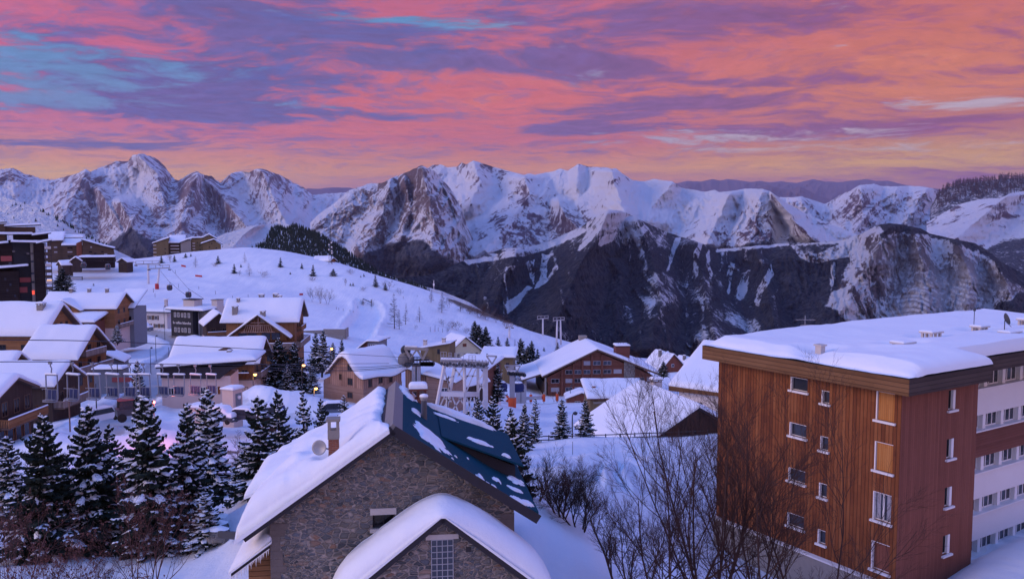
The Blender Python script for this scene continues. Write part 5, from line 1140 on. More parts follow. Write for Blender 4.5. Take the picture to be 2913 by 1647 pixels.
# --- low roofs at the lower left
W, L, H, rise = 14, 8, 5., 2.8
r = chalet('small timber chalet with snow roof at the left edge, below the broad chalet', 10, 950, 125, R(0), W, L, H, rise, 'x', W_CHALET, (W / 2 + .6, -.5, H), over=.7, overe=.5, snow=.6)
face(r, W, L, 'right', [3., 6.2], [2.5, 6.5], 1.1, 1.3, frame=M_TRIM)
W, L, H, rise = 9, 7.6, 5., 2.2
r = chalet('timber chalet with broad snow roof behind the nearest lift chairs', 135, 970, 115, R(0), W, L, H, rise, 'x', W_DARK, (W / 2 + .6, -.5, H), over=.7, overe=.6, snow=.55)
face(r, W, L, 'right', [3., 6.], [2.5, 5.5], 1.1, 1.3, frame=M_TRIM); balcony(r, W, L, 'right', .3, 8., 1.6, 1.5, 1.0)
W, L, H, rise = 13, 7.8, 3.2, 1.7
r = chalet('dark chalet with planked terrace and tall panes at the lower left edge', -12, 1008, 95, R(0), W, L, H, rise, 'x', W_DARK, (W / 2 + .6, -.6, H), over=.7, overe=.6, snow=.55, down=7)
balcony(r, W, L, 'right', .2, 8.4, -.3, 1.6, 1.0, W_CHALET); balcony(r, W, L, 'front', 2, 6.5, -.3, 1.6, 1., W_CHALET)
face(r, W, L, 'right', [-1.9], [1.2, 2.9, 4.6, 6.3], 1.3, 2.2, frame=W_CHALETV, glass=M_GLASS, mull=0); face(r, W, L, 'right', [1.6], [2, 4.4, 6.6], 1.2, 1.8, frame=M_TRIM)
# --- dark wood and stone building with a low front roof
W, L, H, rise = 20.0, 12, 8.2, 3.6
r = chalet('timber house with front gable and low stone pillared wing', 285.5, 776, 228, R(2), W, L, H, rise, 'x', W_CHALET, (W / 2, -.6, H), name='timber_house', cat='house', over=.8, overe=.6, snow=.5, base=M_PINKP, baseh=2.6)
face(r, W, L, 'right', [4., 7.2], [2.5, 6, 9.5], 1.2, 1.4, frame=M_TRIM)
g = MB(); g.prism([(-3.2 - 4.0, 3.), (-3.2 + 4.0, 3.), (-3.2 + 4., H - .1), (-3.2, H + 2.2), (-3.2 - 4., H - .1)], 'y', -1.6, -.01); g.build('gable_wing', W_CHALET, r)
roof(r, lambda X, Y: H + 2.2 - np.abs(X + 3.2) * .58, -3.2 - 4.9, -3.2 + 4.9, -2.4, 2.5, snow=.4, ex=(-3.2,), name='wing_roof', sname='wing_snow', nx=10, ny=8)
for a in (-4.8, -1.6): win(r, W, L, 'front', a, H + .2, 1.0, .8, frame=M_TRIM, off=1.62)
MB().box(-7, 7.2, -7.5, -.02, -4, 5.1).build('low_wing', W_REDH, r)
roof(r, lambda X, Y: 5.15 + (Y + 7.5) * .20, -7.6, 8.2, -8.4, -.05, snow=.6, name='low_roof', sname='low_roof_snow', nx=12, ny=8)
for x in (1.0, 3.4, 5.8): MB().box(x - .55, x + .55, -7.75, -7.45, -4, 4.8).build('stone_pillar', M_STONE2, r)
balcony(r, W, L, 'right', .5, 9, 2.7, 1.3, 1.0)
for a in (-4.5, .6, 5.6): chimney(r, a, 5.6, H + 3.9, .8, .8, mat=M_CONC, snow=.25)
W2, L2, H2 = 5.6, 9, 7.6
r = place('annex_building', 'blue grey rendered building with tilted snow roof beside the timber house', 'building', 336, 774.7, 238, R(2), (W2 / 2, 0, H2))
block(r, -W2 / 2, W2 / 2, 0, L2, -4, H2, M_BLUEG); roof(r, lambda X, Y: H2 + .02 + Y * .48, -W2 / 2 - .3, W2 / 2 + .4, -.5, L2 + .3, M_GUT, .3, .3, nx=6, ny=10)
face(r, W2, L2, 'front', [4.6], [-1, 1.4], 1.3, 1.2, frame=M_GUT); block(r, -W2 / 2 + 1, W2 / 2 - 1.8, -1.6, -.02, -4, 2.0, M_BLUEG, 'porch')

# --- black fronted hotel with its name
def hotel_black():
    W, L, H = 9.6, 12, 8.2; rot = R(-24)
    r = place('black_hotel', 'hotel with black front and white lettering beside the road', 'hotel', 484, 781.5, 268, rot, (W / 2, 0, H))
    block(r, -W / 2, W / 2, 0, L, -5, H, M_BLACKP)
    roof(r, lambda X, Y: H + .02 + 0 * X + .06 * Y, -W / 2 - 1.4, W / 2 + 5.5, -1.0, L + 1, M_GUT, .3, .7, r=1.2)
    block(r, W / 2 + .002, W / 2 + 5, 2.5, L, -5, H - .01, M_CONC, 'side_wing')
    face(r, W, L, 'front', [1.6, 6.6], [-2.9, -1.4, 1.5, 3.2], .9, 1.5, frame=M_WPAINT, glass=M_GLASS, mull=1); face(r, W, L, 'front', [6.6, 1.6], [.2], .8, 1.3, frame=M_WPAINT)
    face(r, W, L, 'right', [1.5, 4.4, 6.6], [5, 8], 1.2, 1.4, frame=M_TRIM, off=5.01)
    for z, d in ((-.6, 1.2),): MB().box(-W / 2 - .2, W / 2 + 3, -d, -.01, z - .15, z).build('balcony', M_CONC, r)
    for x in (W / 2 + 1.0, W / 2 + 3.8): MB().tube([(x, 1.6, -4), (x, 1.6, H - .1)], .14, 8).build('column', M_STEEL, r)
    c = bpy.data.curves.new('lettering', 'FONT'); c.body = 'la vallée blanche'; c.size = 1.22; c.extrude = .03; c.align_x = 'CENTER'
    o = bpy.data.objects.new('lettering_curve', c); me = bpy.data.meshes.new_from_object(o); bpy.data.objects.remove(o); me.materials.clear()
    o = link('lettering', me, M_WPAINT, r); o.location = (.1, -.08, 3.6); o.rotation_euler = (math.pi / 2, 0, 0)
    b = MB().box(-1.0, 3.8, 1.8, 5.4, H, H + 3.3).build('stair_tower', M_CONCL, r); MB().box(-1.3, 4.1, 1.5, 5.7, H + 3.302, H + 3.5).build('tower_roof', M_GUT, r)
    MB().box(8.2, 10.6, 5, 8, H - 2, H + 3.2).build('chimney', M_CONCL, r); MB().box(8.0, 10.8, 4.8, 8.2, H + 3.202, H + 3.45).build('chimney_cap', M_CONC, r)
hotel_black()
W, L, H = 11, 9, 5.6
r = place('white_house', 'low white rendered house with brown shutters beside the black hotel', 'house', 347, 784, 286, R(-9), (-W / 2, 0, H))
block(r, -W / 2, W / 2, 0, L, -4, H, M_PLAST); roof(r, lambda X, Y: H + .02 + .10 * Y + 0 * X, -W / 2 - 1.8, W / 2 + 2, -1.2, L + 1, M_GUT, .3, .9, r=1.6)
face(r, W, L, 'front', [3.6], [-.9, 1.3], 1.1, 1.5, shut=M_TRIM, sill=M_WPAINT); face(r, W, L, 'front', [.8], [-1.4, 1.4, 3.4], 1.1, 1.4, shut=M_TRIM)
MB().cbox((2.5, 4.5, H + 2.3), (.9, .9, 3.2)).build('chimney', M_CONCL, r); MB().cbox((2.5, 4.5, H + 4.2), (1.5, 1.5, .3)).build('chimney_cap', SNOW, r)
# --- small gabled chalet between hotel and central chalet
W, L, H, rise = 6.4, 8, 5.4, 2.6
r = chalet('small chalet with pale ground floor left of the awning chalet', 519, 815, 222, R(28), W, L, H, rise, 'y', W_DARK, (-W / 2, 0, H), over=1.0, overe=.8, snow=.45, base=M_PINKP, baseh=1.6)
face(r, W, L, 'right', [.2], [2, 5], 1.2, 1.2, frame=M_TRIM); balcony(r, W, L, 'front', -3, 3, 2.2, 1.2, 1., W_CHALET); face(r, W, L, 'front', [3.3], [-1.5, 1.5], 1.2, 1.6, frame=M_TRIM)
# --- central chalet with striped awning gable
def central():
    W, L, H, rise = 16.2, 13, 7.8, 4.4
    r = place('awning_chalet', 'big timber chalet with striped gable screen and long snowy balcony', 'chalet', 652, 846, 196, R(5), (0, -1.6, 4.2))
    house(r, W, L, H, rise, W_CHALETV, 'x', over=1.2, overe=.8, snow=.6, down=5)
    # front gable wing
    gw, gr = 6.4, 4.7
    MB().prism([(-gw, 3.2), (gw, 3.2), (gw, 4.4), (0, 4.4 + gr), (-gw, 4.4)], 'y', -1.6, 4).build('gable_wing', W_CHALETV, r)
    roof(r, lambda X, Y: 4.55 + gr - np.abs(X) * (gr / gw), -gw - 1.2, gw + 1.2, -3.2, 6, snow=.45, ex=(0,), name='wing_roof', sname='wing_snow', over=.05, smoothf=lambda X, Y: 4.55 + gr - np.sqrt(X * X + .3) * (gr / gw))
    s = MB(); s.box(-3.6, 3.6, -2.6, -2.5, 6.9, 7.1); s.box(-4.0, 4.0, -3.1, -3.0, 5.3, 5.5)
    for k in range(13): x = -3.3 + k * .55; s.bar((x * .85, -2.55, 7.0), (x, -3.05, 5.5), .22, .05)
    s.build('striped_screen', W_PALE, r)
    b = MB(); b.bar((0, -2.4, 9.0), (0, -2.4, 7.1), .22); b.bar((-1.7, -2.4, 7.6), (1.7, -2.4, 7.6), .2); b.build('gable_truss', W_PALE, r)
    for a in (-3.9, -1.6, 1.6, 3.9): win(r, W, L, 'front', a, 4.2, 2.0, 1.7, frame=M_GUT, glass=M_GLASS, off=1.62)
    MB().box(-8.6, 8.9, -3.6, -.01, .9, 1.15).build('deck', M_TRIM, r)
    balcony(r, W, L, 'front', -8.5, 8.7, 1.5, 4.0, 1.25, W_GREY)
    face(r, W, L, 'front', [-1.2], [-6, -2, 2, 6], 1.4, 1.8, frame=M_TRIM)
    # right gable end with its own balcony
    face(r, W, L, 'right', [2.6, 6.2, 9.2], [4, 7, 10], 1.2, 1.5, frame=M_TRIM); balcony(r, W, L, 'right', -2, 12.5, 1.5, 1.8, 1.25, W_GREY); balcony(r, W, L, 'right', 3, 10, 5.0, 1.2, 1.0, W_CHALET)
    for x, y, z, w in ((-1.4, 8.5, 3.8, 1.2), (2.2, 8, 4.0, 1.2), (3.4, 7, 3.6, .9), (-6.2, 1.2, 1.6, 1.2), (-6.3, 5, 3.2, .7)): chimney(r, x, y, H + z, w, 1.5, mat=M_CONC, snow=.25)
    chimney(r, .9, -1.2, 8.6, 1.1, 1.3, mat=M_CONC, snow=.25)
    return r
central()
# --- long low house with eyebrow dormer, pink front house
def mid():
    W, L, H, rise = 13.4, 9, 5.4, 3.4
    r = place('long_house', 'long house with eyebrow dormer in its snow roof and timber gable', 'house', 634, 912, 142, R(3), (W / 2, -.6, H))
    house(r, W, L, H, rise, W_CHALETV, 'x', over=1.2, overe=.6, snow=.5, base=M_PINKP, baseh=2.2, down=6)
    e = MB(); n = 9
    d0 = [(-1.9 + 3.8 * k / n, .95 * math.sin(math.pi * k / n) ** 1.0) for k in range(n + 1)]
    MB().prism([(1.6 + a, H + 1.55 + b * .9) for a, b in d0], 'y', 1.35, 3.2).build('dormer', M_TRIM, r)
    balcony(r, W, L, 'right', .2, 8.6, 2.6, 1.3, 1.0, W_GREY); face(r, W, L, 'right', [3.9, 6.6], [2.6, 6.0], 1.2, 1.6, frame=M_TRIM); face(r, W, L, 'right', [.2], [1.5, 4, 6.5], 1.0, 2.2, frame=M_WPAINT)
    face(r, W, L, 'front', [3.4, .4], [5.2, 3.2], 1.1, 1.3, frame=M_TRIM); balcony(r, W, L, 'front', 2.2, 6.2, 2.6, 1.0, 1.0, W_ORANGE)
    # front house
    W2, L2, H2 = 10.6, 6.0, 6.2
    r = place('pink_house', 'pinkish rendered house with thick rounded snow slab and dark fascia behind the lift chairs', 'house', 401, 926, 128, R(7), (-W2 / 2, -.9, H2))
    block(r, -W2 / 2, W2 / 2, 0, L2, -5, H2 - 1.6, M_PINKP)
    MB().prism([(-W2 / 2 - .02, H2 - 1.62), (W2 / 2 - 1.6, H2 - 2.0), (W2 / 2, H2 - .6), (W2 / 2 + 2, H2), (-W2 / 2 - .02, H2)], 'y', -.45, L2 + .1).build('dark_fascia', M_GUT, r)
    roof(r, lambda X, Y: H2 + .01 + (X + W2 / 2) * .055 + 0 * Y, -W2 / 2 - .5, W2 / 2 + 4.2, -1.2, L2 + 1.5, M_GUT, .22, .85, r=1.7, wav=.1)
    face(r, W2, L2, 'front', [2.3], [-3.9, 1.0, 2.8], .9, 1.2, frame=M_PLAST, shut=W_ORANGE); face(r, W2, L2, 'front', [-.6], [-1.2, 3], 1.6, .9, frame=M_STEEL, glass=M_GLASS)
    chimney(r, 4.3, 4.2, H2 + .9, .7, 1.0, mat=M_CONC, cap=False, snow=.15)
mid()
# --- barrel-roofed larch house
def barrel():
    W, L, H = 8.4, 9.6, 4.1; rot = R(-36)
    r = place('barrel_roof_house', 'pale larch house with swelling barrel shaped snow roof', 'house', 914, 1003, 142, rot, (W / 2, 0, 0))
    n = 20; top = lambda t: H + 2.9 * math.sin(math.pi * min(max(t, 0), 1)) ** .8 * (1 - .35 * (t - .5)) - (.9 if t < .02 else 0)
    prof = [(-W / 2, -4), (W / 2, -4), (W / 2, H - .6), (W / 2 - 1.2, H + .1), (.8, H + 2.5), (-.3, H + 2.9), (-1.4, H + 2.5), (-W / 2, H - .2)]
    MB().prism(prof, 'y', 0, L).build('wall', W_PALE, r)
    MB().box(-W / 2 - 1.9, W / 2 + .06, -.07, L + .05, -4, 1.7).build('base_wall', W_PALEH, r); MB().prism([(-W / 2 - 1.9, 1.7), (-W / 2 - .002, 1.7), (-W / 2 - .002, 3.2), (-W / 2 - 1.9, 2.3)], 'y', .02, L).build('lean_to', W_PALE, r)
    px = [p[0] for p in prof[:1:-1]]; pz = [p[1] for p in prof[:1:-1]]
    zf = lambda X, Y: np.interp(X, px, pz) - np.clip(X - W / 2, 0, 9) * .1 - np.clip(-W / 2 - X, 0, 9) * .55 - .45 * np.exp(-((Y - 6.4) / 2.2) ** 2) * sstep(1.2, 4.6, X) + .3 * sstep(7.5, 10, Y) * sstep(1, 4, X)
    roof(r, zf, -W / 2 - .8, W / 2 + .7, -.7, L + .6, M_TRIM, .22, .75, r=1.0, ex=px, ey=np.linspace(0, L, 9)[1:-1], wav=.1, smoothf=lambda X, Y: zf(X, Y) + .25 * np.exp(-((X + .3) / 3) ** 2))
    for a, z, w, h in ((-1.6, 3.3, .7, 1.1), (.9, 5.2, 1.3, 1.2), (.9, 2.7, 1.3, 1.3), (.9, .3, 1.3, 1.1)): win(r, W, L, 'front', a, z, w, h, frame=M_TRIM, off=.08 if z < 1 else 0)
    for a, z, w, h in ((1.6, 2.6, .9, 1.5), (4.2, 2.9, 1., 1.6), (6.8, 2.6, .9, 1.4)): win(r, W, L, 'right', a, z, w, h, frame=M_TRIM)
    W2, L2, H2 = 8.6, 7, 6.6
    r = place('larch_annex', 'tall pale larch building with tilted roof between barrel house and lift tower', 'building', 1019, 925, 158, R(-30), (-W2 / 2, 0, H2))
    MB().prism([(-W2 / 2, -6), (W2 / 2, -6), (W2 / 2, H2 - 1.9), (-W2 / 2, H2)], 'y', 0, L2).build('wall', W_PALE, r)
    roof(r, lambda X, Y: H2 + .02 - (X + W2 / 2) * (1.9 / W2) + 0 * Y, -W2 / 2 - .5, W2 / 2 + .6, -.6, L2 + .5, M_TRIM, .2, .4, nx=8, ny=8)
    win(r, W2, L2, 'front', 2.2, 3.6, 2.4, 1.2, frame=M_TRIM, glass=M_GLASS); win(r, W2, L2, 'front', 2.6, -1.6, 1.6, 1.5, frame=M_WPAINT, glass=M_GLASS); win(r, W2, L2, 'front', -2.2, 1.4, 1.0, 1.4, frame=M_TRIM)
    r = place('larch_wing', 'low level boarded larch wing with tilted window beside the lift tower', 'building', 1072, 944, 150, R(-14), (-2.6, 0, 5.0))
    MB().prism([(-2.6, -6), (2.6, -6), (2.6, 3.9), (-2.6, 5.0)], 'y', 0, 6).build('wall', W_PALEH, r); roof(r, lambda X, Y: 5.02 - (X + 2.6) * .21 + 0 * Y, -3, 3.2, -.5, 6.4, M_TRIM, .2, .35, nx=6, ny=6)
    win(r, 5.2, 6, 'front', .9, 2.2, 1.3, 1.3, frame=M_WPAINT, glass=M_GLASS)
barrel()
# --- red-brown house behind the lift tower
W, L, H = 8.6, 9, 7.8
r = place('red_brown_house', 'red brown house with white base standing behind the white lift tower', 'house', 1224, 930, 186, R(-20), (W / 2, 0, H))
block(r, -W / 2, W / 2, 0, L, -1, H, W_HOTEL); block(r, -W / 2 - .1, W / 2 + .1, -.1, L, -7, -1.002, M_PLAST, 'base_wall')
roof(r, lambda X, Y: H + .02 + .12 * Y + 0 * X, -W / 2 - .6, W / 2 + .6, -.8, L + .6, M_TRIM, .25, .6); win(r, W, L, 'front', -.4, 2.6, 1.2, 1.5, frame=M_WPAINT); win(r, W, L, 'front', 2.2, 2.6, 1.0, 1.5, frame=M_WPAINT)
W, L, H, rise = 7, 8, 5., 2.6
r = chalet('small brown chalet with snow gable just left of the lift tower legs', 1128, 934, 178, R(-38), W, L, H, rise, 'y', W_DARK, (0, 0, H + rise), over=.9, snow=.5, down=7)
# --- olive block with two chimneys
W, L, H = 9.6, 8, 4.0
r = place('olive_building', 'olive brown wooden building with slanting roof and two stub chimneys', 'building', 1130, 866, 262, R(-10), (W / 2, 0, H))
MB().prism([(-W / 2, -5), (W / 2, -5), (W / 2, H), (-W / 2, H - 1.7)], 'y', 0, L).build('wall', W_OLIVE, r); roof(r, lambda X, Y: H + .02 + (X - W / 2) * (1.7 / W) + 0 * Y, -W / 2 - .4, W / 2 + .4, -.5, L + .3, M_TRIM, .35, .15, nx=8, ny=6)
win(r, W, L, 'front', 1.2, 1.6, .9, 1.6, frame=M_GUT)
for a in (-4.1, 2.2): chimney(r, a, 3, H - .3 + a * .12, 1.1, 1.3, mat=M_CONCL, cap=True, snow=.1)
# --- cream yellow house
W, L, H, rise = 12.6, 12, 6.4, 5.2
r = chalet('cream yellow gabled house with three rows of small windows', 1169.5, 847, 285, R(26), W, L, H, rise, 'y', M_YELP, (0, 0, H + rise + .3), name='yellow_house', cat='house', over=.7, overe=.5, snow=.55, down=5)
face(r, W, L, 'front', [2.2], [-3.9, -1.4, 1.4, 3.9], .9, 1.2, frame=M_TRIM); face(r, W, L, 'front', [5.4], [-2.6, 0, 2.4, 4.4], .9, 1.2, frame=M_TRIM); face(r, W, L, 'front', [9.0], [-.2], 1.4, 1.1, frame=W_RED, glass=W_RED)
# --- small red roofed chalets right of it
W, L, H, rise = 8, 8, 3.0, 2.6
r = chalet('little red brown chalet with broken snow roof behind the yellow house', 1238, 869, 305, R(12), W, L, H, rise, 'y', W_RED, (0, 0, H + rise), over=.9, snow=.45)
r2 = r
MB().prism([(2.6, 1), (6.6, 1), (6.6, 2.2), (4.6, 3.6), (2.6, 2.2)], 'y', -1, 5).build('side_gable', W_RED, r); roof(r, lambda X, Y: 3.7 - np.abs(X - 4.6) * .7, 1.9, 7.3, -1.6, 5.6, snow=.35, ex=(4.6,), name='side_roof', sname='side_snow', nx=6, ny=6)
W, L, H = 10, 8, 4.2
r = place('flat_house', 'low house with wide flat snow slab right of the yellow house', 'house', 1290, 899, 262, R(-6), (W / 2, 0, H)); block(r, -W / 2, W / 2, 0, L, -5, H, W_OLIVE); roof(r, lambda X, Y: H + .02 + .16 * Y + 0 * X, -W / 2 - .8, W / 2 + .8, -1.0, L + 1, M_TRIM, .3, .75, r=1.2)
face(r, W, L, 'front', [1.8], [-2.6, .4, 3.2], 1.1, 1.4, frame=M_TRIM)
# --- glazed pavilion with sloping roof
W, L, H = 8.4, 9, 3.6
r = place('glazed_pavilion', 'pavilion with glazed front and roof of snow sloping down to the left', 'pavilion', 945, 857, 276, R(-12), (W / 2 - .6, 0, H + .9))
block(r, .6, W / 2, 0, L, -4, H + .6, M_BLUEG); MB().prism([(-W / 2 - 1.4, -4), (.59, -4), (.59, H + .5), (-W / 2 - 1.4, -1.4)], 'y', .3, L).build('side_wall', W_RED, r)
roof(r, lambda X, Y: np.minimum(H + .64, H + .5 + (X - .6) * .78) + 0 * Y, -W / 2 - 6.2, W / 2 + .9, -1.2, L + 1, M_TRIM, .25, .5, ex=(.6,), r=.8)
for k in range(4): win(r, W, L, 'front', 1.25 + k * .8, 2.0, .74, 2.6, frame=M_WPAINT, glass=M_GLASS, mull=0)
for k in range(2): win(r, W, L, 'front', -.6 - k * .9, 1.2, .8, 1.6, frame=M_TRIM, glass=M_GLASS, mull=0, off=-.28)
# --- concrete walled terrace building sunk in the snow
r = place('concrete_building', 'low concrete walled building nearly buried in snow below the piste', 'building', 750.6, 833, 296, R(3), (0, 0, 2.2))
for a, b, z in (((0, 0), (8.6, 2.2), 2.2), ((8.6, 2.2), (16.6, 1.2), 2.6), ((16.6, 1.2), (16.8, 7), 2.6)):
    MB().bar((*a, z - 1.6), (*b, z - 1.6), .5, 3.4).build('concrete_wall', M_CONC, r)
roof(r, lambda X, Y: 1.5 + 0 * X, .3, 16.2, 2.6, 9, M_CONC, .3, .5, name='roof', r=1.)
MB().cbox((3.4, -4.2, .4), (5.4, 4, 1.2)).build('low_block', M_BLUEG, r); MB().box(8.2, 16.4, -2.4, -1.9, -1.6, .9).build('terrace_wall', M_CONC, r)
# ================================================================ hotel and houses on the right, towers and blocks on the left
def hotel():
    W, L, H, rise = 36.5, 23, 10.0, 8.0; ap = -.08
    r = place('brown_hotel', 'long brown timber hotel with wide snowy gable, stone shaft and boxy roof tower', 'hotel', 1502.4, 880, 255, R(5), (ap * W / 2, -1.6, H + rise + .3))
    xl, xr = -W / 2, W / 2; xa = ap * W / 2
    MB().prism([(xl + 1.5, -12), (xr - 1, -12), (xr - 1, H - 1.2 + .5), (xa, H + rise - .3), (xl + 1.5, H - .3)], 'y', 0, L).build('wall', W_HOTEL, r)
    sl = rise / (W / 2 + xa); sr = rise / (W / 2 - xa)
    f = lambda X, Y: H + rise - np.where(X < xa, (xa - X) * sl, (X - xa) * sr)
    roof(r, f, xl - .6, xr + 1.2, -1.6, L + 1, M_TRIM, .55, .65, ex=(xa,), r=.9, nx=26, ny=14, smoothf=lambda X, Y: f(X, Y) - .15 * np.exp(-((X - xa) / .8) ** 2))
    # lower roof of the entrance porch on the left
    pf = lambda X, Y: H - .2 + (X - xl) * .30 + 0 * Y
    roof(r, pf, xl - 6.5, xl + .2, 3, L + 2, M_TRIM, .5, .6, name='porch_roof', sname='porch_snow')
    for y in (3.6, 9, 15): MB().box(xl - 5.6, xl - 5.0, y, y + .6, -12, H - 2).build('porch_column', M_CONC, r)
    for x, y in ((xl + .3, -.6), ): MB().box(x, x + .5, y, y + .5, -12, H - .4).build('porch_column', M_CONC, r)
    MB().box(xl + .2, xl + 1.4, 1.2, L, -12, H - 2.2).build('porch_wall', W_DARK, r)
    # windows by storey under the slope
    cols = [(-14.6, 2.6), (-10.2, 2.2), (-7.4, 2.2), (-4.5, 2.2), (-1.3, 2.4), (2.0, 2.6), (5.4, 2.6), (12.6, 2.8), (16.0, 2.4)]
    for k in range(6):
        z = H + 3.9 - 2.75 * k
        for x, w in cols:
            tz = H + rise - (sl * (xa - x) if x < xa else sr * (x - xa)) - 1.8
            if z + .7 > tz or abs(x) > 17: continue
            win(r, W, L, 'front', x, z, w, 1.35, frame=M_STEEL, glass=[M_GLASS, M_GLASSD, M_CURT][(k * 7 + int(x * 3)) % 3], mull=1, fw=.11)
    for x in (-12.4, -8.8, -5.9, -2.9, .35):
        tz = H + rise - (sl * (xa - x) if x < xa else sr * (x - xa)) - .6; MB().box(x - .3, x + .3, -.5, -.01, -12, tz).build('post', W_HOTEL, r)
    for k in range(5):
        z = H + 2.75 - 2.75 * k; MB().box(max(xl + 2, xa - (H + rise - z - 2) / sl), min(7, 7), -.18, -.012, z - .35, z + .05).build('band', W_REDH, r)
    MB().box(7.4, 10.9, -.35, -.01, -12, H + 4.2).build('stone_shaft', M_STONE2, r)
    # brick tower through the right slope
    t = MB().box(5.4, 9.8, 2.5, 6.5, H + 1, H + 8.6).build('chimney_tower', W_REDH, r); MB().box(5.2, 10.0, 2.3, 6.7, H + 8.602, H + 8.9).build('tower_cap', M_GUT, t)
    X, Y = np.meshgrid(axis_pts(5.2, 10., 5, .6), axis_pts(2.3, 6.7, 5, .6), indexing='ij'); slab_np('snow_cap', SNOW, t, X, Y, X * 0 + H + 8.905, H + 8.95 + .45 * edge_round(X, Y, 5.2, 10., 2.3, 6.7, .6))
    a = MB(); [a.tube([(6.4 + .8 * k, 4, H + 8.9), (6.4 + .8 * k, 4, H + 10.6)], .05, 5) for k in range(3)]; a.bar((5.6, 4, H + 10.3), (9, 4, H + 10.3), .08); a.build('aerial', M_DSTEEL, t)
    MB().box(xa - 2.0, xa + .6, L - 3, L - .6, H + rise - .2, H + rise + 1.9).build('ridge_vent', M_CONC, r); MB().prism([(-9, H + 3.6), (-6.2, H + 4.9), (-6.2, H + 4.3)], 'y', 9, 12).build('roof_hatch', M_TRIM, r)
hotel()
# --- big plain roof behind the fence
def whiteroof():
    rot = R(16.7); hw = 8.2; L, H, rise = 15.6, 0, 4.7
    r = place('snow_roof_house', 'house under one huge plain snow roof behind the wooden rail fence', 'house', 1759, 1012, 100, rot, (0, -.8, H + rise + .9))
    MB().prism([(-hw + .6, -5), (hw - .6, -5), (hw - .6, H + .4), (0, H + rise - .05), (-hw + .6, H + .4)], 'y', .2, L).build('wall', W_DARK, r)
    f = lambda X, Y: H + rise - np.abs(X) * (rise / hw) + .9 * sstep(6, L, Y) * np.clip(1 - np.abs(X) / 4, 0, 1) * 0
    roof(r, f, -hw - 1.6, hw + .8, -.8, L + .8, M_GUT, .3, .62, ex=(0,), r=.8, nx=26, ny=22, wav=.12, smoothf=lambda X, Y: f(X, Y) - .22 * np.exp(-(X / .9) ** 2))
    chimney(r, .6, 12.2, H + rise - .4, 1.4, 1.5, d=.9, mat=M_CONCL, snow=.35)
    balcony(r, 2 * hw, L, 'front', 1., 5., -1.5, 1.0, 1.0, W_DARK)
whiteroof()
W, L, H = 7.6, 7, 4.2
r = place('olive_cabin', 'small weathered cabin with flat snow roof in front of the brown hotel', 'cabin', 1484, 1002, 152, R(4), (-W / 2, 0, H))
block(r, -W / 2, W / 2 + 2, 0, L, -5, H, W_OLIVE); roof(r, lambda X, Y: H + .02 + .24 * Y + 0 * X, -W / 2 - .6, W / 2 + 3.4, -.7, L + .4, W_REDH, .3, .55)
win(r, W, L, 'front', .4, 2.2, .9, 1.0, frame=M_GUT); MB().box(-3.2, -1.2, -.06, -.01, 3.2, 3.6).build('lintel', M_CONC, r); chimney(r, -2.6, 3.0, H + .9, .6, .9, mat=M_BRICK, cap=False, snow=.15)
# --- house with long beam, half hidden by the apartment building
W, L, H = 17, 12, 3.6
r = place('beam_house', 'white house with long timber eave beam beside the apartment building', 'house', 1682, 970, 128, R(-34), (-W / 2, -1.2, H))
block(r, -W / 2 + 1.2, W / 2, 0, L, -8, H - .5, M_PLAST); roof(r, lambda X, Y: H + .02 + .36 * Y - .02 * X, -W / 2, W / 2 + 4, -1.2, L + 1.5, M_TRIM, .3, .6, nx=22, r=.9)
MB().box(-W / 2, W / 2 + 4, -1.3, -1.0, H - .75, H - .01).build('eave_beam', W_FASCIA, r)
MB().box(3.2, 9.0, 2, 6, H + .5, H + 3.6).build('dormer', M_PLAST, r); roof(r, lambda X, Y: H + 3.65 + .1 * Y + 0 * X, 2.6, 9.6, 1.2, 6.6, W_RED, .3, .5, nx=6, ny=6, name='dormer_roof', sname='dormer_snow')
face(r, W, L, 'front', [.6], [-4, 0, 4], 1.2, 1.4, frame=M_TRIM)
# --- distant houses at the valley rim
for (u, v, Y, rot, W, L, H, rise, lab, wm) in ((1692, 891, 345, 24, 12, 12, 4, 6.0, 'brown chalet with steep snow gable at the valley rim', W_RED), (1655, 895, 352, -30, 9, 12, 4, 5.6, 'snowy chalet with stub chimney left of the steep gable', W_DARK), (1748, 903, 372, 30, 10, 10, 3, 3.8, 'low snow covered house right of the steep gable', W_DARK), (1786, 906, 395, -15, 10, 10, 3, 3.2, 'farthest small snow covered house beside the apartment roof', W_DARK)):
    r = chalet(lab, u, v, Y, R(rot), W, L, H, rise, 'y', wm, (0, 0, H + rise), over=1., snow=.6, down=10)
    face(r, W, L, 'front', [1.2], [-W * .25, W * .2], 1.2, 1.4, frame=M_WPAINT, glass=M_GLASS); win(r, W, L, 'front', 0, H + 1.2, 1.4, 1.4, frame=M_WPAINT)
    chimney(r, -W * .2, L * .5, H + rise - .6, 1.1, 1.8, mat=M_STONE2, cap=False, snow=.3)
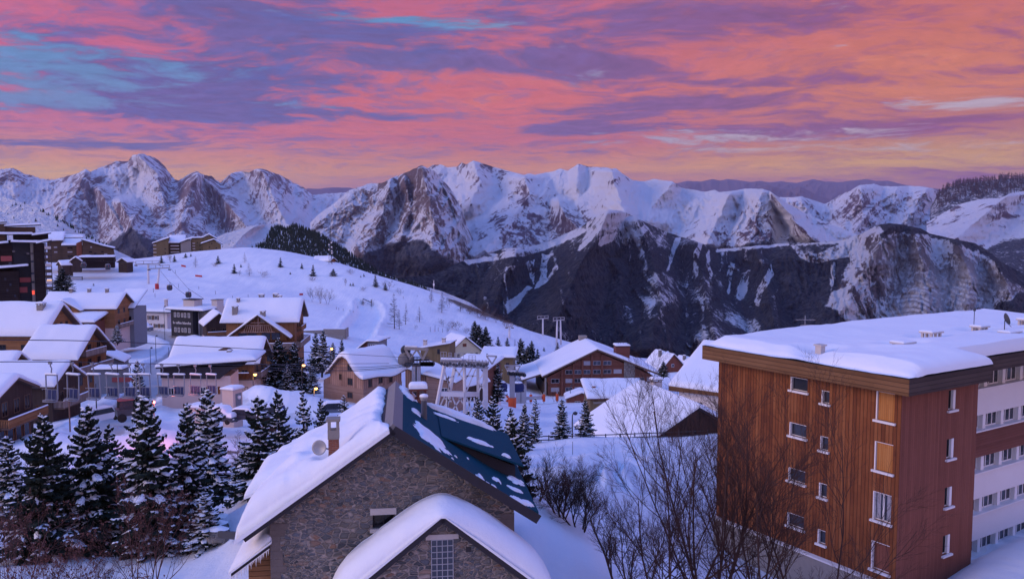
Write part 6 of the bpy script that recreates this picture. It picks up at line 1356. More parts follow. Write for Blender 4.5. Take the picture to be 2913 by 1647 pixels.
# --- dark shingled tower at the left edge
def tower():
    r = place('shingled_tower', 'dark shingled apartment tower stepping up at the left edge', 'tower', 90, 765, 285, R(29), (0, 0, 0))
    s = 285 / F * .872
    q = lambda u: (u - 90) * s; z = lambda v: (765 - v) * s / .872
    def part(n, u0, u1, v0, v1, y0, y1, m): return MB().box(q(u0), q(u1), y0, y1, z(v0), z(v1)).build(n, m, r)
    part('shaft', 90, 117, 790, 612, 0, 9, M_TOWERD); part('core', 28, 90, 790, 604, 3, 12, M_BLACKP); part('wing', -40, 51, 790, 679, -2, 8, M_TOWERD); part('upper_block', -40, 37, 679, 606, 2.4, 12, M_TOWERD)
    part('penthouse', -40, 22, 606, 563, 3, 12, M_TOWERB); part('penthouse', 22, 95, 590, 571, 4, 13, M_TOWERB); part('neck', 40, 128, 604, 588, 3, 11, M_TOWERD); part('stair_shaft', 82, 89.5, 790, 610, 1.5, 4, M_CONC)
    def sn(u0, u1, v0, v1, y0, y1, t=.55):
        x0, x1 = q(u0), q(u1); f = lambda X, Y: z(v0) + (X - x0) / (x1 - x0) * (z(v1) - z(v0)) + .02 + 0 * Y
        roof(r, f, x0, x1, y0, y1, M_GUT, .3, t, nx=8, ny=6, r=.6)
    sn(-40, 24, 563, 560, 2, 13, .2); sn(20, 110, 571, 567, 2.6, 13); sn(-40, 90, 591, 591, 1.5, 3.9, .7); sn(88, 136, 594, 588, 1, 12); sn(36, 102, 610, 612, -.8, 3, .7); sn(98, 137, 614, 606, -1, 9); sn(-40, 28, 618, 612, .6, 3.0); sn(-40, 75, 677, 669, -3.2, 8)
    # balconies: right-hand rack, red panels in the recess
    MB().box(q(133), q(135), -.6, .2, z(740), z(608)).build('balcony_post', M_GUT, r)
    for k in range(8):
        vv = 628 + 14.5 * k
        b = MB().box(q(118), q(134), -.8, 5, z(vv), z(vv) + .25).build('balcony', M_GUT, r); MB().box(q(118), q(134), -.85, -.75, z(vv) + .25, z(vv) + 1.15).build('railing', M_TOWERB if k % 3 else M_CONCL, b)
    MB().box(q(118), q(120), 5.01, 9, z(745), z(612)).build('back_wall', M_BLACKP, r)
    MB().box(q(118.5), q(133), 5.02, 5.2, z(716), z(706)).build('lit_window', M_WARM, r)
    for (u0, u1, v0, v1, y) in ((8, 35, 656, 643, 2.2), (52, 80, 710, 698, 2.7), (51, 70, 736, 722, 2.7)): MB().box(q(u0), q(u1), y, y + .19, z(v0), z(v1)).build('balcony_panel', M_REDB, r)
    MB().box(q(81.8), q(88), 1.3, 1.49, z(741), z(731)).build('lit_window', M_REDL, r)
    for (u, v) in ((30, 664), (40, 634), (75, 640), (20, 700), (56, 770), (85, 640), (85, 660), (85, 690), (85, 712)): MB().box(q(u - 3), q(u + 4), 1.2, 1.45, z(v) , z(v - 5)).build('window', M_GLASS, r)
    for (u, v) in ((18, 702), (30, 716), (22, 730), (40, 744)): MB().box(q(u - 2), q(u + 3), -2.1, -2.01, z(v), z(v - 6)).build('window', M_GLASS, r)
tower()
# --- brown stepped apartment block on the piste
def stepped():
    r = place('stepped_block', 'brown stepped apartment block with sloping roofline behind the dark tower', 'building', 207, 650, 425, R(24), (0, 0, 0)); s = 425 / F * .9
    q = lambda u: (u - 207) * s; z = lambda v: (650 - v) * s / .9
    def pr(n, pts, y0, y1, m): return MB().prism([(q(a), z(b)) for a, b in pts], 'y', y0, y1).build(n, m, r)
    pr('wall', [(207, 660), (290, 660), (284, 628), (262, 622), (209, 605)], 0, 14, M_TOWERB); pr('wall', [(158, 660), (206.8, 660), (206.8, 618), (158, 618)], 3, 16, M_TOWERB); pr('wall', [(120, 660), (157.8, 660), (157.8, 608), (120, 606)], 5, 18, M_TOWERB); pr('wall', [(193, 660), (206.7, 660), (206.7, 606), (193, 612)], 1, 2.9, W_RED)
    f = lambda X, Y: np.interp(X, [q(205), q(262), q(288)], [z(604), z(621), z(627)]) + 0 * Y
    roof(r, f, q(206), q(288), -1, 15, M_GUT, .4, .5, ex=(q(262),), nx=10, ny=8)
    roof(r, lambda X, Y: z(619) + (Y - 2) * .30 + 0 * X, q(156), q(206), 2, 17, M_GUT, .4, .6, nx=8, ny=8); roof(r, lambda X, Y: z(608) + (Y - 4) * .28 + (X - q(120)) * .05, q(116), q(160), 4, 19, M_GUT, .4, .6, nx=8, ny=8)
    roof(r, lambda X, Y: z(600) + .0 * X + (Y - 12) * .1, q(150), q(206), 12, 22, M_GUT, .4, .6, nx=8, ny=6)
    for (u, v, w, y) in ((230, 622, 4, 0), (176, 624, 12, 3), (176, 634, 12, 3), (176, 645, 12, 3), (228, 634, 8, 0), (240, 638, 6, 0), (258, 634, 6, 0), (266, 640, 8, 0), (245, 645, 10, 0), (140, 622, 8, 5), (140, 634, 8, 5)): MB().box(q(u - w / 2), q(u + w / 2), y - .12, y - .01, z(v + 1.6), z(v - 1.6)).build('window', M_GLASSD if (u + v) % 3 else M_CURT, r)
stepped()
r = place('piste_restaurant', 'long low flat roofed building with thick snow at the foot of the stepped block', 'building', 203, 660, 405, R(22), (0, 0, 0)); s = 405 / F * .9
block(r, 0, 84 * s, 0, 8, -3, 2.2, M_TOWERD); roof(r, lambda X, Y: 2.22 + 0 * X, -1, 86 * s, -1.4, 9, M_GUT, .3, .8, r=1.2)
face(r, 84 * s, 8, 'front', [1.0], [2 + 84 * s / 2 - 8, 84 * s / 2 + 2], 1.6, 1., frame=M_TRIM)
for k, (u, v, Y, sz, lab) in enumerate(((190, 652, 402, 4.2, 'tiny snow covered hut left of the piste restaurant'), (308, 655, 430, 5.0, 'tiny dark hut with snow roof right of the piste restaurant'), (150, 662, 400, 5.0, 'small snowy shed under the stepped block beside the dark tower'))):
    r = chalet(lab, u, v - 4, Y, R(20 - 30 * k), sz, sz, 1.6, 1.6, 'y', W_DARK, (0, 0, 3.2), name='hut', cat='hut', over=.6, snow=.5)
    win(r, sz, sz, 'front', 0, .7, .9, .8, frame=M_TRIM)
def cluster():
    r = place('hilltop_block', 'group of joined brown apartment blocks with snowy gables on the hill crest', 'building', 386, 645, 520, R(19), (0, 0, 0)); s = 520 / F * .92
    q = lambda u: (u - 386) * s; z = lambda v: (645 - v) * s / .92
    def bl(u0, u1, v0, y0, y1, m, vt, rf=None, vr=None):
        MB().box(q(u0), q(u1), y0, y1, z(660), z(v0)).build('wall', m, r)
    o1, o2, o3 = M_TOWERB, W_OLIVE, M_CONC
    MB().prism([(q(386), z(660)), (q(424), z(660)), (q(424), z(601)), (q(386), z(612))], 'y', 0, 14).build('wall', W_OLIVE, r); roof(r, lambda X, Y: z(613.5) + (X - q(384)) / (q(426) - q(384)) * (z(600) - z(613.5)) + 0 * Y, q(384), q(426), -1, 15, M_GUT, .4, .6, nx=8, ny=6)
    bl(424.2, 455, 613, 4, 16, M_TOWERB, 0); roof(r, lambda X, Y: z(613) + (Y - 3) * .32 + 0 * X, q(424), q(466), 3, 17, M_GUT, .4, .7, nx=8, ny=8)
    MB().prism([(q(455.2), z(660)), (q(482), z(660)), (q(482), z(606)), (q(470), z(603)), (q(455.2), z(611))], 'y', 2, 15).build('wall', M_CONC, r); roof(r, lambda X, Y: z(612) + np.minimum((X - q(453)) * .42, z(602.5) - z(612)) + 0 * Y, q(453), q(484), 1, 16, M_GUT, .4, .6, nx=8, ny=6)
    MB().prism([(q(482.2), z(660)), (q(546), z(660)), (q(546), z(601)), (q(530), z(593)), (q(514), z(600)), (q(482.2), z(602))], 'y', 4, 18).build('wall', W_OLIVE, r); f = lambda X, Y: np.interp(X, [q(480), q(512), q(529), q(550)], [z(601), z(600), z(591.5), z(603)]) + 0 * Y; roof(r, f, q(480), q(550), 3, 19, M_GUT, .4, .6, ex=(q(512), q(529)), nx=10, ny=6)
    MB().prism([(q(512), z(660)), (q(560), z(660)), (q(560), z(616)), (q(543), z(605.5)), (q(512), z(614))], 'y', 0, 3.9).build('wall', W_OLIVE, r); f2 = lambda X, Y: np.interp(X, [q(508), q(542), q(566)], [z(615), z(604), z(617)]) + 0 * Y; roof(r, f2, q(508), q(566), -1, 5, M_GUT, .4, .5, ex=(q(542),), nx=10, ny=6)
    for (u, v, w, y, m) in [(390, 616 + 9 * k, 8, 0, M_CONCL) for k in range(4)] + [(440, 618 + 8 * k, 22, 4, M_CONCL) for k in range(3)] + [(489, 612 + 7 * k, 7, 4, M_CONCL) for k in range(4)]: b = MB().box(q(u - w / 2), q(u + w / 2), y - 1.3, y - .01, z(v + 2), z(v)).build('balcony', m, r)
    for (u, v, y) in ((530, 622, 0), (522, 630, 0), (536, 612, 0), (548, 624, 0), (505, 617, 4), (505, 628, 4), (498, 610, 4), (416, 625, 0), (416, 636, 0)): MB().box(q(u - 1.5), q(u + 2), y - .1, y - .01, z(v + 2.4), z(v)).build('window', M_GLASSD, r)
cluster()
for k, (u, v, W, rot, lab) in enumerate(((812, 645.5, 8, 8, 'wooden hut with snow roof on the crest, the left of the pair by the mast'), (824, 649, 6.5, -20, 'small wooden hut standing close under the antenna mast'))):
    r = chalet(lab, u, v, 487 - k * 6, R(rot), W, W * .9, 3.0 if k == 0 else 2.2, 1.5, 'x', W_CHALETV, (0, W * .45, 4.5 if k == 0 else 3.7), name='hut', cat='hut', over=.8, snow=.4); win(r, W, W * .9, 'front', .6, 1.3, .9, .9, frame=M_TRIM)
# --- sheds and cabinets near the road
r = chalet('grey shed with low gable beside the balcony chalet', 264, 893.5, 165, R(14), 6.4, 6, 2.4, 1.5, 'y', M_BLUEG, (0, 0, 3.9), name='shed', cat='shed', over=.4, snow=.35); win(r, 6.4, 6, 'front', .4, 1.2, 1.0, 1., frame=M_GUT)
r = place('bus_shelter', 'flat grey shelter box with red banner beside the road', 'shelter', 236, 931, 140, R(3), (0, 0, 2.6))
block(r, 0, 4.6, 0, 2.6, -1.5, 2.6, M_BLUEG); roof(r, lambda X, Y: 2.62 + 0 * X, -.2, 4.8, -.3, 2.9, M_GUT, .15, .4, r=.4, nx=6, ny=5); MB().box(3.2, 7.6, -.5, -.4, .6, 1.4).build('banner', M_REDB, r)
def cabinet(u, v, Y, w, h, rot, lab):
    r = place('transformer_cabinet', lab, 'cabinet', u, v, Y, rot, (0, 0, h), 'transformer cabinets')
    MB().box(-w / 2, w / 2, 0, w, -2, h).build('wall', M_PINKP, r); roof(r, lambda X, Y: h + .01 + 0 * X, -w / 2 - .1, w / 2 + .1, -.1, w + .1, M_CONCL, .12, .3, r=.4, nx=5, ny=5)
    d = MB().box(w / 2 + .005, w / 2 + .05, w * .25, w * .85, h * .25, h * .85).build('door', M_BLUEG, r); m = MB(); m.lathe([(.26, 0), (.26, .2), (.1, .3)], n=12); m.build('vent_hood', M_WPAINT, d, (w / 2 + .05, w * .55, h * .68), (0, R(90), 0))
cabinet(572, 982, 104, 1.75, 3.0, R(-22), 'tall rendered cabinet with snow cap by the big snow heap'); cabinet(489, 1027, 98, 1.9, 2.2, R(-14), 'low rendered cabinet with snow cap left of the tall one')
# ================================================================ trees
class QB:
    """fast builder of loose quads"""
    def __init__(s): s.v = []; s.n = 0
    def quads(s, a, b, c, d): s.v.append(np.stack([a, b, c, d], 1).reshape(-1, 3))
    def mesh(s, name, mat):
        v = np.concatenate(s.v); me = mesh_np(name, v, np.arange(len(v)).reshape(-1, 4), False); me.materials.append(mat); return me
def conifer(seed, H=9., Rm=2.1, levels=30, per=7, twigs=11, snowp=.4, dense=1., up=.12, big=.1, tw=.115, narrow=1., snowscale=1.):
    rs = np.random.RandomState(seed); need, snow, bark = QB(), QB(), MB()
    bark.tube([(0, 0, -1.), (0, 0, H * .3), (.02 * H * (rs.rand() - .5), 0, H * .7), (0, 0, H)], [H * .02, H * .016, H * .009, .012], 6)
    B = []   # branches: start height, azimuth, length
    for k in range(levels):
        t = (k + rs.rand() * .6) / levels; z = H * (.05 + .94 * t)
        R_ = Rm * 1.12 * (1 - t) ** .80 * narrow * (.55 + .45 * min(1, t * 7 + .35)) * (.86 + .28 * rs.rand()) + .12
        n = max(3, int(per * (1 - .45 * t) + rs.rand()))
        a0 = rs.rand() * 6.3
        for j in range(n): B.append((z + (rs.rand() - .5) * H / levels, a0 + 6.283 * j / n + (rs.rand() - .5) * .7, R_ * (.62 + .5 * rs.rand()), t))
    lob = rs.rand(4) * 6.28
    for z, a, Lb, t in B:
        Lb *= 1 + .22 * math.sin(a * 2 + lob[0] + z * .9) * math.sin(z * 1.7 + lob[1]); jj = .7 + .7 * rs.rand(); sp_ = snowp * (2.3 if rs.rand() < .34 else .28)
        d = np.array([math.cos(a), math.sin(a), 0.]); s = np.array([-math.sin(a), math.cos(a), 0.]); upv = np.array([0, 0, 1.])
        m = max(4, int(twigs * (.35 + .65 * Lb / Rm) * dense)); q = np.linspace(.12, 1, m)
        droop = -(.30 - up) * 1.0; rise0 = .10 + .45 * t
        f = lambda q: d * (Lb * q)[:, None] + upv * (Lb * jj * (rise0 * q + (droop - .25 * (1 - t)) * q ** 1.8 + .16 * q ** 4))[:, None] + np.array([0, 0, z])
        c = f(q); c2 = f(np.clip(q + .5 / m, 0, 1.06))
        # main stem of the branch
        tl = .40 * Lb * (1.08 - q) ** .8 * (.7 + .5 * rs.rand(m)) + .09
        for sg in (-1, 1):
            dirv = d * .62 + s * sg * .75 + upv * (-.22 + .25 * (rs.rand() - .5)); dirv = dirv[None] + (rs.rand(m, 3) - .5) * .5; dirv /= np.linalg.norm(dirv, axis=1, keepdims=True)
            e = c + dirv * tl[:, None]; w = np.cross(dirv, upv[None]); w /= np.linalg.norm(w, axis=1, keepdims=True); w = w * tw * (.7 + .6 * rs.rand(m))[:, None]
            mid = c + dirv * (tl * .45)[:, None]
            need.quads(c, mid + w, e, mid - w)
            # hanging needles under the twig
            dn = np.stack([w[:, 0] * .2, w[:, 1] * .2, -tw * (1.1 + rs.rand(m))], 1); need.quads(c, mid + dn, e, mid - dn * .25)
            k = rs.rand(m) < sp_
            if k.any():
                o = np.array([0, 0, tw * .45]); ws = w[k] * 1.05 * snowscale; ct, et = c[k] + o, c[k] + dirv[k] * (tl[k] * (.75 + .3 * rs.rand(k.sum())))[:, None] + o; mt = (ct + et) / 2 + np.array([0, 0, tw * .5])
                snow.quads(ct, mt + ws * 1.0 - o * .5, et, mt); snow.quads(ct, mt, et, mt - ws * 1.0 - o * .5)
        if rs.rand() < big:       # a heavy cushion of snow near the tip
            q0 = .45 + .4 * rs.rand(); cc = f(np.array([q0]))[0] + np.array([0, 0, tw * .6]); la, lb, lh = Lb * .20 + .08, Lb * .10 + .07, .07 + .04 * Lb
            th = np.linspace(0, 6.283, 9)[:-1]; r0 = [(1, 0), (.8, .75), (.35, 1.)]
            rings = [cc + np.outer(np.cos(th) * la * r, d) + np.outer(np.sin(th) * lb * r, s) + np.array([0, 0, lh * h]) - np.outer(np.cos(th) * la * r * .35, upv) for r, h in r0]
            for A_, B_ in zip(rings, rings[1:]): snow.quads(A_, np.roll(A_, -1, 0), np.roll(B_, -1, 0), B_)
            A_ = rings[-1]; snow.quads(A_[[0]], A_[[2]], A_[[4]], A_[[6]])
    # tip
    zt = H * (.985 + .03 * rs.rand(14)); th = rs.rand(14) * 6.3; p0 = np.stack([0 * th, 0 * th, H * (.93 + .06 * rs.rand(14))], 1); p1 = p0 + np.stack([np.cos(th) * .1, np.sin(th) * .1, .16 + 0 * th], 1); w = np.stack([-np.sin(th), np.cos(th), 0 * th], 1) * .03
    need.quads(p0, (p0 + p1) / 2 + w, p1, (p0 + p1) / 2 - w)
    return need, snow, bark, H
def bare(seed, H=5., stems=1, spread=.5, levels=4, rad=.05, per=5, wob=.25, upb=.25, leaf=0., ang=(.45, .85), ratio=(.45, .75), minlen=.12, droop=0., sides=4):
    rs = random.Random(seed); mb = MB(); lf = QB(); L_ = []
    def grow(p, d, ln, r, lv):
        n = 5 if lv < 2 else 3 if lv < 3 else 2; pts = [p]; dd = d.copy()
        for k in range(n):
            dd = (dd + Vector((rs.uniform(-1, 1), rs.uniform(-1, 1), rs.uniform(-.6, .8))) * wob * .5 + Vector((0, 0, upb * .25 - droop * .3))).normalized(); pts.append(pts[-1] + dd * ln / n)
        mb.tube(pts, [r * (1 - .72 * k / n) for k in range(n + 1)], sides if lv < 2 else 3, cap=False)
        if lv >= levels or ln < minlen:
            if leaf and rs.random() < leaf: L_.append(pts[-1])
            return
        m = per + (1 if lv == 0 else 0)
        for k in range(m):
            t = .18 + .8 * (k + rs.random()) / m if lv else .22 + .76 * (k + rs.random()) / m
            i = min(int(t * n), n - 1); q = pts[i].lerp(pts[i + 1], t * n - i); ax = (pts[i + 1] - pts[i]).normalized()
            side = ax.orthogonal().normalized(); side.rotate(Matrix.Rotation(rs.uniform(0, 6.283), 3, ax)); a = rs.uniform(*ang)
            grow(q, (ax * math.cos(a) + side * math.sin(a)).normalized(), ln * rs.uniform(*ratio) * (1.05 - .35 * t), r * (1 - .7 * t) * .62 + .002, lv + 1)
    for k in range(stems):
        a = 6.283 * k / stems + rs.uniform(-.5, .5); sp = spread * rs.uniform(.35, 1.1) if stems > 1 else 0
        grow(Vector((math.cos(a) * .12 * (stems > 1), math.sin(a) * .12 * (stems > 1), -.3)), Vector((math.cos(a) * sp, math.sin(a) * sp, 1)).normalized(), H * rs.uniform(.72, 1.), rad * rs.uniform(.7, 1.1), 0)
    if L_:
        P_ = np.array([tuple(p) for p in L_]); P_ = np.repeat(P_, 3, 0); n = len(P_); r = np.random.RandomState(seed)
        P_ = P_ + (r.rand(n, 3) - .5) * .12; a = (r.rand(n, 3) - .5) * .10; b = (r.rand(n, 3) - .5) * .09; lf.quads(P_, P_ + a, P_ + a + b - [0, 0, .03], P_ + b)
    return mb, lf
def larch(seed, H=11., R_=2.2, levels=26, per=5):
    rs = random.Random(seed); mb = MB(); mb.tube([(0, 0, -.6), (0, 0, H * .5), (.1, 0, H)], [H * .015, H * .009, .02], 5)
    for k in range(levels):
        t = (k + rs.random()) / levels; z = H * (.14 + .84 * t); r = R_ * (1 - t) ** .8 * rs.uniform(.6, 1.1) + .15
        for j in range(per):
            a = rs.uniform(0, 6.283); e = Vector((math.cos(a) * r, math.sin(a) * r, z + r * rs.uniform(.05, .35))); m_ = Vector((math.cos(a) * r * .5, math.sin(a) * r * .5, z + r * .02)); mb.tube([(0, 0, z), m_, e], [.03, .022, .008], 3, cap=False)
            for q in range(5):
                s = m_.lerp(e, q / 5 - .15); b = a + rs.choice((-1, 1)) * rs.uniform(.5, 1.1); ln = r * .34; mb.tube([s, s + Vector((math.cos(b) * ln, math.sin(b) * ln, -ln * .1))], [.015, .006], 3, cap=False)
    return mb
def tree_proto(name, label, cat, parts):
    """an unlinked-place prototype: Empty with its part meshes"""
    r = thing(name, label, cat, (0, 0, -5000)); [link(n, m, None, r) for n, m in parts]; return r
def con_parts(c): 
    return [('foliage', c[0].mesh('foliage', M_NEED)), ('foliage_snow', c[1].mesh('foliage_snow', SNOW)), ('trunk', c[2].mesh('trunk', M_BARK))]
CON = {}
for key, kw in dict(A=dict(seed=1, H=9., Rm=2.2, levels=34, per=8, twigs=13, snowp=.32, big=.16), B=dict(seed=2, H=9., Rm=1.8, levels=34, per=7, twigs=12, snowp=.5, big=.10), C=dict(seed=3, H=9., Rm=1.7, levels=27, per=6, twigs=11, snowp=.34, big=.08),
                    D=dict(seed=4, H=9., Rm=2.0, levels=30, per=7, twigs=12, snowp=.62, big=.34, snowscale=1.4), E=dict(seed=5, H=9., Rm=2.4, levels=30, per=8, twigs=13, snowp=.16, big=.05), F=dict(seed=6, H=9., Rm=1.55, levels=22, per=5, twigs=9, snowp=.45, big=.04, dense=.8),
                    G=dict(seed=8, H=9., Rm=2.1, levels=20, per=6, twigs=7, snowp=.22, big=.0, tw=.16), J=dict(seed=9, H=9., Rm=2.7, levels=18, per=6, twigs=7, snowp=.12, big=.0, tw=.2)).items():
    c = conifer(**kw); CON[key] = con_parts(c)
def put_tree(kind, u, vb, vt, Y, label, group=None, rot=None, wide=1., name='spruce_tree', cat='tree', parts=None, H=9., sink=0.):
    """tree whose foot is seen at (u, vb) and whose top at vt"""
    b = P(u, vb, Y); h = P(u, vt, Y)[2] - b[2]; k = h / H
    rot = (u * 7.31) % 6.28 if rot is None else rot
    o = thing(name, label, cat, (b[0], b[1], b[2] - sink), rot, group); o.scale = (k * wide, k * wide, k); o.rotation_euler = (.035 * math.sin(u * 3.1), .035 * math.sin(u * 1.7 + 1), rot)
    for n, m in (parts or CON[kind]): link(n, m, None, o)
    return o
G1 = 'spruces in the row across the left foreground'; G2 = 'spruces left of the stone house'; G3 = 'spruces right of the stone house'; G4 = 'spruces between the village houses'; G5 = 'spruces on the slope beside the yellow house'; G6 = 'small conifers scattered over the white slope'
for a in [('E', 112, 1412, 1040, 43, 'broad dark green spruce, leftmost of the tall foreground row', G1, 1.05), ('A', 228, 1405, 1012, 45, 'tall dense spruce second in the foreground row, in front of the white van', G1, 1.0), ('C', 284, 1345, 1064, 52, 'thin topped spruce squeezed between two taller foreground spruces', G1, 1.1), ('A', 388, 1402, 988, 44, 'tallest broad spruce of the foreground row with snow cushions', G1, 1.02),
          ('B', 474, 1390, 1006, 46, 'slender snow dusted spruce, rightmost of the tall foreground row', G1, .95), ('D', 533, 1252, 972, 62, 'heavily snowed spruce standing below the tall rendered cabinet', G1, 1.0), ('D', 24, 1300, 1092, 58, 'pale snow covered spruce at the left edge', G1, 1.2), ('B', 335, 1352, 1120, 50, 'short bushy spruce filling the gap right of the thin topped one', G1, 1.2), ('B', 168, 1375, 1150, 49, 'short snowy spruce between the first two tall foreground spruces', G1, 1.2), ('D', 520, 1400, 1235, 43, 'low spreading snowy spruce at the right foot of the foreground row', G1, 1.7),
          ('C', 652, 1322, 992, 50, 'tall dark spruce just left of the stone house roof', G2, 1.25), ('C', 712, 1278, 978, 56, 'tall spruce second from the left beside the stone house roof', G2, 1.05), ('F', 770, 1225, 982, 62, 'loose branched spruce behind the stone house chimney', G2, 1.15), ('C', 814, 1180, 998, 68, 'small spruce right behind the satellite dish chimney', G2, 1.0), ('F', 866, 1120, 992, 82, 'smallest open spruce nearest the snowy ridge of the stone house', G2, 1.25), ('B', 612, 1330, 1130, 52, 'short snowy spruce left of the tall dark one by the house', G2, 1.3),
          ('C', 1205, 1150, 994, 80, 'spruce just right of the lift tower legs', G3, 1.05), ('C', 1238, 1200, 990, 68, 'tall spruce in front of the lift tower right column', G3, 1.1), ('C', 1290, 1185, 1022, 72, 'spruce with bare tip below the orange padded pylon', G3, 1.1), ('B', 1315, 1135, 1010, 84, 'spruce between the pylon and the lone pair in the snow field', G3, .9), ('F', 1342, 1120, 1000, 92, 'open spruce at the right end of the group behind the stone house', G3, 1.1), ('A', 1288, 1345, 1040, 45, 'big drooping spruce half hidden by the blue roof', G3, 1.0), ('B', 1180, 1170, 1030, 84, 'short spruce at the foot of the lift tower', G3, 1.1),
          ('C', 1414, 1106, 1002, 94, 'spruce standing in the snow field, left of the lone pair', G3, 1.25), ('C', 1474, 1104, 1002, 96, 'spruce standing in the snow field, right of the lone pair', G3, 1.25),
          ('C', 1250, 1010, 915, 190, 'dark spruce behind the blue bubble chairs', G4, 1.2), ('E', 706, 986, 848, 150, 'broad dark spruce in front of the awning chalet', G4, 1.15), ('E', 745, 986, 860, 150, 'dark spruce just left of the lit lamp by the barrel house', G4, 1.1), ('C', 792, 940, 834, 190, 'tall spruce left of the pair with a lit lamp between', G4, 1.1), ('C', 810, 936, 829, 186, 'tallest spruce behind the snowy small ones near the pavilion', G4, 1.2), ('C', 836, 930, 860, 190, 'spruce with a lit street lamp in front of it', G4, 1.25), ('C', 859, 908, 853, 215, 'single spruce left of the pavilion slope', G4, 1.2), ('D', 786, 986, 918, 158, 'small snowy spruce left of the barrel roofed house', G4, 1.4), ('B', 770, 990, 935, 160, 'little spruce at the foot of the dark pair', G4, 1.3), ('B', 722, 990, 915, 146, 'spruce filling the gap between two dark spruces', G4, 1.3),
          ('D', 350, 1022, 903, 128, 'snow laden spruce by the road behind the lift chairs', G4, .9), ('F', 315, 952, 910, 150, 'thin bare topped spruce by the road', G4, .7), ('D', 295, 862, 817, 215, 'round snow plastered spruce beside the blue grey building', G4, 1.6), ('C', 458, 876, 848, 220, 'tiny spruce at the road bend', G4, 1.3),
          ('E', 157, 737, 673, 330, 'big dark spruce right of the shingled tower', G4, 1.5), ('G', 176, 738, 694, 328, 'smaller spruce leaning on the big one by the shingled tower', G4, 1.5), ('G', 236, 728, 712, 385, 'tiny spruce alone on the piste above the timber house', G4, 1.3), ('E', 1668, 947, 908, 250, 'dark spruce below the far chalets right of the hotel', G4, 1.5),
          ('E', 1194, 872, 806, 300, 'tallest spruce right of the yellow house', G5, 1.15), ('E', 1207, 874, 816, 300, 'middle spruce of the three by the yellow house', G5, 1.1), ('E', 1221, 876, 820, 300, 'right spruce of the three by the yellow house', G5, 1.2), ('G', 1253, 872, 845, 330, 'small spruce above the little red brown chalet', G5, 1.4), ('G', 1275, 876, 848, 330, 'spruce left of the bare larch near the hotel roof', G5, 1.4), ('E', 1311, 916, 850, 290, 'tall spruce left of the hotel roof slope', G5, 1.15), ('E', 1327, 914, 868, 288, 'shorter spruce in the middle of the group by the hotel roof', G5, 1.2), ('E', 1338, 917, 856, 290, 'slim spruce in the group by the hotel roof', G5, .9), ('G', 1352, 914, 876, 292, 'low spruce at the right of the group by the hotel roof', G5, 1.3), ('G', 1368, 884, 872, 395, 'tiny spruce above the hotel roof slope', G5, 1.4), ('G', 1402, 886, 860, 380, 'lone spruce just under the twin far pylon', G5, 1.4), ('G', 1240, 905, 868, 330, 'spruce close behind the yellow house gable foot', G5, 1.2)]:
    put_tree(a[0], a[1], a[2], a[3], a[4], a[5], a[6], wide=a[7], sink=.1)
for k, (u, v, h, w, lab) in enumerate([(406, 662, 20, 1.5, 'left of the pale bush under the hilltop blocks'), (439, 659, 19, 1.2, 'right of the pale bush under the hilltop blocks'), (467, 648, 12, 1.6, 'against the hilltop blocks, the larger of two'), (480, 645, 9, 1.3, 'against the hilltop blocks, the smaller of two'), (549, 664, 22, 1.5, 'alone on the bare hilltop right of the blocks'), (589, 688, 26, 1.2, 'beside the pale larches on the hilltop'), (705, 672, 26, 1.1, 'near the crest left of the hut pair'), (759, 676, 16, 1.2, 'low one left of the tall snag'), (787, 695, 31, 1.1, 'with shrubs at its foot below the hut pair'), (838, 694, 19, 2.0, 'round one below the antenna mast'), (915, 696, 9, 1.4, 'on the crest right of the mast'), (907, 698, 6, 1.6, 'smallest beside the crest dot'), (881, 719, 9, 1.4, 'left of the tiny pair on the slope'), (888, 719, 10, 1.4, 'right of the tiny pair on the slope'), (945, 722, 32, 1.1, 'dark pointed one on the crest shoulder'), (969, 730, 20, 1.4, 'next to the brown bush on the shoulder'), (606, 672, 9, 1.4, 'tiny one between two pale larches'), (730, 690, 7, 1.6, 'mere dot in the middle of the slope')]):
    x, y, z = gpt(u, v, 330, 500); put_tree('G' if w < 1.6 else 'J', u, v, v - h, y, 'small dark spruce ' + lab, G6, wide=w, sink=.2)
# ---- bare larches and birches on the slope
LAR = [[('trunk', larch(s, 11., R_, lv, p).mesh('trunk', m))] for s, R_, lv, p, m in ((1, 2.4, 28, 6, M_TWIG), (2, 2.0, 24, 5, M_TWIG), (3, 2.6, 22, 6, M_TWIGP))]
BIR = []
for s, m, kw in ((11, M_TWIGP, dict(H=7., stems=3, spread=.35, levels=3, rad=.09, per=6)), (12, M_TWIGP, dict(H=6., stems=5, spread=.7, levels=3, rad=.06, per=6)), (13, M_TWIG, dict(H=7., stems=2, spread=.4, levels=3, rad=.09, per=7))):
    mb, _ = bare(s, **kw); BIR.append([('branches', mb.mesh('branches', m))])
def put_bare(parts, u, v, h, label, group, Hp, wide=1., Y=None, name='bare_tree', cat='tree'):
    if Y is None: Y = gpt(u, v, 280, 500)[1]
    return put_tree(None, u, v, v - h, Y, label, group, wide=wide, name=name, cat=cat, parts=parts, H=Hp, sink=.1)
G7 = 'bare larches and birches on the slope'
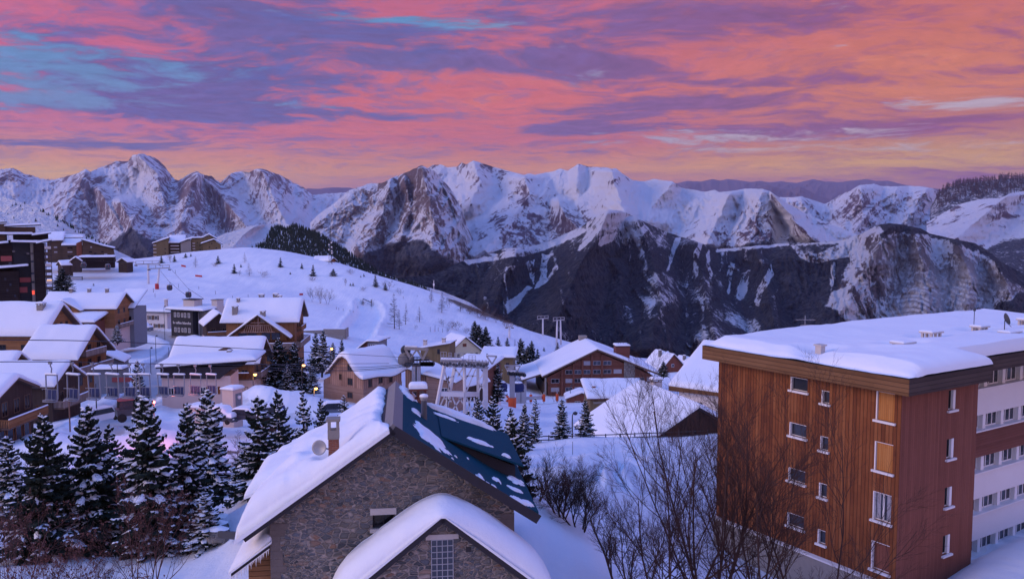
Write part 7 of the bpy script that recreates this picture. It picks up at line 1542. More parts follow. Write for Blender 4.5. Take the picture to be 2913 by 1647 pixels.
for k, (p, u, v, h, w, lab) in enumerate([(BIR[0], 429, 660, 18, 1.3, 'pale bush between two little spruces under the hilltop blocks'), (LAR[2], 492, 672, 29, 1.2, 'pale rusty birch below the hilltop blocks'), (BIR[1], 540, 672, 13, 1.2, 'faint twiggy bush left of the lone hilltop spruce'), (LAR[2], 616, 662, 28, 1.0, 'pale larch on the hilltop crest'), (LAR[2], 627, 694, 33, 1.5, 'broad pale larch below the hilltop crest'), (BIR[1], 661, 698, 18, 1.4, 'round pale bush right of the broad larch'), (BIR[0], 602, 694, 12, 1., 'thin bush beside the hilltop spruce'), (BIR[2], 786, 760, 33, .9, 'left bare tree of the clump in mid slope'), (BIR[0], 806, 763, 35, 1.1, 'middle bare tree of the clump in mid slope'), (BIR[2], 824, 766, 33, 1.2, 'right bare tree of the clump in mid slope'), (BIR[2], 934, 778, 23, .9, 'bare sapling beside the tilted frame'), (BIR[1], 914, 768, 15, 1.1, 'low bare bush under the tilted frame'), (LAR[0], 992, 827, 92, .95, 'tallest bare larch on the lower slope'), (LAR[1], 1004, 828, 52, 1.0, 'short larch leaning on the tallest one'), (LAR[1], 1020, 817, 56, 1.0, 'larch just right of the tallest one'), (LAR[1], 1055, 810, 41, 1.3, 'lone larch further right on the lower slope'), (LAR[0], 1084, 761, 34, 1.2, 'larch near the crest, the left of two'), (LAR[0], 1111, 787, 55, 1.1, 'larch with clear trunk near the crest, the right of two'), (BIR[2], 1006, 743, 17, 1.1, 'small bare bush above the tallest larch'), (LAR[1], 1157, 784, 26, 2.0, 'spreading larch at the crest before the scrub'), (BIR[2], 976, 730, 22, 1.5, 'brown bush beside the shoulder spruce'), (BIR[1], 882, 690, 14, 1.6, 'pale bush on the crest by the mast'), (BIR[0], 869, 719, 17, .8, 'thin sapling left of the tiny spruce pair'), (BIR[1], 915, 731, 11, 1.6, 'faint bushes in mid slope'), (LAR[1], 1294, 894, 44, 1.0, 'bare larch between spruces by the hotel roof'), (BIR[1], 787, 707, 12, 1.8, 'shrubs at the foot of the slope spruce'), (BIR[2], 1128, 776, 22, .8, 'thin larch right of the clear trunked one'), (BIR[2], 1046, 830, 12, .8, 'dead sapling on the lower slope')]):
    Hp = 11. if p in LAR else (7. if p is not BIR[1] else 6.); put_bare(p, u, v, h, lab, G7, Hp, wide=w)
G8 = 'scrub bushes along the crest of the white slope'
for k, (u, v, h, w) in enumerate([(1180, 790, 24, 1.4), (1204, 801, 30, 1.3), (1225, 806, 26, 1.6), (1248, 812, 24, 1.5), (1270, 822, 22, 1.5), (1115, 822, 18, 1.5), (1135, 826, 20, 1.6), (1150, 832, 20, 1.5), (1172, 838, 16, 1.5), (1124, 838, 12, 1.3), (1196, 790, 18, 1.8), (1235, 790, 18, 1.8), (1262, 806, 16, 1.8), (1215, 784, 16, 1.8)]):
    put_bare(BIR[1 + k % 2], u, v, h, 'brown leafless scrub along the crest where the slope drops to the valley', G8, 6. if k % 2 == 0 else 7., wide=w, name='scrub_bush', cat='bush')
# ---- dots of trees down the big white slope at the left, wood on the knoll
def cones(pts, hs, r, mat, name, seed=3):
    rs = np.random.RandomState(seed); V, Fq = [], []
    for (x, y, z), h in zip(pts, hs):
        for lv in range(3):
            z0, z1, rr = z + h * (.05 + .28 * lv), z + h * (.50 + .26 * lv if lv < 2 else 1.), r * h * (1 - .28 * lv); b = len(V); n = 5; a0 = rs.rand() * 6
            for k in range(n):
                a = a0 + 6.283 * k / n; q = rr * (.65 + .6 * rs.rand()); V.append((x + math.cos(a) * q, y + math.sin(a) * q, z0 - h * .05 * rs.rand()))
            V.append((x, y, z1)); Fq += [(b + k, b + (k + 1) % n, b + n) for k in range(n)]
    me = bpy.data.meshes.new(name); me.from_pydata(V, [], Fq); me.materials.append(mat); me.update(); return me
dg0 = bpy.context.evaluated_depsgraph_get()
def ray_on(obname, u, v):
    o = bpy.data.objects[obname]; d = Vector(P(u, v, 1000.)).normalized(); ok, loc, n, i = o.ray_cast(Vector((0, 0, 0)), d); return loc if ok else None
bpy.context.view_layer.update()
rs = random.Random(5); dots = []
for (u, v, h) in [(12, 560, 8), (32, 519, 7), (40, 516, 8), (52, 520, 6), (62, 513, 6), (76, 516, 7), (56, 528, 5), (35, 550, 6), (90, 557, 9), (82, 531, 5), (102, 524, 5), (118, 541, 6), (145, 570, 8), (160, 580, 7), (73, 563, 5), (20, 540, 5)]: dots.append((u, v, h))
for k in range(64):
    t = rs.random() ** .8; u = 105 + 170 * t; vc = np.interp(u, [100, 150, 200, 250, 300], [526, 552, 582, 608, 634]); dots.append((u + rs.uniform(-4, 4), vc + abs(rs.gauss(0, 4)) + 1, rs.uniform(5, 10)))
first = None
DOTM = [cones([(0, 0, 0)], [9.], .26, M_NEED, 'dot_tree', s) for s in range(4)]
for k, (u, v, h) in enumerate(dots):
    p = ray_on('snow_slope', u, v)
    if not p: continue
    o = link('spruce_tree', DOTM[k % 4]); o.location = p; o.scale = [h * p.y / F / 9. * q for q in (1.2, 1.2, 1.)]
    tag(o, 'tiny distant conifer dotted on the big white slope at the left', 'tree', 'conifers dotted on the big white slope')
pts, hs = [], []; rs = random.Random(9)
wood = [(738, 567), (772, 580), (800, 589), (824, 604), (852, 621), (884, 643), (948, 685), (1003, 707), (1058, 721), (1085, 738), (1040, 735), (950, 705), (870, 668), (800, 655), (700, 640), (642, 622), (668, 616), (672, 594), (686, 574), (705, 572), (722, 580)]
U_ = np.array([rs.uniform(640, 1090) for _ in range(16000)]); V_ = np.array([rs.uniform(562, 742) for _ in range(16000)]); ins = polymask(U_, V_, wood, 2.) > .4 + .0 * U_
for u, v in zip(U_[ins], V_[ins]):
    if len(pts) > 2600: break
    p = ray_on('wooded_knoll', u, v)
    if p: pts.append(p); hs.append(rs.uniform(8, 13) * p.y / F)
o = link('knoll_wood', cones(pts, hs, .2, M_NEED, 'knoll_wood')); tag(o, 'dark spruce wood covering the right side of the knoll', 'wood', kind='stuff')
# fringe of loose trees left of the wood
for k, (u, v, h) in enumerate([(672, 600, 8), (668, 612, 7), (676, 608, 8), (664, 605, 6), (660, 618, 8), (650, 622, 7), (681, 598, 7), (690, 592, 8), (655, 612, 5), (576, 616, 4), (586, 612, 4), (580, 607, 3), (700, 580, 8), (712, 577, 7), (634, 624, 8), (560, 622, 4)]):
    p = ray_on('wooded_knoll', u, v)
    if p: o = link('spruce_tree', DOTM[k % 4]); o.location = p; o.scale = [h * p.y / F / 9. * q for q in (1.2, 1.2, 1.)]; tag(o, 'tiny conifer on the knoll just outside its dark wood', 'tree', 'loose conifers beside the knoll wood')
# wooded ridge behind the snowy slope at the upper right
def m_wood(U, V, s, nz, r1, r2, A): A['forest'] += .5
relief('wooded_ridge', MT_F, [(2340, 520), (2361, 484), (2381, 473), (2416, 461), (2479, 455), (2520, 450), (2575, 448), (2700, 442), (2800, 450)], [(2340, 560), (2800, 560)], 9800, 9000, [], amp=25, nsx=60, nsy=40, seed=77, maskfn=m_wood, rows=40, jag=1.)
RB = QB(); rs = np.random.RandomState(3); mbw = MB()
for k in range(900):
    u = 2355 + 320 * rs.rand(); v = np.interp(u, [2340, 2361, 2381, 2416, 2479, 2520, 2575, 2700], [520, 484, 473, 461, 455, 450, 448, 442]) + rs.rand() ** 1.5 * 42 + 1
    p = ray_on('wooded_ridge', u, v)
    if not p: continue
    h = (8 + 10 * rs.rand()) * p.y / F; x, y, z = p
    mbw.tube([(x, y, z - 4), (x, y, z + h)], [h * .035, h * .01], 3, cap=False)
    n = 16; t = .25 + .75 * rs.rand(n); a = rs.rand(n) * 6.28; r = h * .26 * (1.15 - t); c = np.stack([x + 0 * t, y + 0 * t, z + h * t], 1); e = c + np.stack([np.cos(a) * r, np.sin(a) * r, r * .7], 1); w = np.array([0, 0, h * .03]); RB.quads(c, c + w, e + w, e - w)
o = link('ridge_wood', RB.mesh('ridge_wood', M_TWIG)); tag(o, 'brown leafless wood along the ridge at the upper right', 'wood', kind='stuff'); b_ = mbw.build('ridge_trunks', M_TWIG, o)
# ---- leafless trees and shrubs in the foreground
def near_bare(u, Y, Hm, seed, label, name='bare_tree', cat='tree', group=None, mat=M_TWIG, zoff=0., leafmat=None, **kw):
    x = (u - CX) / F * Y; o = thing(name, label, cat, (x, Y, gz(x, Y) + zoff), 0, group); mb, lf = bare(seed, H=Hm, **kw); link('branches', mb.mesh('branches', mat), None, o)
    if lf.v: link('dry_leaves', lf.mesh('dry_leaves', leafmat or M_LEAF), None, o)
    return o
B1 = dict(levels=4, rad=.07, per=6, wob=.26, upb=.34, ang=(.35, .8), ratio=(.38, .62), sides=5)
near_bare(1800, 33, 10.4, 21, 'large many stemmed leafless tree in front of the apartment wall', stems=8, spread=.5, **B1)
near_bare(1930, 32, 8.0, 22, 'dense leafless tree with upright stems right of the largest one', stems=4, spread=.34, **B1)
near_bare(2075, 33, 10.4, 23, 'leafless tree with tall dark stem before the shuttered windows', stems=2, spread=.3, **B1)
near_bare(1710, 31, 7.6, 24, 'spreading leafless shrub left of the large bare tree', 'bare_shrub', 'shrub', stems=4, spread=.6, **B1)
near_bare(1590, 33, 4.2, 25, 'low leafless shrub at the bottom edge before the tracked snow', 'bare_shrub', 'shrub', stems=4, spread=.7, **B1)
near_bare(2180, 30, 5.6, 26, 'low leafless shrub in front of the apartment corner', 'bare_shrub', 'shrub', stems=3, spread=.7, **B1)
near_bare(1415, 42, 2.7, 27, 'dark leafless bush beside the lower corner of the blue roof', 'bare_shrub', 'shrub', mat=M_TWIG, stems=5, spread=.75, levels=4, rad=.06, per=6, wob=.3, upb=.3, sides=5)
near_bare(1465, 41, 2.8, 28, 'leafless bush right of the dark one by the blue roof', 'bare_shrub', 'shrub', mat=M_BARK, stems=5, spread=.8, levels=4, rad=.05, per=6, wob=.3, upb=.3)
near_bare(1350, 44, 2.6, 29, 'thin leafless bush under the blue eave', 'bare_shrub', 'shrub', mat=M_BARK, stems=5, spread=.6, levels=3, rad=.045, per=6, wob=.3, upb=.3)
L1 = dict(mat=M_TWIGR, levels=4, rad=.045, per=4, wob=.3, upb=.35, ang=(.35, .75), leaf=.35)
near_bare(60, 31, 3.8, 31, 'reddish leafless shrub at the lower left corner', 'bare_shrub', 'shrub', stems=5, spread=.7, **L1)
near_bare(165, 33, 3.6, 32, 'reddish shrub with withered leaves before the first tall spruce', 'bare_shrub', 'shrub', stems=4, spread=.6, **L1)
near_bare(262, 30, 2.9, 33, 'dark forked bare shrub at the bottom edge under the tall spruces', 'bare_shrub', 'shrub', mat=M_BARK, stems=6, spread=.9, levels=4, rad=.05, per=5, wob=.25, upb=.3, leaf=.2)
near_bare(330, 35, 4.4, 34, 'tall thin shrub with rusty leaves before the broad snowy spruce', 'bare_shrub', 'shrub', stems=4, spread=.4, **L1)
near_bare(-10, 36, 4.6, 35, 'rusty leaved shrub cut by the left edge', 'bare_shrub', 'shrub', stems=4, spread=.6, **L1)
near_bare(385, 27, 1.5, 36, 'small twiggy shrub poking from the snow at the bottom', 'bare_shrub', 'shrub', mat=M_BARK, stems=5, spread=.9, levels=4, rad=.03, per=5, wob=.3, upb=.3)
near_bare(120, 27, 2.2, 37, 'bare dark twigs rising at the bottom edge left', 'bare_shrub', 'shrub', mat=M_BARK, stems=6, spread=.8, levels=4, rad=.04, per=5, wob=.25, upb=.3)
for k, (u, Y, h, lab) in enumerate(((202, 85, 4.2, 'thin bare sapling by the wooden pole near the road'), (580, 72, 4.6, 'spindly bare sapling between spruces, the left one'), (598, 74, 4.0, 'spindly bare sapling between spruces, the right one'), (478, 70, 4.8, 'feathery bare sapling behind the slender snowy spruce'), (60, 75, 3.4, 'bare sapling behind the leftmost spruces'))):
    near_bare(u, Y, h, 40 + k, lab, 'bare_sapling', 'tree', stems=1, levels=3, rad=.05, per=9, wob=.2, upb=.2, ang=(.6, 1.1), ratio=(.3, .45))
# ================================================================ chairlift
LA, LB = Vector((-37.5, 66, -10.86)), Vector((-21., 158, -26.2))
def lift_z(Y): return float(np.interp(Y, [20, 66, 89.6, 158], [-3.6, -10.86, -15.1, -26.2]))
def lift_x(Y): return -37.5 + .18 * (Y - 66)
M_CHAIR = material('dark_galvanised_tube', f_plain((.19, .20, .24), .2, 3., .05), .5, .4)
def chair_proto():
    r = thing('lift_chair', '', 'lift chair', (0, 0, 0), 0, 'empty chairs hanging from the lift cable')
    m = MB(); m.box(-.16, .16, -.07, .07, -.12, .12); m.tube([(0, 0, 0), (.0, .02, -.25), (.10, .05, -.5), (-.02, .1, -.75), (.12, .12, -1.0)], .05, 7); m.build('hanger', M_CHAIR, r)
    w, zt, zb = .62, -1.02, -3.15
    m = MB()
    for x in (-w, w): m.tube([(x, .1, zt), (x, .12, zb + .25), (x, .02, zb + .05), (x, -.25, zb)], .055, 6)
    m.tube([(-w, .1, zt), (w, .1, zt)], .06, 6); m.tube([(-w, -.25, zb), (w, -.25, zb)], .05, 6); m.tube([(-w, .08, zb + .12), (w, .08, zb + .12)], .045, 6); m.build('frame', M_CHAIR, r)
    m = MB(); m.box(-w + .05, w - .05, -.30, .08, zb + .10, zb + .15); m.build('seat', M_CHAIR, r)
    m = MB(); m.tube([(-w + .1, .06, zb + .2), (-w + .1, .12, zb + .95), (w - .1, .12, zb + .95), (w - .1, .06, zb + .2)], .03, 6)
    for x in (0,): m.tube([(x, .07, zb + .2), (x, .12, zb + .95)], .018, 5)
    m.build('backrest', M_CHAIR, r)
    m = MB(); m.tube([(-w + .12, -.32, zb + .95), (-w + .12, -.38, zb + 1.05), (w - .12, -.38, zb + 1.05), (w - .12, -.32, zb + .95), (w - .12, -.36, zb + .25), (.1, -.36, zb + .2), (.1, -.36, zb + 1.0)], .025, 6); m.build('safety_bar', M_CHAIR, r)
    X, Y = np.meshgrid(axis_pts(-w - .05, w + .05, 5, .06), axis_pts(-.02, .24, 3, .06), indexing='ij'); slab_np('snow_cap', SNOW, r, X, Y, X * 0 + zt + .05, zt + .07 + .12 * edge_round(X, Y, -w - .05, w + .05, -.02, .24, .1))
    return r
CH = chair_proto()
ordn = ['nearest lift chair at the left, with blue seat back, in front of a snow roof', 'second lift chair, in front of the dark chalet gable', 'third lift chair, over the snow bank left of the pole', 'fourth lift chair, in front of the dark pole by the road', 'fifth lift chair, left of the snow laden roadside spruce', 'sixth lift chair, in front of the snow laden roadside spruce', 'seventh lift chair, at the left corner of the pink house', 'eighth lift chair, under the dark fascia of the pink house', 'ninth lift chair, before the shuttered window of the pink house', 'farthest lift chair, at the right end of the pink house front']
for k, u in enumerate([115, 170, 221, 269, 316, 350, 398, 440, 483, 521]):
    a = (u - CX) / F; Y = 49.4 / (.18 - a) * (1 if k != 5 else .985); o = CH if k == 0 else copy_tree(CH)
    o.location = (a * Y, Y, lift_z(Y)); o.rotation_euler = (R((k * 37 % 7) - 3), R((k * 53 % 5) - 2), R(-20 + (k * 29 % 9))); o['label'] = ordn[k]
    if k == 0: MB().box(-.5, .5, .13, .16, -3.05, -2.25).build('seat_cover', M_NAVY, o)
def cable(label, pts, r=.035, mat=M_CABLE, name='cable', group=None):
    m = MB(); m.tube(pts, r, 5); return tag(m.build(name, mat), label, 'cable', group)
yy = np.linspace(20, 158, 24)
cable('lift cable carrying the row of empty chairs', [(lift_x(y), y, lift_z(y) + .1) for y in yy], .035)
cable('return lift cable running above the row of chairs', [(lift_x(y) + (y - 20) / 138 * 2 + 3., y + 1, np.interp(y, [20, 66, 158], [-2.6, -9.2, -25.4])) for y in yy], .035)
for k, (v0, v1, lab) in enumerate(((916, 915.5, 'upper of the cables crossing the barrel roof'), (924, 919, 'middle cable crossing the barrel roof'), (929.5, 921.5, 'lowest cable crossing the barrel roof'))):
    pa, pb = P(640, v0 - 2, 100), P(1022, v1, 150); cable(lab, [tuple(Vector(pa).lerp(Vector(pb), t) + Vector((0, 0, -.6 * math.sin(math.pi * t)))) for t in np.linspace(0, 1, 9)], .045)
q6 = lambda x, y: (928 + .1887 * x, 839.8 + .1887 * y)
def pw(x, y, Y): u, v = q6(x, y); return Vector(P(u, v, Y))
def station_head():
    Y = 150; o = pw(625, 560, Y); r = thing('return_station', 'galvanised cable wheel station on a column before the larch houses', 'lift station', o); b = lambda x, y, dy=0: pw(x, y, Y + dy) - o
    m = MB()
    for x in (605, 655): m.bar(b(x, 700), b(x, 430), .9, .7)
    m.build('column', M_STEEL, r)
    m = MB(); m.bar(b(480, 190, -1), b(780, 205, -1), .55, .5); m.bar(b(480, 190, 2), b(780, 205, 2), .55, .5)
    m.bar(b(780, 205, -1), b(780, 205, 2), .4); m.bar(b(480, 190, -1), b(480, 190, 2), .4)
    for dy in (-1, 2):
        m.bar(b(480, 195, dy), b(555, 330, dy), .4); m.bar(b(560, 310, dy), b(640, 205, dy), .3); m.bar(b(640, 205, dy), b(720, 340, dy), .35); m.bar(b(780, 205, dy), b(715, 340, dy), .4)
    m.build('truss', M_CONC, r)
    m = MB(); m.bar(b(480, 400, 0), b(860, 410, 0), .8, .5); m.bar(b(500, 350, 1.5), b(800, 345, 1.5), .3); m.bar(b(590, 330), b(590, 420), .25); m.bar(b(680, 330), b(680, 420), .25)
    for x in (520, 560, 600, 640, 680, 720, 760, 800): m.bar(b(x, 300 + (x % 3) * 12, -.5), b(x, 400, -.5), .12)
    m.bar(b(500, 300, -.5), b(800, 310, -.5), .1); m.build('gantry', M_DSTEEL, r)
    for k in range(9):
        w_ = MB(); w_.lathe([(.1, -.1), (.42, -.1), (.42, .1), (.1, .1)], n=12); q = b(690 + 20 * k, 396 + (k % 2) * 4, -1.2); w_.build('sheave', M_DSTEEL, r, q, (R(90), 0, 0))
    w_ = MB(); w_.lathe([(.2, -.25), (1.5, -.3), (1.55, 0), (1.5, .3), (.2, .25)], n=20); w_.build('bullwheel', M_CONC, r, b(492, 345, .5), (R(90), 0, R(20)))
    w_ = MB(); w_.lathe([(.2, -.25), (.9, -.3), (.95, 0), (.9, .3), (.2, .25)], n=16); w_.build('motor_drum', M_DSTEEL, r, b(488, 215, .5), (R(90), 0, R(20)))
    m = MB(); m.bar(b(480, 186, -.5) + Vector((0, 0, .3)), b(640, 190, -.5) + Vector((0, 0, .3)), .7, .3); m.bar(b(590, 388, 0), b(850, 402, 0), .8, .22); m.build('snow_ridge', SNOW, r)
station_head()
def lift_tower():
    Y = 135; o = pw(1270, 1190, Y); r = thing('lift_tower', 'big white lattice lift tower with ring beam and cable wheels', 'lift tower', o); b = lambda x, y, dy=0: pw(x, y, Y + dy) - o
    def leg(n, x0, y0, x1, y1, w, d0=0, d1=0): return MB().bar(b(x0, y0, d0), b(x1, y1, d1), w, w).build(n, M_WSTEEL, r)
    leg('leg', 1012, 380, 895, 990, .46, 0, -1); leg('leg', 1155, 380, 1010, 1080, .46, 3, 4); leg('leg', 1450, 390, 1455, 1000, .48, 3, 4); leg('leg', 1548, 400, 1552, 1000, .85, 2, 2)
    m = MB(); m.tube([b(1270, 380), b(1274, 800), b(1276, 1260)], .27, 10); m.build('leg', M_WSTEEL, r)
    m = MB(); m.bar(b(960, 795, -.6), b(1270, 808, -.6), .45, .75); m.bar(b(1270, 808, -.6), b(1455, 800, 3), .45, .75); m.bar(b(960, 795, -.6), b(1090, 780, 4), .4, .6); m.bar(b(1090, 780, 4), b(1455, 800, 3), .4, .6); m.build('ring_beam', M_WSTEEL, r)
    for x0, y0, x1, y1 in ((1095, 400, 1262, 610), (1400, 400, 1290, 600), (1420, 470, 1288, 790), (1090, 840, 965, 1015), (1112, 840, 1245, 1180), (1232, 845, 1058, 1085), (1300, 850, 1372, 1020), (1360, 845, 1300, 1080), (1005, 830, 930, 1000), (1400, 845, 1412, 1000), (1530, 520, 1460, 620), (1180, 570, 1260, 440), (1000, 480, 1090, 770), (1160, 470, 1060, 770), (1020, 600, 1130, 560), (1450, 620, 1545, 760), (1545, 620, 1455, 770), (1100, 900, 1000, 850), (1372, 1020, 1450, 860), (1280, 960, 1200, 850), (1455, 860, 1548, 990), (1548, 850, 1458, 990), (1290, 560, 1440, 560)): MB().bar(b(x0, y0, .3), b(x1, y1, .3), .22).build('brace', M_WSTEEL, r)
    m = MB(); m.bar(b(950, 350, 0), b(1600, 395, 0), .6, .4); m.bar(b(950, 340, 3), b(1600, 380, 3), .5, .4); m.bar(b(980, 420, 1), b(1590, 450, 1), .4, .3); m.build('head_beam', M_STEEL, r)
    m = MB()
    for x0, x1, yt, yb in ((955, 1030, 240, 330), (1060, 1100, 250, 330), (1140, 1162, 252, 320), (1185, 1260, 255, 330), (1330, 1420, 285, 340)):
        for x in (x0, (x0 + x1) / 2, x1): m.bar(b(x, yt, -.4), b(x, yb, -.4), .07)
        for y in (yt, (yt + yb) / 2): m.bar(b(x0, y, -.4), b(x1, y, -.4), .06)
    m.bar(b(950, 330, -.4), b(1425, 343, -.4), .08); m.build('guard_rail', M_STEEL, r)
    for k in range(16):
        w_ = MB(); w_.lathe([(.1, -.1), (.26, -.1), (.26, .1), (.1, .1)], n=12); x = 965 + 38 * k + (k // 4) * 10; w_.build('sheave', M_DSTEEL, r, b(x, 392 + (k % 3) * 9 + (x - 960) * .03, -.9), (R(90), 0, 0))
    m = MB()
    for k in range(14): x = 960 + 46 * k; m.bar(b(x, 345, -.6), b(x + 8, 425, -.6), .13)
    m.bar(b(960, 410, -.7), b(1600, 440, -.7), .12); m.build('linkage', M_STEEL, r)
    m = MB(); m.bar(b(960, 326, 0), b(1240, 334, 0), .9, .25); m.bar(b(1300, 345, 0), b(1580, 365, 0), .9, .22); m.bar(b(1240, 334, 0), b(1300, 345, 0), .5, .1); m.build('snow_ridge', SNOW, r); MB().bar(b(970, 776, -.6), b(1250, 788, -.6), .4, .14).build('snow_ridge', SNOW, r)
    m = MB(); m.bar(b(1560, 290, 0), b(1705, 298, 0), .25); m.bar(b(1570, 300, 0), b(1640, 400, 0), .25); m.bar(b(1700, 300, 0), b(1640, 400, 0), .25); m.build('catwalk_arm', M_STEEL, r)
    m = MB(); m.tube([b(1030, 640), b(1062, 560), b(1050, 700), b(1045, 1000)], .07, 5); m.build('ladder', M_TRIM, r)
    return r
lift_tower()
def pad_pylon():
    Y = 205; o = pw(1908, 1015, Y); r = thing('lift_pylon', 'grey lift pylon with orange padded foot in front of the brown hotel', 'lift pylon', o); b = lambda x, y, dy=0: pw(x, y, Y + dy) - o
    MB().bar(b(1908, 1040), b(1908, 540), 1.35, 1.2).build('shaft', M_STEEL, r); m = MB(); m.lathe([(1.0, 0), (1.02, 3.1), (.9, 3.2)], n=10); m.build('padding', M_ORPAD, r, b(1908, 1012))
    m = MB(); m.bar(b(1805, 420), b(2018, 425), .3); m.bar(b(1810, 425), b(1850, 500), .25); m.bar(b(2015, 425), b(1975, 500), .25); m.bar(b(1840, 500), b(2080, 525), .5, .5); m.bar(b(1850, 470), b(1930, 440), .7, .8); m.build('crosshead', M_STEEL, r)
    for k in range(8): w_ = MB(); w_.lathe([(.1, -.12), (.5, -.12), (.5, .12), (.1, .12)], n=10); w_.build('sheave', M_DSTEEL, r, b(1860 + 30 * k, 520 + (k % 2) * 8 + k * 3, -.8), (R(90), 0, 0))
    MB().bar(b(1840, 490), b(1950, 494), 1.2, .3).build('snow_ridge', SNOW, r)
pad_pylon()
def bubble(x, y, Y, lab):
    o = pw(x, y, Y); r = thing('bubble_chair', lab, 'lift chair', o, R(15), 'blue bubble chairs parked by the hotel'); m = MB(); m.lathe([(1.5, -2.0), (1.75, -1.2), (1.7, -.3), (1.1, .3), (.2, .5)], n=14); c = m.build('bubble', M_NAVY, r); c.scale = (1., .75, 1.)
    m = MB(); m.tube([(0, 0, .4), (0, 0, 2.2), (.4, 0, 2.8)], .12, 6); m.build('hanger', M_STEEL, r); m = MB(); m.bar((-1.7, 0, -2.0), (1.7, 0, -2.0), .3, .35); m.build('seat', M_DSTEEL, r); m = MB(); m.lathe([(1.3, .32), (1.0, .55), (.2, .68)], n=12); m.build('snow_cap', SNOW, r)
bubble(1757, 660, 210, 'blue bubble chair left of the grey pylon'); bubble(1982, 665, 212, 'blue bubble chair right of the grey pylon')
r = thing('lift_gate', 'grey loading gate posts of the lift before the hotel porch', 'gate', pw(2050, 900, 225)); b = lambda x, y, dy=0: pw(x, y, 225 + dy) - r.location
for x in (1990, 2058): MB().bar(b(x, 920), b(x, 690), 1.6, 1.0).build('post', M_STEEL, r)
MB().bar(b(1975, 690), b(2075, 690), 1.4, .7).build('beam', M_STEEL, r); MB().bar(b(1960, 860), b(2300, 850), .3, .9).build('rail', M_STEEL, r); m = MB(); m.bar(b(1750, 780), b(1840, 870), .5, .5); m.build('handrail', M_PLAST, r)
for k, (u, v) in enumerate(((1275.6, 1013), (1303, 1013), (1335, 1010), (1367.7, 1009), (1401, 1008), (1434, 1006), (1472, 1003))):
    p = P(u, v, 232 + k); o = thing('padded_post', 'post wrapped in orange safety padding, standing before the brown hotel', 'post', p, 0, 'orange padded posts before the brown hotel'); m = MB(); m.lathe([(.42, 0), (.42, 2.0), (.34, 2.1)], n=10); m.build('padding', M_ORPAD, o); m = MB(); m.tube([(0, 0, -.5), (0, 0, 2.7)], .12, 6); m.build('post', M_STEEL, o)
    if k in (1, 2): o = tag(MB().bar(Vector(p) + Vector((0, 0, 1.1)), Vector(P(*[(1303, 1013), (1335, 1010), (1367.7, 1009), (1401, 1008), (1434, 1006), (1472, 1003)][k], 233 + k)) + Vector((0, 0, 1.1)), .05, 1.0).build('safety_net', M_RED), 'red safety netting strung between orange padded posts, the %s length' % ('left' if k == 1 else 'right'), 'netting', 'red netting between the padded posts')
# red snow capped booth
r = chalet('little red booth with rounded snow cap beside the padded posts', 1463, 989, 235, 0, 8.4, 5, 2.2, 1.6, 'y', W_RED, (0, 0, 3.8), name='booth', cat='booth', over=.6, snow=.6); win(r, 8.4, 5, 'front', -1.2, .9, 1.6, 1.2, frame=M_WPAINT)
# bushes with lights by hotel front
put_bare(BIR[2], 1393, 1008, 24, 'pinkish lit bare bush between the padded posts', None, 7., wide=1.2, Y=236, name='bare_bush', cat='bush')
# ================================================================ far pylons, gondola
def tpylon(u, vb, vt, Y, lab, group, legs=1, lean=0., w=6.):
    p = Vector(P(u, vb, Y)); h = P(u, vt, Y)[2] - p.z; r = thing('lift_pylon', lab, 'lift pylon', p, R(12), group)
    for k in range(legs):
        x = (k - (legs - 1) / 2) * 2.4; m = MB(); m.tube([(x, 0, -1), (x + lean * h + (0 if legs == 1 else -x * .25), 0, h)], [.55, .42], 8); m.build('shaft', M_WSTEEL, r)
    m = MB(); x = lean * h; m.bar((x - w / 2, 0, h), (x + w / 2, 0, h + .4), .5, .5); m.bar((x - w / 2, 0, h + 1.6), (x + w / 2, 0, h + 1.7), .25); [m.bar((x + q * w / 2, 0, h), (x + q * w / 2, 0, h + 1.7), .25) for q in (-1, -.35, .35, 1)]; m.build('crosshead', M_STEEL, r)
    for q in (-1, 1): m = MB(); m.bar((x + q * w / 2, -2.4, h - .3), (x + q * w / 2, 2.4, h - .7), .35, .5); m.build('sheave_train', M_DSTEEL, r)
    return r
G9 = 'pylons of the far lift on the valley edge'
tpylon(1365, 851, 802, 440, 'single slim pylon at the valley edge above the hotel roof', G9); tpylon(1405, 862, 806, 430, 'twin shafted pylon at the valley edge above the hotel roof', G9, 2); tpylon(1281, 876, 822, 400, 'thin pylon rising behind the spruces right of the yellow house', G9, 1, 0, 3.)
GP = [tpylon(374, 722, 665, 398, 'pale gondola pylon on the piste, the left of the pair', 'gondola pylons', 1, .0, 11.), tpylon(395, 728, 676, 385, 'leaning gondola pylon with red padded foot, the right of the pair', 'gondola pylons', 1, .13, 9.)]
m = MB(); m.lathe([(.9, -.5), (.9, 2.6), (.6, 2.8)], n=10); m.build('padding', M_RED, GP[1])
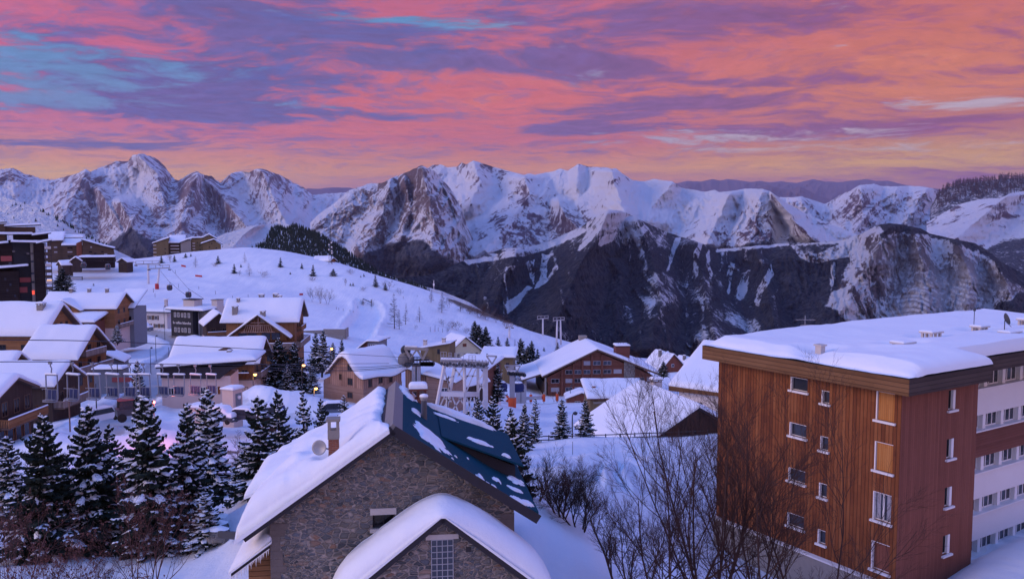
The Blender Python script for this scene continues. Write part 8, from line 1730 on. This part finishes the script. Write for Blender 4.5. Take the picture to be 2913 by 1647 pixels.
def gondola(u, v, Y, lab, first=[None]):
    if first[0] is None:
        r = thing('gondola_cabin', '', 'gondola', (0, 0, 0), R(25), 'gondola cabins over the piste')
        m = MB(); m.lathe([(.62, -3.3), (.92, -3.1), (1.08, -2.5), (1.08, -2.3)], n=12); m.build('cabin_floor', M_DSTEEL, r); m = MB(); m.lathe([(1.07, -2.3), (1.02, -1.6), (.9, -1.25)], n=12); m.build('window_band', M_GLASS, r); m = MB(); m.lathe([(.92, -1.25), (.8, -1.12), (.3, -1.05)], n=12); m.build('roof', M_STEEL, r)
        m = MB(); [m.bar((math.cos(a) * 1.09, math.sin(a) * 1.09, -2.4), (math.cos(a) * .92, math.sin(a) * .92, -1.24), .12) for a in (.3, 1.87, 3.44, 5.0)]; m.build('door_frame', M_REDB, r)
        m = MB(); m.tube([(0, 0, -1.05), (.3, 0, -.6), (0, 0, 0)], .07, 6); m.build('hanger', M_DSTEEL, r); first[0] = r; o = r
    else: o = copy_tree(first[0])
    o.location = P(u, v, Y); o['label'] = lab
gondola(426, 709, 318, 'gondola cabin just below the pylon pair, the left of two'); gondola(473.5, 726, 300, 'gondola cabin lower on the piste, the right of two'); gondola(209.5, 653, 330, 'gondola cabin before the restaurant, the left of two'); gondola(270.5, 657.5, 330, 'gondola cabin before the restaurant, the right of two')
hd = lambda o, dx, dz=0: tuple(Vector(o.location) + Vector((dx, 0, dz)))
cable('gondola cable sloping from the pylon pair down past the lower cabins', [P(404, 682, 384), P(426, 709, 318), P(455, 733, 285), P(486, 756, 262)], .06); cable('gondola cable sloping from the pylon pair to the black hotel roof', [P(428, 674, 384), P(473.5, 726, 300), P(512, 751, 270)], .06)
cable('gondola cable strung across the top of the piste', [P(376, 664, 398), P(270.5, 657.5, 330), P(209.5, 653, 330), P(150, 648, 320)], .05)
# ================================================================ antenna mast
p = Vector(P(832, 662, 470)); r = thing('antenna_mast', 'tall lattice antenna mast with small dishes on the crest', 'mast', p); h = P(832, 574, 470)[2] - p.z
m = MB(); w0, w1 = .95, .35
for sx, sy in ((-1, -1), (1, -1), (0, 1)): m.bar((sx * w0, sy * w0, -1), (sx * w1, sy * w1, h), .16)
for k in range(14):
    z0, z1 = h * k / 14, h * (k + 1) / 14; a0, a1 = w0 + (w1 - w0) * k / 14, w0 + (w1 - w0) * (k + 1) / 14; s = 1 if k % 2 else -1; m.bar((-s * a0, -a0, z0), (s * a1, -a1, z1), .09); m.bar((-s * a0, -a0, z0), (0, a1, z1), .08); m.bar((-a0, -a0, z0), (a0, -a0, z0), .07)
m.tube([(0, 0, h), (0, 0, h + 3)], .08, 5); m.build('lattice', M_DSTEEL, r)
for k, (x, z) in enumerate(((-.9, .20), (.9, .28), (-.8, .38), (.8, .45), (-.7, .52), (.9, .34), (.7, .58))): m = MB(); m.lathe([(.0, -.2), (.42, -.15), (.42, .5), (0, .6)], n=8); m.build('aerial', M_WPAINT, r, (x, -.8, h * z))
p = P(1091, 728, 440); r = thing('weather_station', 'white instrument post at the crest edge', 'instrument post', p); MB().tube([(0, 0, -1), (0, 0, 5)], .14, 6).build('post', M_WPAINT, r); MB().cbox((0, 0, 2.6), (.8, .6, 1.3)).build('box', M_WPAINT, r)
# ================================================================ lamps and poles
def lamp(u, vt, Y, lab, lit=True, h=None, energy=60., group='lit street lamps'):
    z0 = gz((u - CX) / F * Y, Y); p = Vector(P(u, vt, Y)); r = thing('street_lamp', lab, 'street lamp', (p.x, p.y, min(z0, p.z - 3)), 0, group); h = p.z - r.location.z
    m = MB(); m.tube([(-.25, 0, -.5), (-.25, 0, h - .2), (-.12, 0, h + .1), (.12, 0, h + .14)], [.09, .06, .05, .04], 6); m.build('pole', M_DSTEEL, r)
    m = MB(); m.lathe([(.05, .22), (.26, .1), (.28, .0), (.2, -.02)], (.1, 0, h + .05), 10); m.build('lamp_head', M_DSTEEL, r)
    if lit:
        m = MB(); m.lathe([(.2, -.02), (.27, -.18), (.17, -.32), (.02, -.36)], (.1, 0, h + .05), 10); m.build('bulb', M_LAMP, r)
        l = bpy.data.lights.new('lamp_light', 'POINT'); l.energy = energy; l.color = (1., .45, .12); l.shadow_soft_size = .35; o = bpy.data.objects.new('lamp_light', l); col.objects.link(o); o.parent = r; o.location = (.1, -.1, h - .75)
    else: m = MB(); m.lathe([(.2, -.02), (.24, -.14), (.05, -.22)], (.1, 0, h + .05), 10); m.build('globe', M_GLASS, r)
lamp(640, 940, 128, 'lit orange street lamp beside the timber stair balcony'); lamp(762, 917, 142, 'lit orange street lamp right of the dark spruce pair'); lamp(833, 876, 180, 'lit orange street lamp glowing among the tall spruces'); lamp(850, 896, 165, 'lit orange street lamp on its own pole left of the barrel house'); lamp(1224, 891, 240, 'lit orange street lamp beside the yellow house corner')
lamp(793, 975, 134, 'lit orange street lamp hidden low beside the barrel house base', energy=220.)
def pinkglow():
    x, y, z = P(388, 1062, 84); r = thing('street_lamp', 'reddish lamp behind the broad foreground spruce casting pink light on snow', 'street lamp', (x, y, z - 1.)); m = MB(); m.tube([(0, 0, -2.), (0, 0, 3.1)], .06, 6); m.build('pole', M_DSTEEL, r); m = MB(); m.lathe([(.04, 3.3), (.16, 3.2), (.14, 3.02), (.02, 2.98)], n=10); m.build('bulb', f_emit('pink_lamp_glow', (1., .25, .2), 4.), r)
    l = bpy.data.lights.new('lamp_light', 'POINT'); l.energy = 900.; l.color = (1., .22, .20); l.shadow_soft_size = .3; o = bpy.data.objects.new('lamp_light', l); col.objects.link(o); o.parent = r; o.location = (0, .25, 2.9)
pinkglow()
for u, vt, Y, lab in ((414, 771, 262, 'tall unlit lamp post at the corner of the black hotel'), (447, 820, 245, 'unlit lamp post in front of the black hotel road'), (393, 845, 215, 'unlit lamp post with side arm above the road bend'), (380, 875, 195, 'unlit double headed lamp post on the snow bank'), (1436.5, 969, 236, 'lamp post with pale globe before the hotel windows'), (1444.7, 1040, 95, 'unlit lamp post between the pair of lone spruces')): lamp(u, vt, Y, lab, False, group='unlit lamp posts')
def pole(u, vt, vb, Y, lab, r=.09, mat=M_TRIM, name='wooden_pole', cat='pole', group=None):
    p = Vector(P(u, vb, Y)); h = P(u, vt, Y)[2] - p.z; m = MB(); m.tube([(0, 0, -.5), (0, 0, h)], [r, r * .8], 6); o = m.build(name, mat, None, p); return tag(o, lab, cat, group)
pole(176, 1004, 1074, 88, 'brown wooden pole standing in the snow left of the road'); pole(243, 965, 1033, 105, 'dark pole behind the fourth lift chair', mat=M_DSTEEL); pole(296, 912, 948, 135, 'dark pole at the bus shelter', mat=M_DSTEEL); pole(425, 873, 900, 215, 'thin dark pole right of the road', mat=M_DSTEEL)
for k, (u, v, h) in enumerate(((386, 735, 10), (390, 748, 10), (449, 724, 10), (500, 728, 8), (542, 740, 9), (585, 752, 9), (626, 757, 8), (441, 688, 9), (624, 748, 8), (1014, 752, 6), (1049, 747, 5), (1082, 836, 14), (1094, 834, 16), (1102, 834, 11), (1113, 836, 10), (900, 776, 8), (846, 778, 6), (852, 780, 6), (863, 782, 6), (880, 784, 6), (888, 787, 6))):
    x, y, z = gpt(u, v, 260, 500); pole(u, v - h, v, y, 'thin dark marker stake planted in the piste snow', .1, M_DSTEEL, 'marker_stake', 'stake', 'marker stakes on the piste')
for k, (u0, v0, u1, v1, lab) in enumerate(((456, 670, 467, 673, 'short red safety net high on the piste, the upper one'), (491, 695.5, 508, 697, 'red safety net on the piste, the lower left one'), (753, 742.5, 762, 742.5, 'red safety net stub in mid slope'))):
    a, b = Vector(gpt(u0, v0, 300, 500)), Vector(gpt(u1, v1, 300, 500)); tag(MB().bar(a + Vector((0, 0, .4)), b + Vector((0, 0, .4)), .08, 1.0).build('safety_net', M_RED), lab, 'netting')
a, b = gpt(913, 765, 300, 480), gpt(934, 772, 300, 480); r = thing('piste_gate', 'tilted dark frame standing on the slope by the groomed strip', 'gate', a); d_ = Vector(b) - Vector(a); m = MB()
m.bar((0, 0, -.3), (0, 0, 2.6), .25); m.bar(d_ + Vector((0, 0, -.3)), d_ + Vector((0, 0, 3.6)), .25); m.bar((0, 0, 2.5), d_ + Vector((0, 0, 2.1)), .3, .3); m.build('bars', M_DSTEEL, r)
a = Vector(gpt(207, 705, 300, 480)); r = thing('barrier', 'long dark barrier arm on the piste right of the big dark spruce', 'barrier', a); MB().bar((-8.4, 0, 1.6), (.2, 0, 1.4), .35).build('arm', M_DSTEEL, r); MB().bar((0, 0, -.5), (0, 0, 1.8), .3).build('post', M_DSTEEL, r)
# rocks and snow lumps by the stone house
for k, (u, v, Y, s, lab) in enumerate(((546, 1328, 44, .5, 'snow capped boulder left of the stone house, the left one'), (562, 1308, 46, .42, 'dark boulder half buried in snow left of the stone house'), (548, 1344, 42.5, .5, 'low snow heaped rock at the shed corner'))):
    p = P(u, v, Y); r = thing('boulder', lab, 'boulder', p); n = 16; th = np.linspace(0, 6.283, n + 1)[:-1]; V = []
    for q, (rr, zz) in enumerate(((1., -.6), (1.05, 0), (.85, .45), (.4, .7), (.02, .75))):
        for t in th: w = 1 + .25 * (vnoise(np.cos(t) * 1.3 + k * 5, np.sin(t) * 1.3 + q * .6, 3) - .5); V.append((math.cos(t) * rr * s * 1.3 * w, math.sin(t) * rr * s * w, zz * s * w))
    fs = [(i * n + j, i * n + (j + 1) % n, (i + 1) * n + (j + 1) % n, (i + 1) * n + j) for i in range(4) for j in range(n)]; m = MB(); m.add(V, fs, True); m.build('rock', M_STONE2, r); m = MB(); m.add([(x * 1.04, y * 1.04, z + .16 * s) for x, y, z in V[2 * n:]], [(i * n + j, i * n + (j + 1) % n, (i + 1) * n + (j + 1) % n, (i + 1) * n + j) for i in range(2) for j in range(n)], True); m.build('snow_cap', SNOW, r)
tag(MB().bar(P(552, 1343, 41.5), P(607, 1347, 36), .14, .35).build('low_beam', M_DSTEEL), 'dark low beam in the snow beside the lean-to', 'beam')
# ================================================================ rail fence behind the tracked snow
px = [(1345, 1108), (1380, 1107), (1420, 1106), (1460, 1106), (1494, 1104)] + [(1523 + 36.6 * k, 1103.5 - 1.5 * k) for k in range(8)]
pts = [Vector(P(u, v, 93 + .6 * k)) for k, (u, v) in enumerate(px)]; r = thing('rail_fence', 'dark wooden rail fence along the top of the tracked snow bank', 'fence', pts[5])
for p in pts: q = p - pts[5]; MB().box(q.x - .06, q.x + .06, q.y - .06, q.y + .06, q.z - 1.2, q.z + .62).build('post', M_DSTEEL, r)
m = MB()
for a, b in zip(pts, pts[1:]):
    for z in (.52, .08): m.bar(a - pts[5] + Vector((0, -.07, z)), b - pts[5] + Vector((0, -.07, z)), .05, .11)
m.build('rails', M_DSTEEL, r)
for k, (u, v, h, Y) in enumerate(((1440, 1130, 20, 80), (1661, 1100, 26, 92), (1707, 1092, 16, 92), (1548, 1378, 20, 40))): pole(u, v - h, v, Y, 'thin dark rod sticking out of the snow near the rail fence', .03, M_DSTEEL, 'marker_rod', 'rod', 'rods stuck in the snow near the fence')
# ================================================================ vehicles
def car(u, v, Y, rot, lab, paint, name='parked_car', cat='car', L=4.2, W=1.75, hb=.85, hr=1.5, van=False, snow=.0, sink=0., group=None):
    p = P(u, v, Y); r = thing(name, lab, cat, (p[0], p[1], p[2] - sink), rot, group); s = L / 4.2
    side = [(-2.1, .35), (2.1, .35), (2.1, hb - .05), (1.9, hb), (-2.0, hb), (-2.1, .7)]; side = [(x * s, z) for x, z in side]
    m = MB(); m.prism(side, 'y', -W / 2, W / 2); m.build('body', paint, r)
    cab = [(-1.95 * s, hb), (1.2 * s if not van else 1.3 * s, hb), (.55 * s if not van else .9 * s, hr), (-1.45 * s if not van else -1.9 * s, hr)]
    m = MB(); m.prism(cab, 'y', -W / 2 + .09, W / 2 - .09); m.build('cabin', paint if van else M_GLASSD, r)
    m = MB(); m.box(cab[3][0] - .02, cab[2][0] + .02, -W / 2 + .08, W / 2 - .08, hr - .04, hr + .03); m.build('roof', paint, r)
    for y in (-1, 1): m = MB(); m.prism([(x * .93 + .02, hb + .06 + (z - hb) * .82) for x, z in cab], 'y', y * (W / 2 - .075) - .01, y * (W / 2 - .075) + .01); m.build('side_window', M_GLASSD, r)
    m = MB(); x = cab[3][0]; m.bar((cab[0][0] - .01, 0, hb + .15), (x - .02, 0, hr - .15), W - .5, .03, (1, 0, 0)); m.build('rear_window', M_GLASSD, r)
    for x in (-1.3 * s, 1.3 * s):
        for y in (-1, 1):
            m = MB(); m.lathe([(.05, -.11), (.3, -.11), (.33, -.06), (.33, .06), (.3, .11), (.05, .11)], n=14); w_ = m.build('wheel', M_TYRE, r, (x, y * (W / 2 - .1), .33), (R(90), 0, 0)); m = MB(); m.lathe([(.19, -.115), (.17, -.12)], n=10); m.build('rim', M_STEEL, w_)
    for y in (-1, 1): MB().box(-2.12 * s, -2.09 * s, y * W * .42 - .08, y * W * .42 + .08, .62, .8).build('tail_light', M_RED, r); MB().box(2.09 * s, 2.12 * s, y * W * .38 - .14, y * W * .38 + .14, .6, .76).build('headlight', M_WPAINT, r)
    if snow:
        X, Y_ = np.meshgrid(axis_pts(-1.9 * s, 2.0 * s, 10, .35), axis_pts(-W / 2, W / 2, 6, .3), indexing='ij'); base = np.interp(X, [-2.1 * s, cab[0][0], cab[3][0], cab[2][0], cab[1][0], 2.1 * s], [hb, hb, hr, hr, hb, hb]) + .02
        slab_np('snow_cover', SNOW, r, X, Y_, base, base + .03 + snow * edge_round(X, Y_, -1.9 * s, 2.0 * s, -W / 2, W / 2, .35))
    return r
car(257, 1059, 110, R(60), 'white van driving away on the ploughed road', M_VANW, 'parked_van', 'van', 4.6, 1.9, 1.1, 1.95, True)
car(294, 972, 165, R(62), 'pale car far up the ploughed road', M_VANW, 'parked_car', 'car', hr=1.6)
car(357, 834, 256, R(-8), 'snow buried truck parked below the white house', M_CARG, 'parked_truck', 'truck', 6.5, 2.3, 1.4, 2.5, True, snow=.6)
car(624, 1058, 96, R(-12), 'dark car with snow on its roof behind the tall dark spruce', M_CARD, snow=.16); car(672, 1052, 99, R(28), 'grey blue car with snowy bonnet right of the dark car', M_CARG, snow=.2); car(848, 1033, 112, R(14), 'dark grey car half sunk in a snow drift below the barrel house', M_CARG, hr=1.65, L=4.6, snow=.12, sink=.4)
car(560, 1062, 96, R(-20), 'car buried under a rounded heap of snow by the low cabinet', M_CARD, snow=.5)
r = thing('snow_blower', 'dark snow clearing vehicle with dull red roof behind the lift chairs', 'snow vehicle', P(325, 1056, 96), R(35))
MB().box(-1.4, 1.4, -.9, .9, .7, 1.5).build('body', M_CARD, r); MB().prism([(-1.2, 1.5), (.5, 1.5), (.3, 2.5), (-1.1, 2.5)], 'y', -.8, .8).build('cab', M_GLASSD, r); MB().box(-1.25, .45, -.85, .85, 2.502, 2.62).build('roof', M_REDB, r); MB().box(1.42, 2.2, -1.1, 1.1, .1, 1.1).build('blower', M_TRIM, r); m = MB(); m.tube([(1.8, 0, 1.1), (1.8, 0, 1.9), (2.2, .1, 2.3)], .16, 7); m.build('chute', M_DSTEEL, r)
for x in (-.9, .9):
    for y in (-1, 1): m = MB(); m.lathe([(.1, -.16), (.5, -.16), (.52, 0), (.5, .16), (.1, .16)], n=14); m.build('wheel', M_TYRE, r, (x, y * .85, .5), (R(90), 0, 0))
# tarpaulined heap and small stairs
r = thing('tarp_heap', 'blue tarpaulin heap capped by snow behind the parked cars', 'tarpaulin heap', P(688, 1034, 106)); m = MB(); m.lathe([(1.5, -.6), (1.5, .5), (1.2, .95), (.4, 1.2)], n=14); m.build('tarpaulin', M_NAVY, r); m = MB(); m.lathe([(1.35, .82), (1.1, 1.15), (.3, 1.4)], n=14); m.build('snow_cap', SNOW, r)
p = P(645, 1026, 100); r = chalet('tiny bird house roof peeping between the spruce tops', 676, 1021, 100, R(10), 1.5, 1.4, .6, .7, 'y', W_DARK, (0, 0, 1.3), name='shelter_roof', cat='shelter', over=.25, snow=.12, th=.08, down=2)
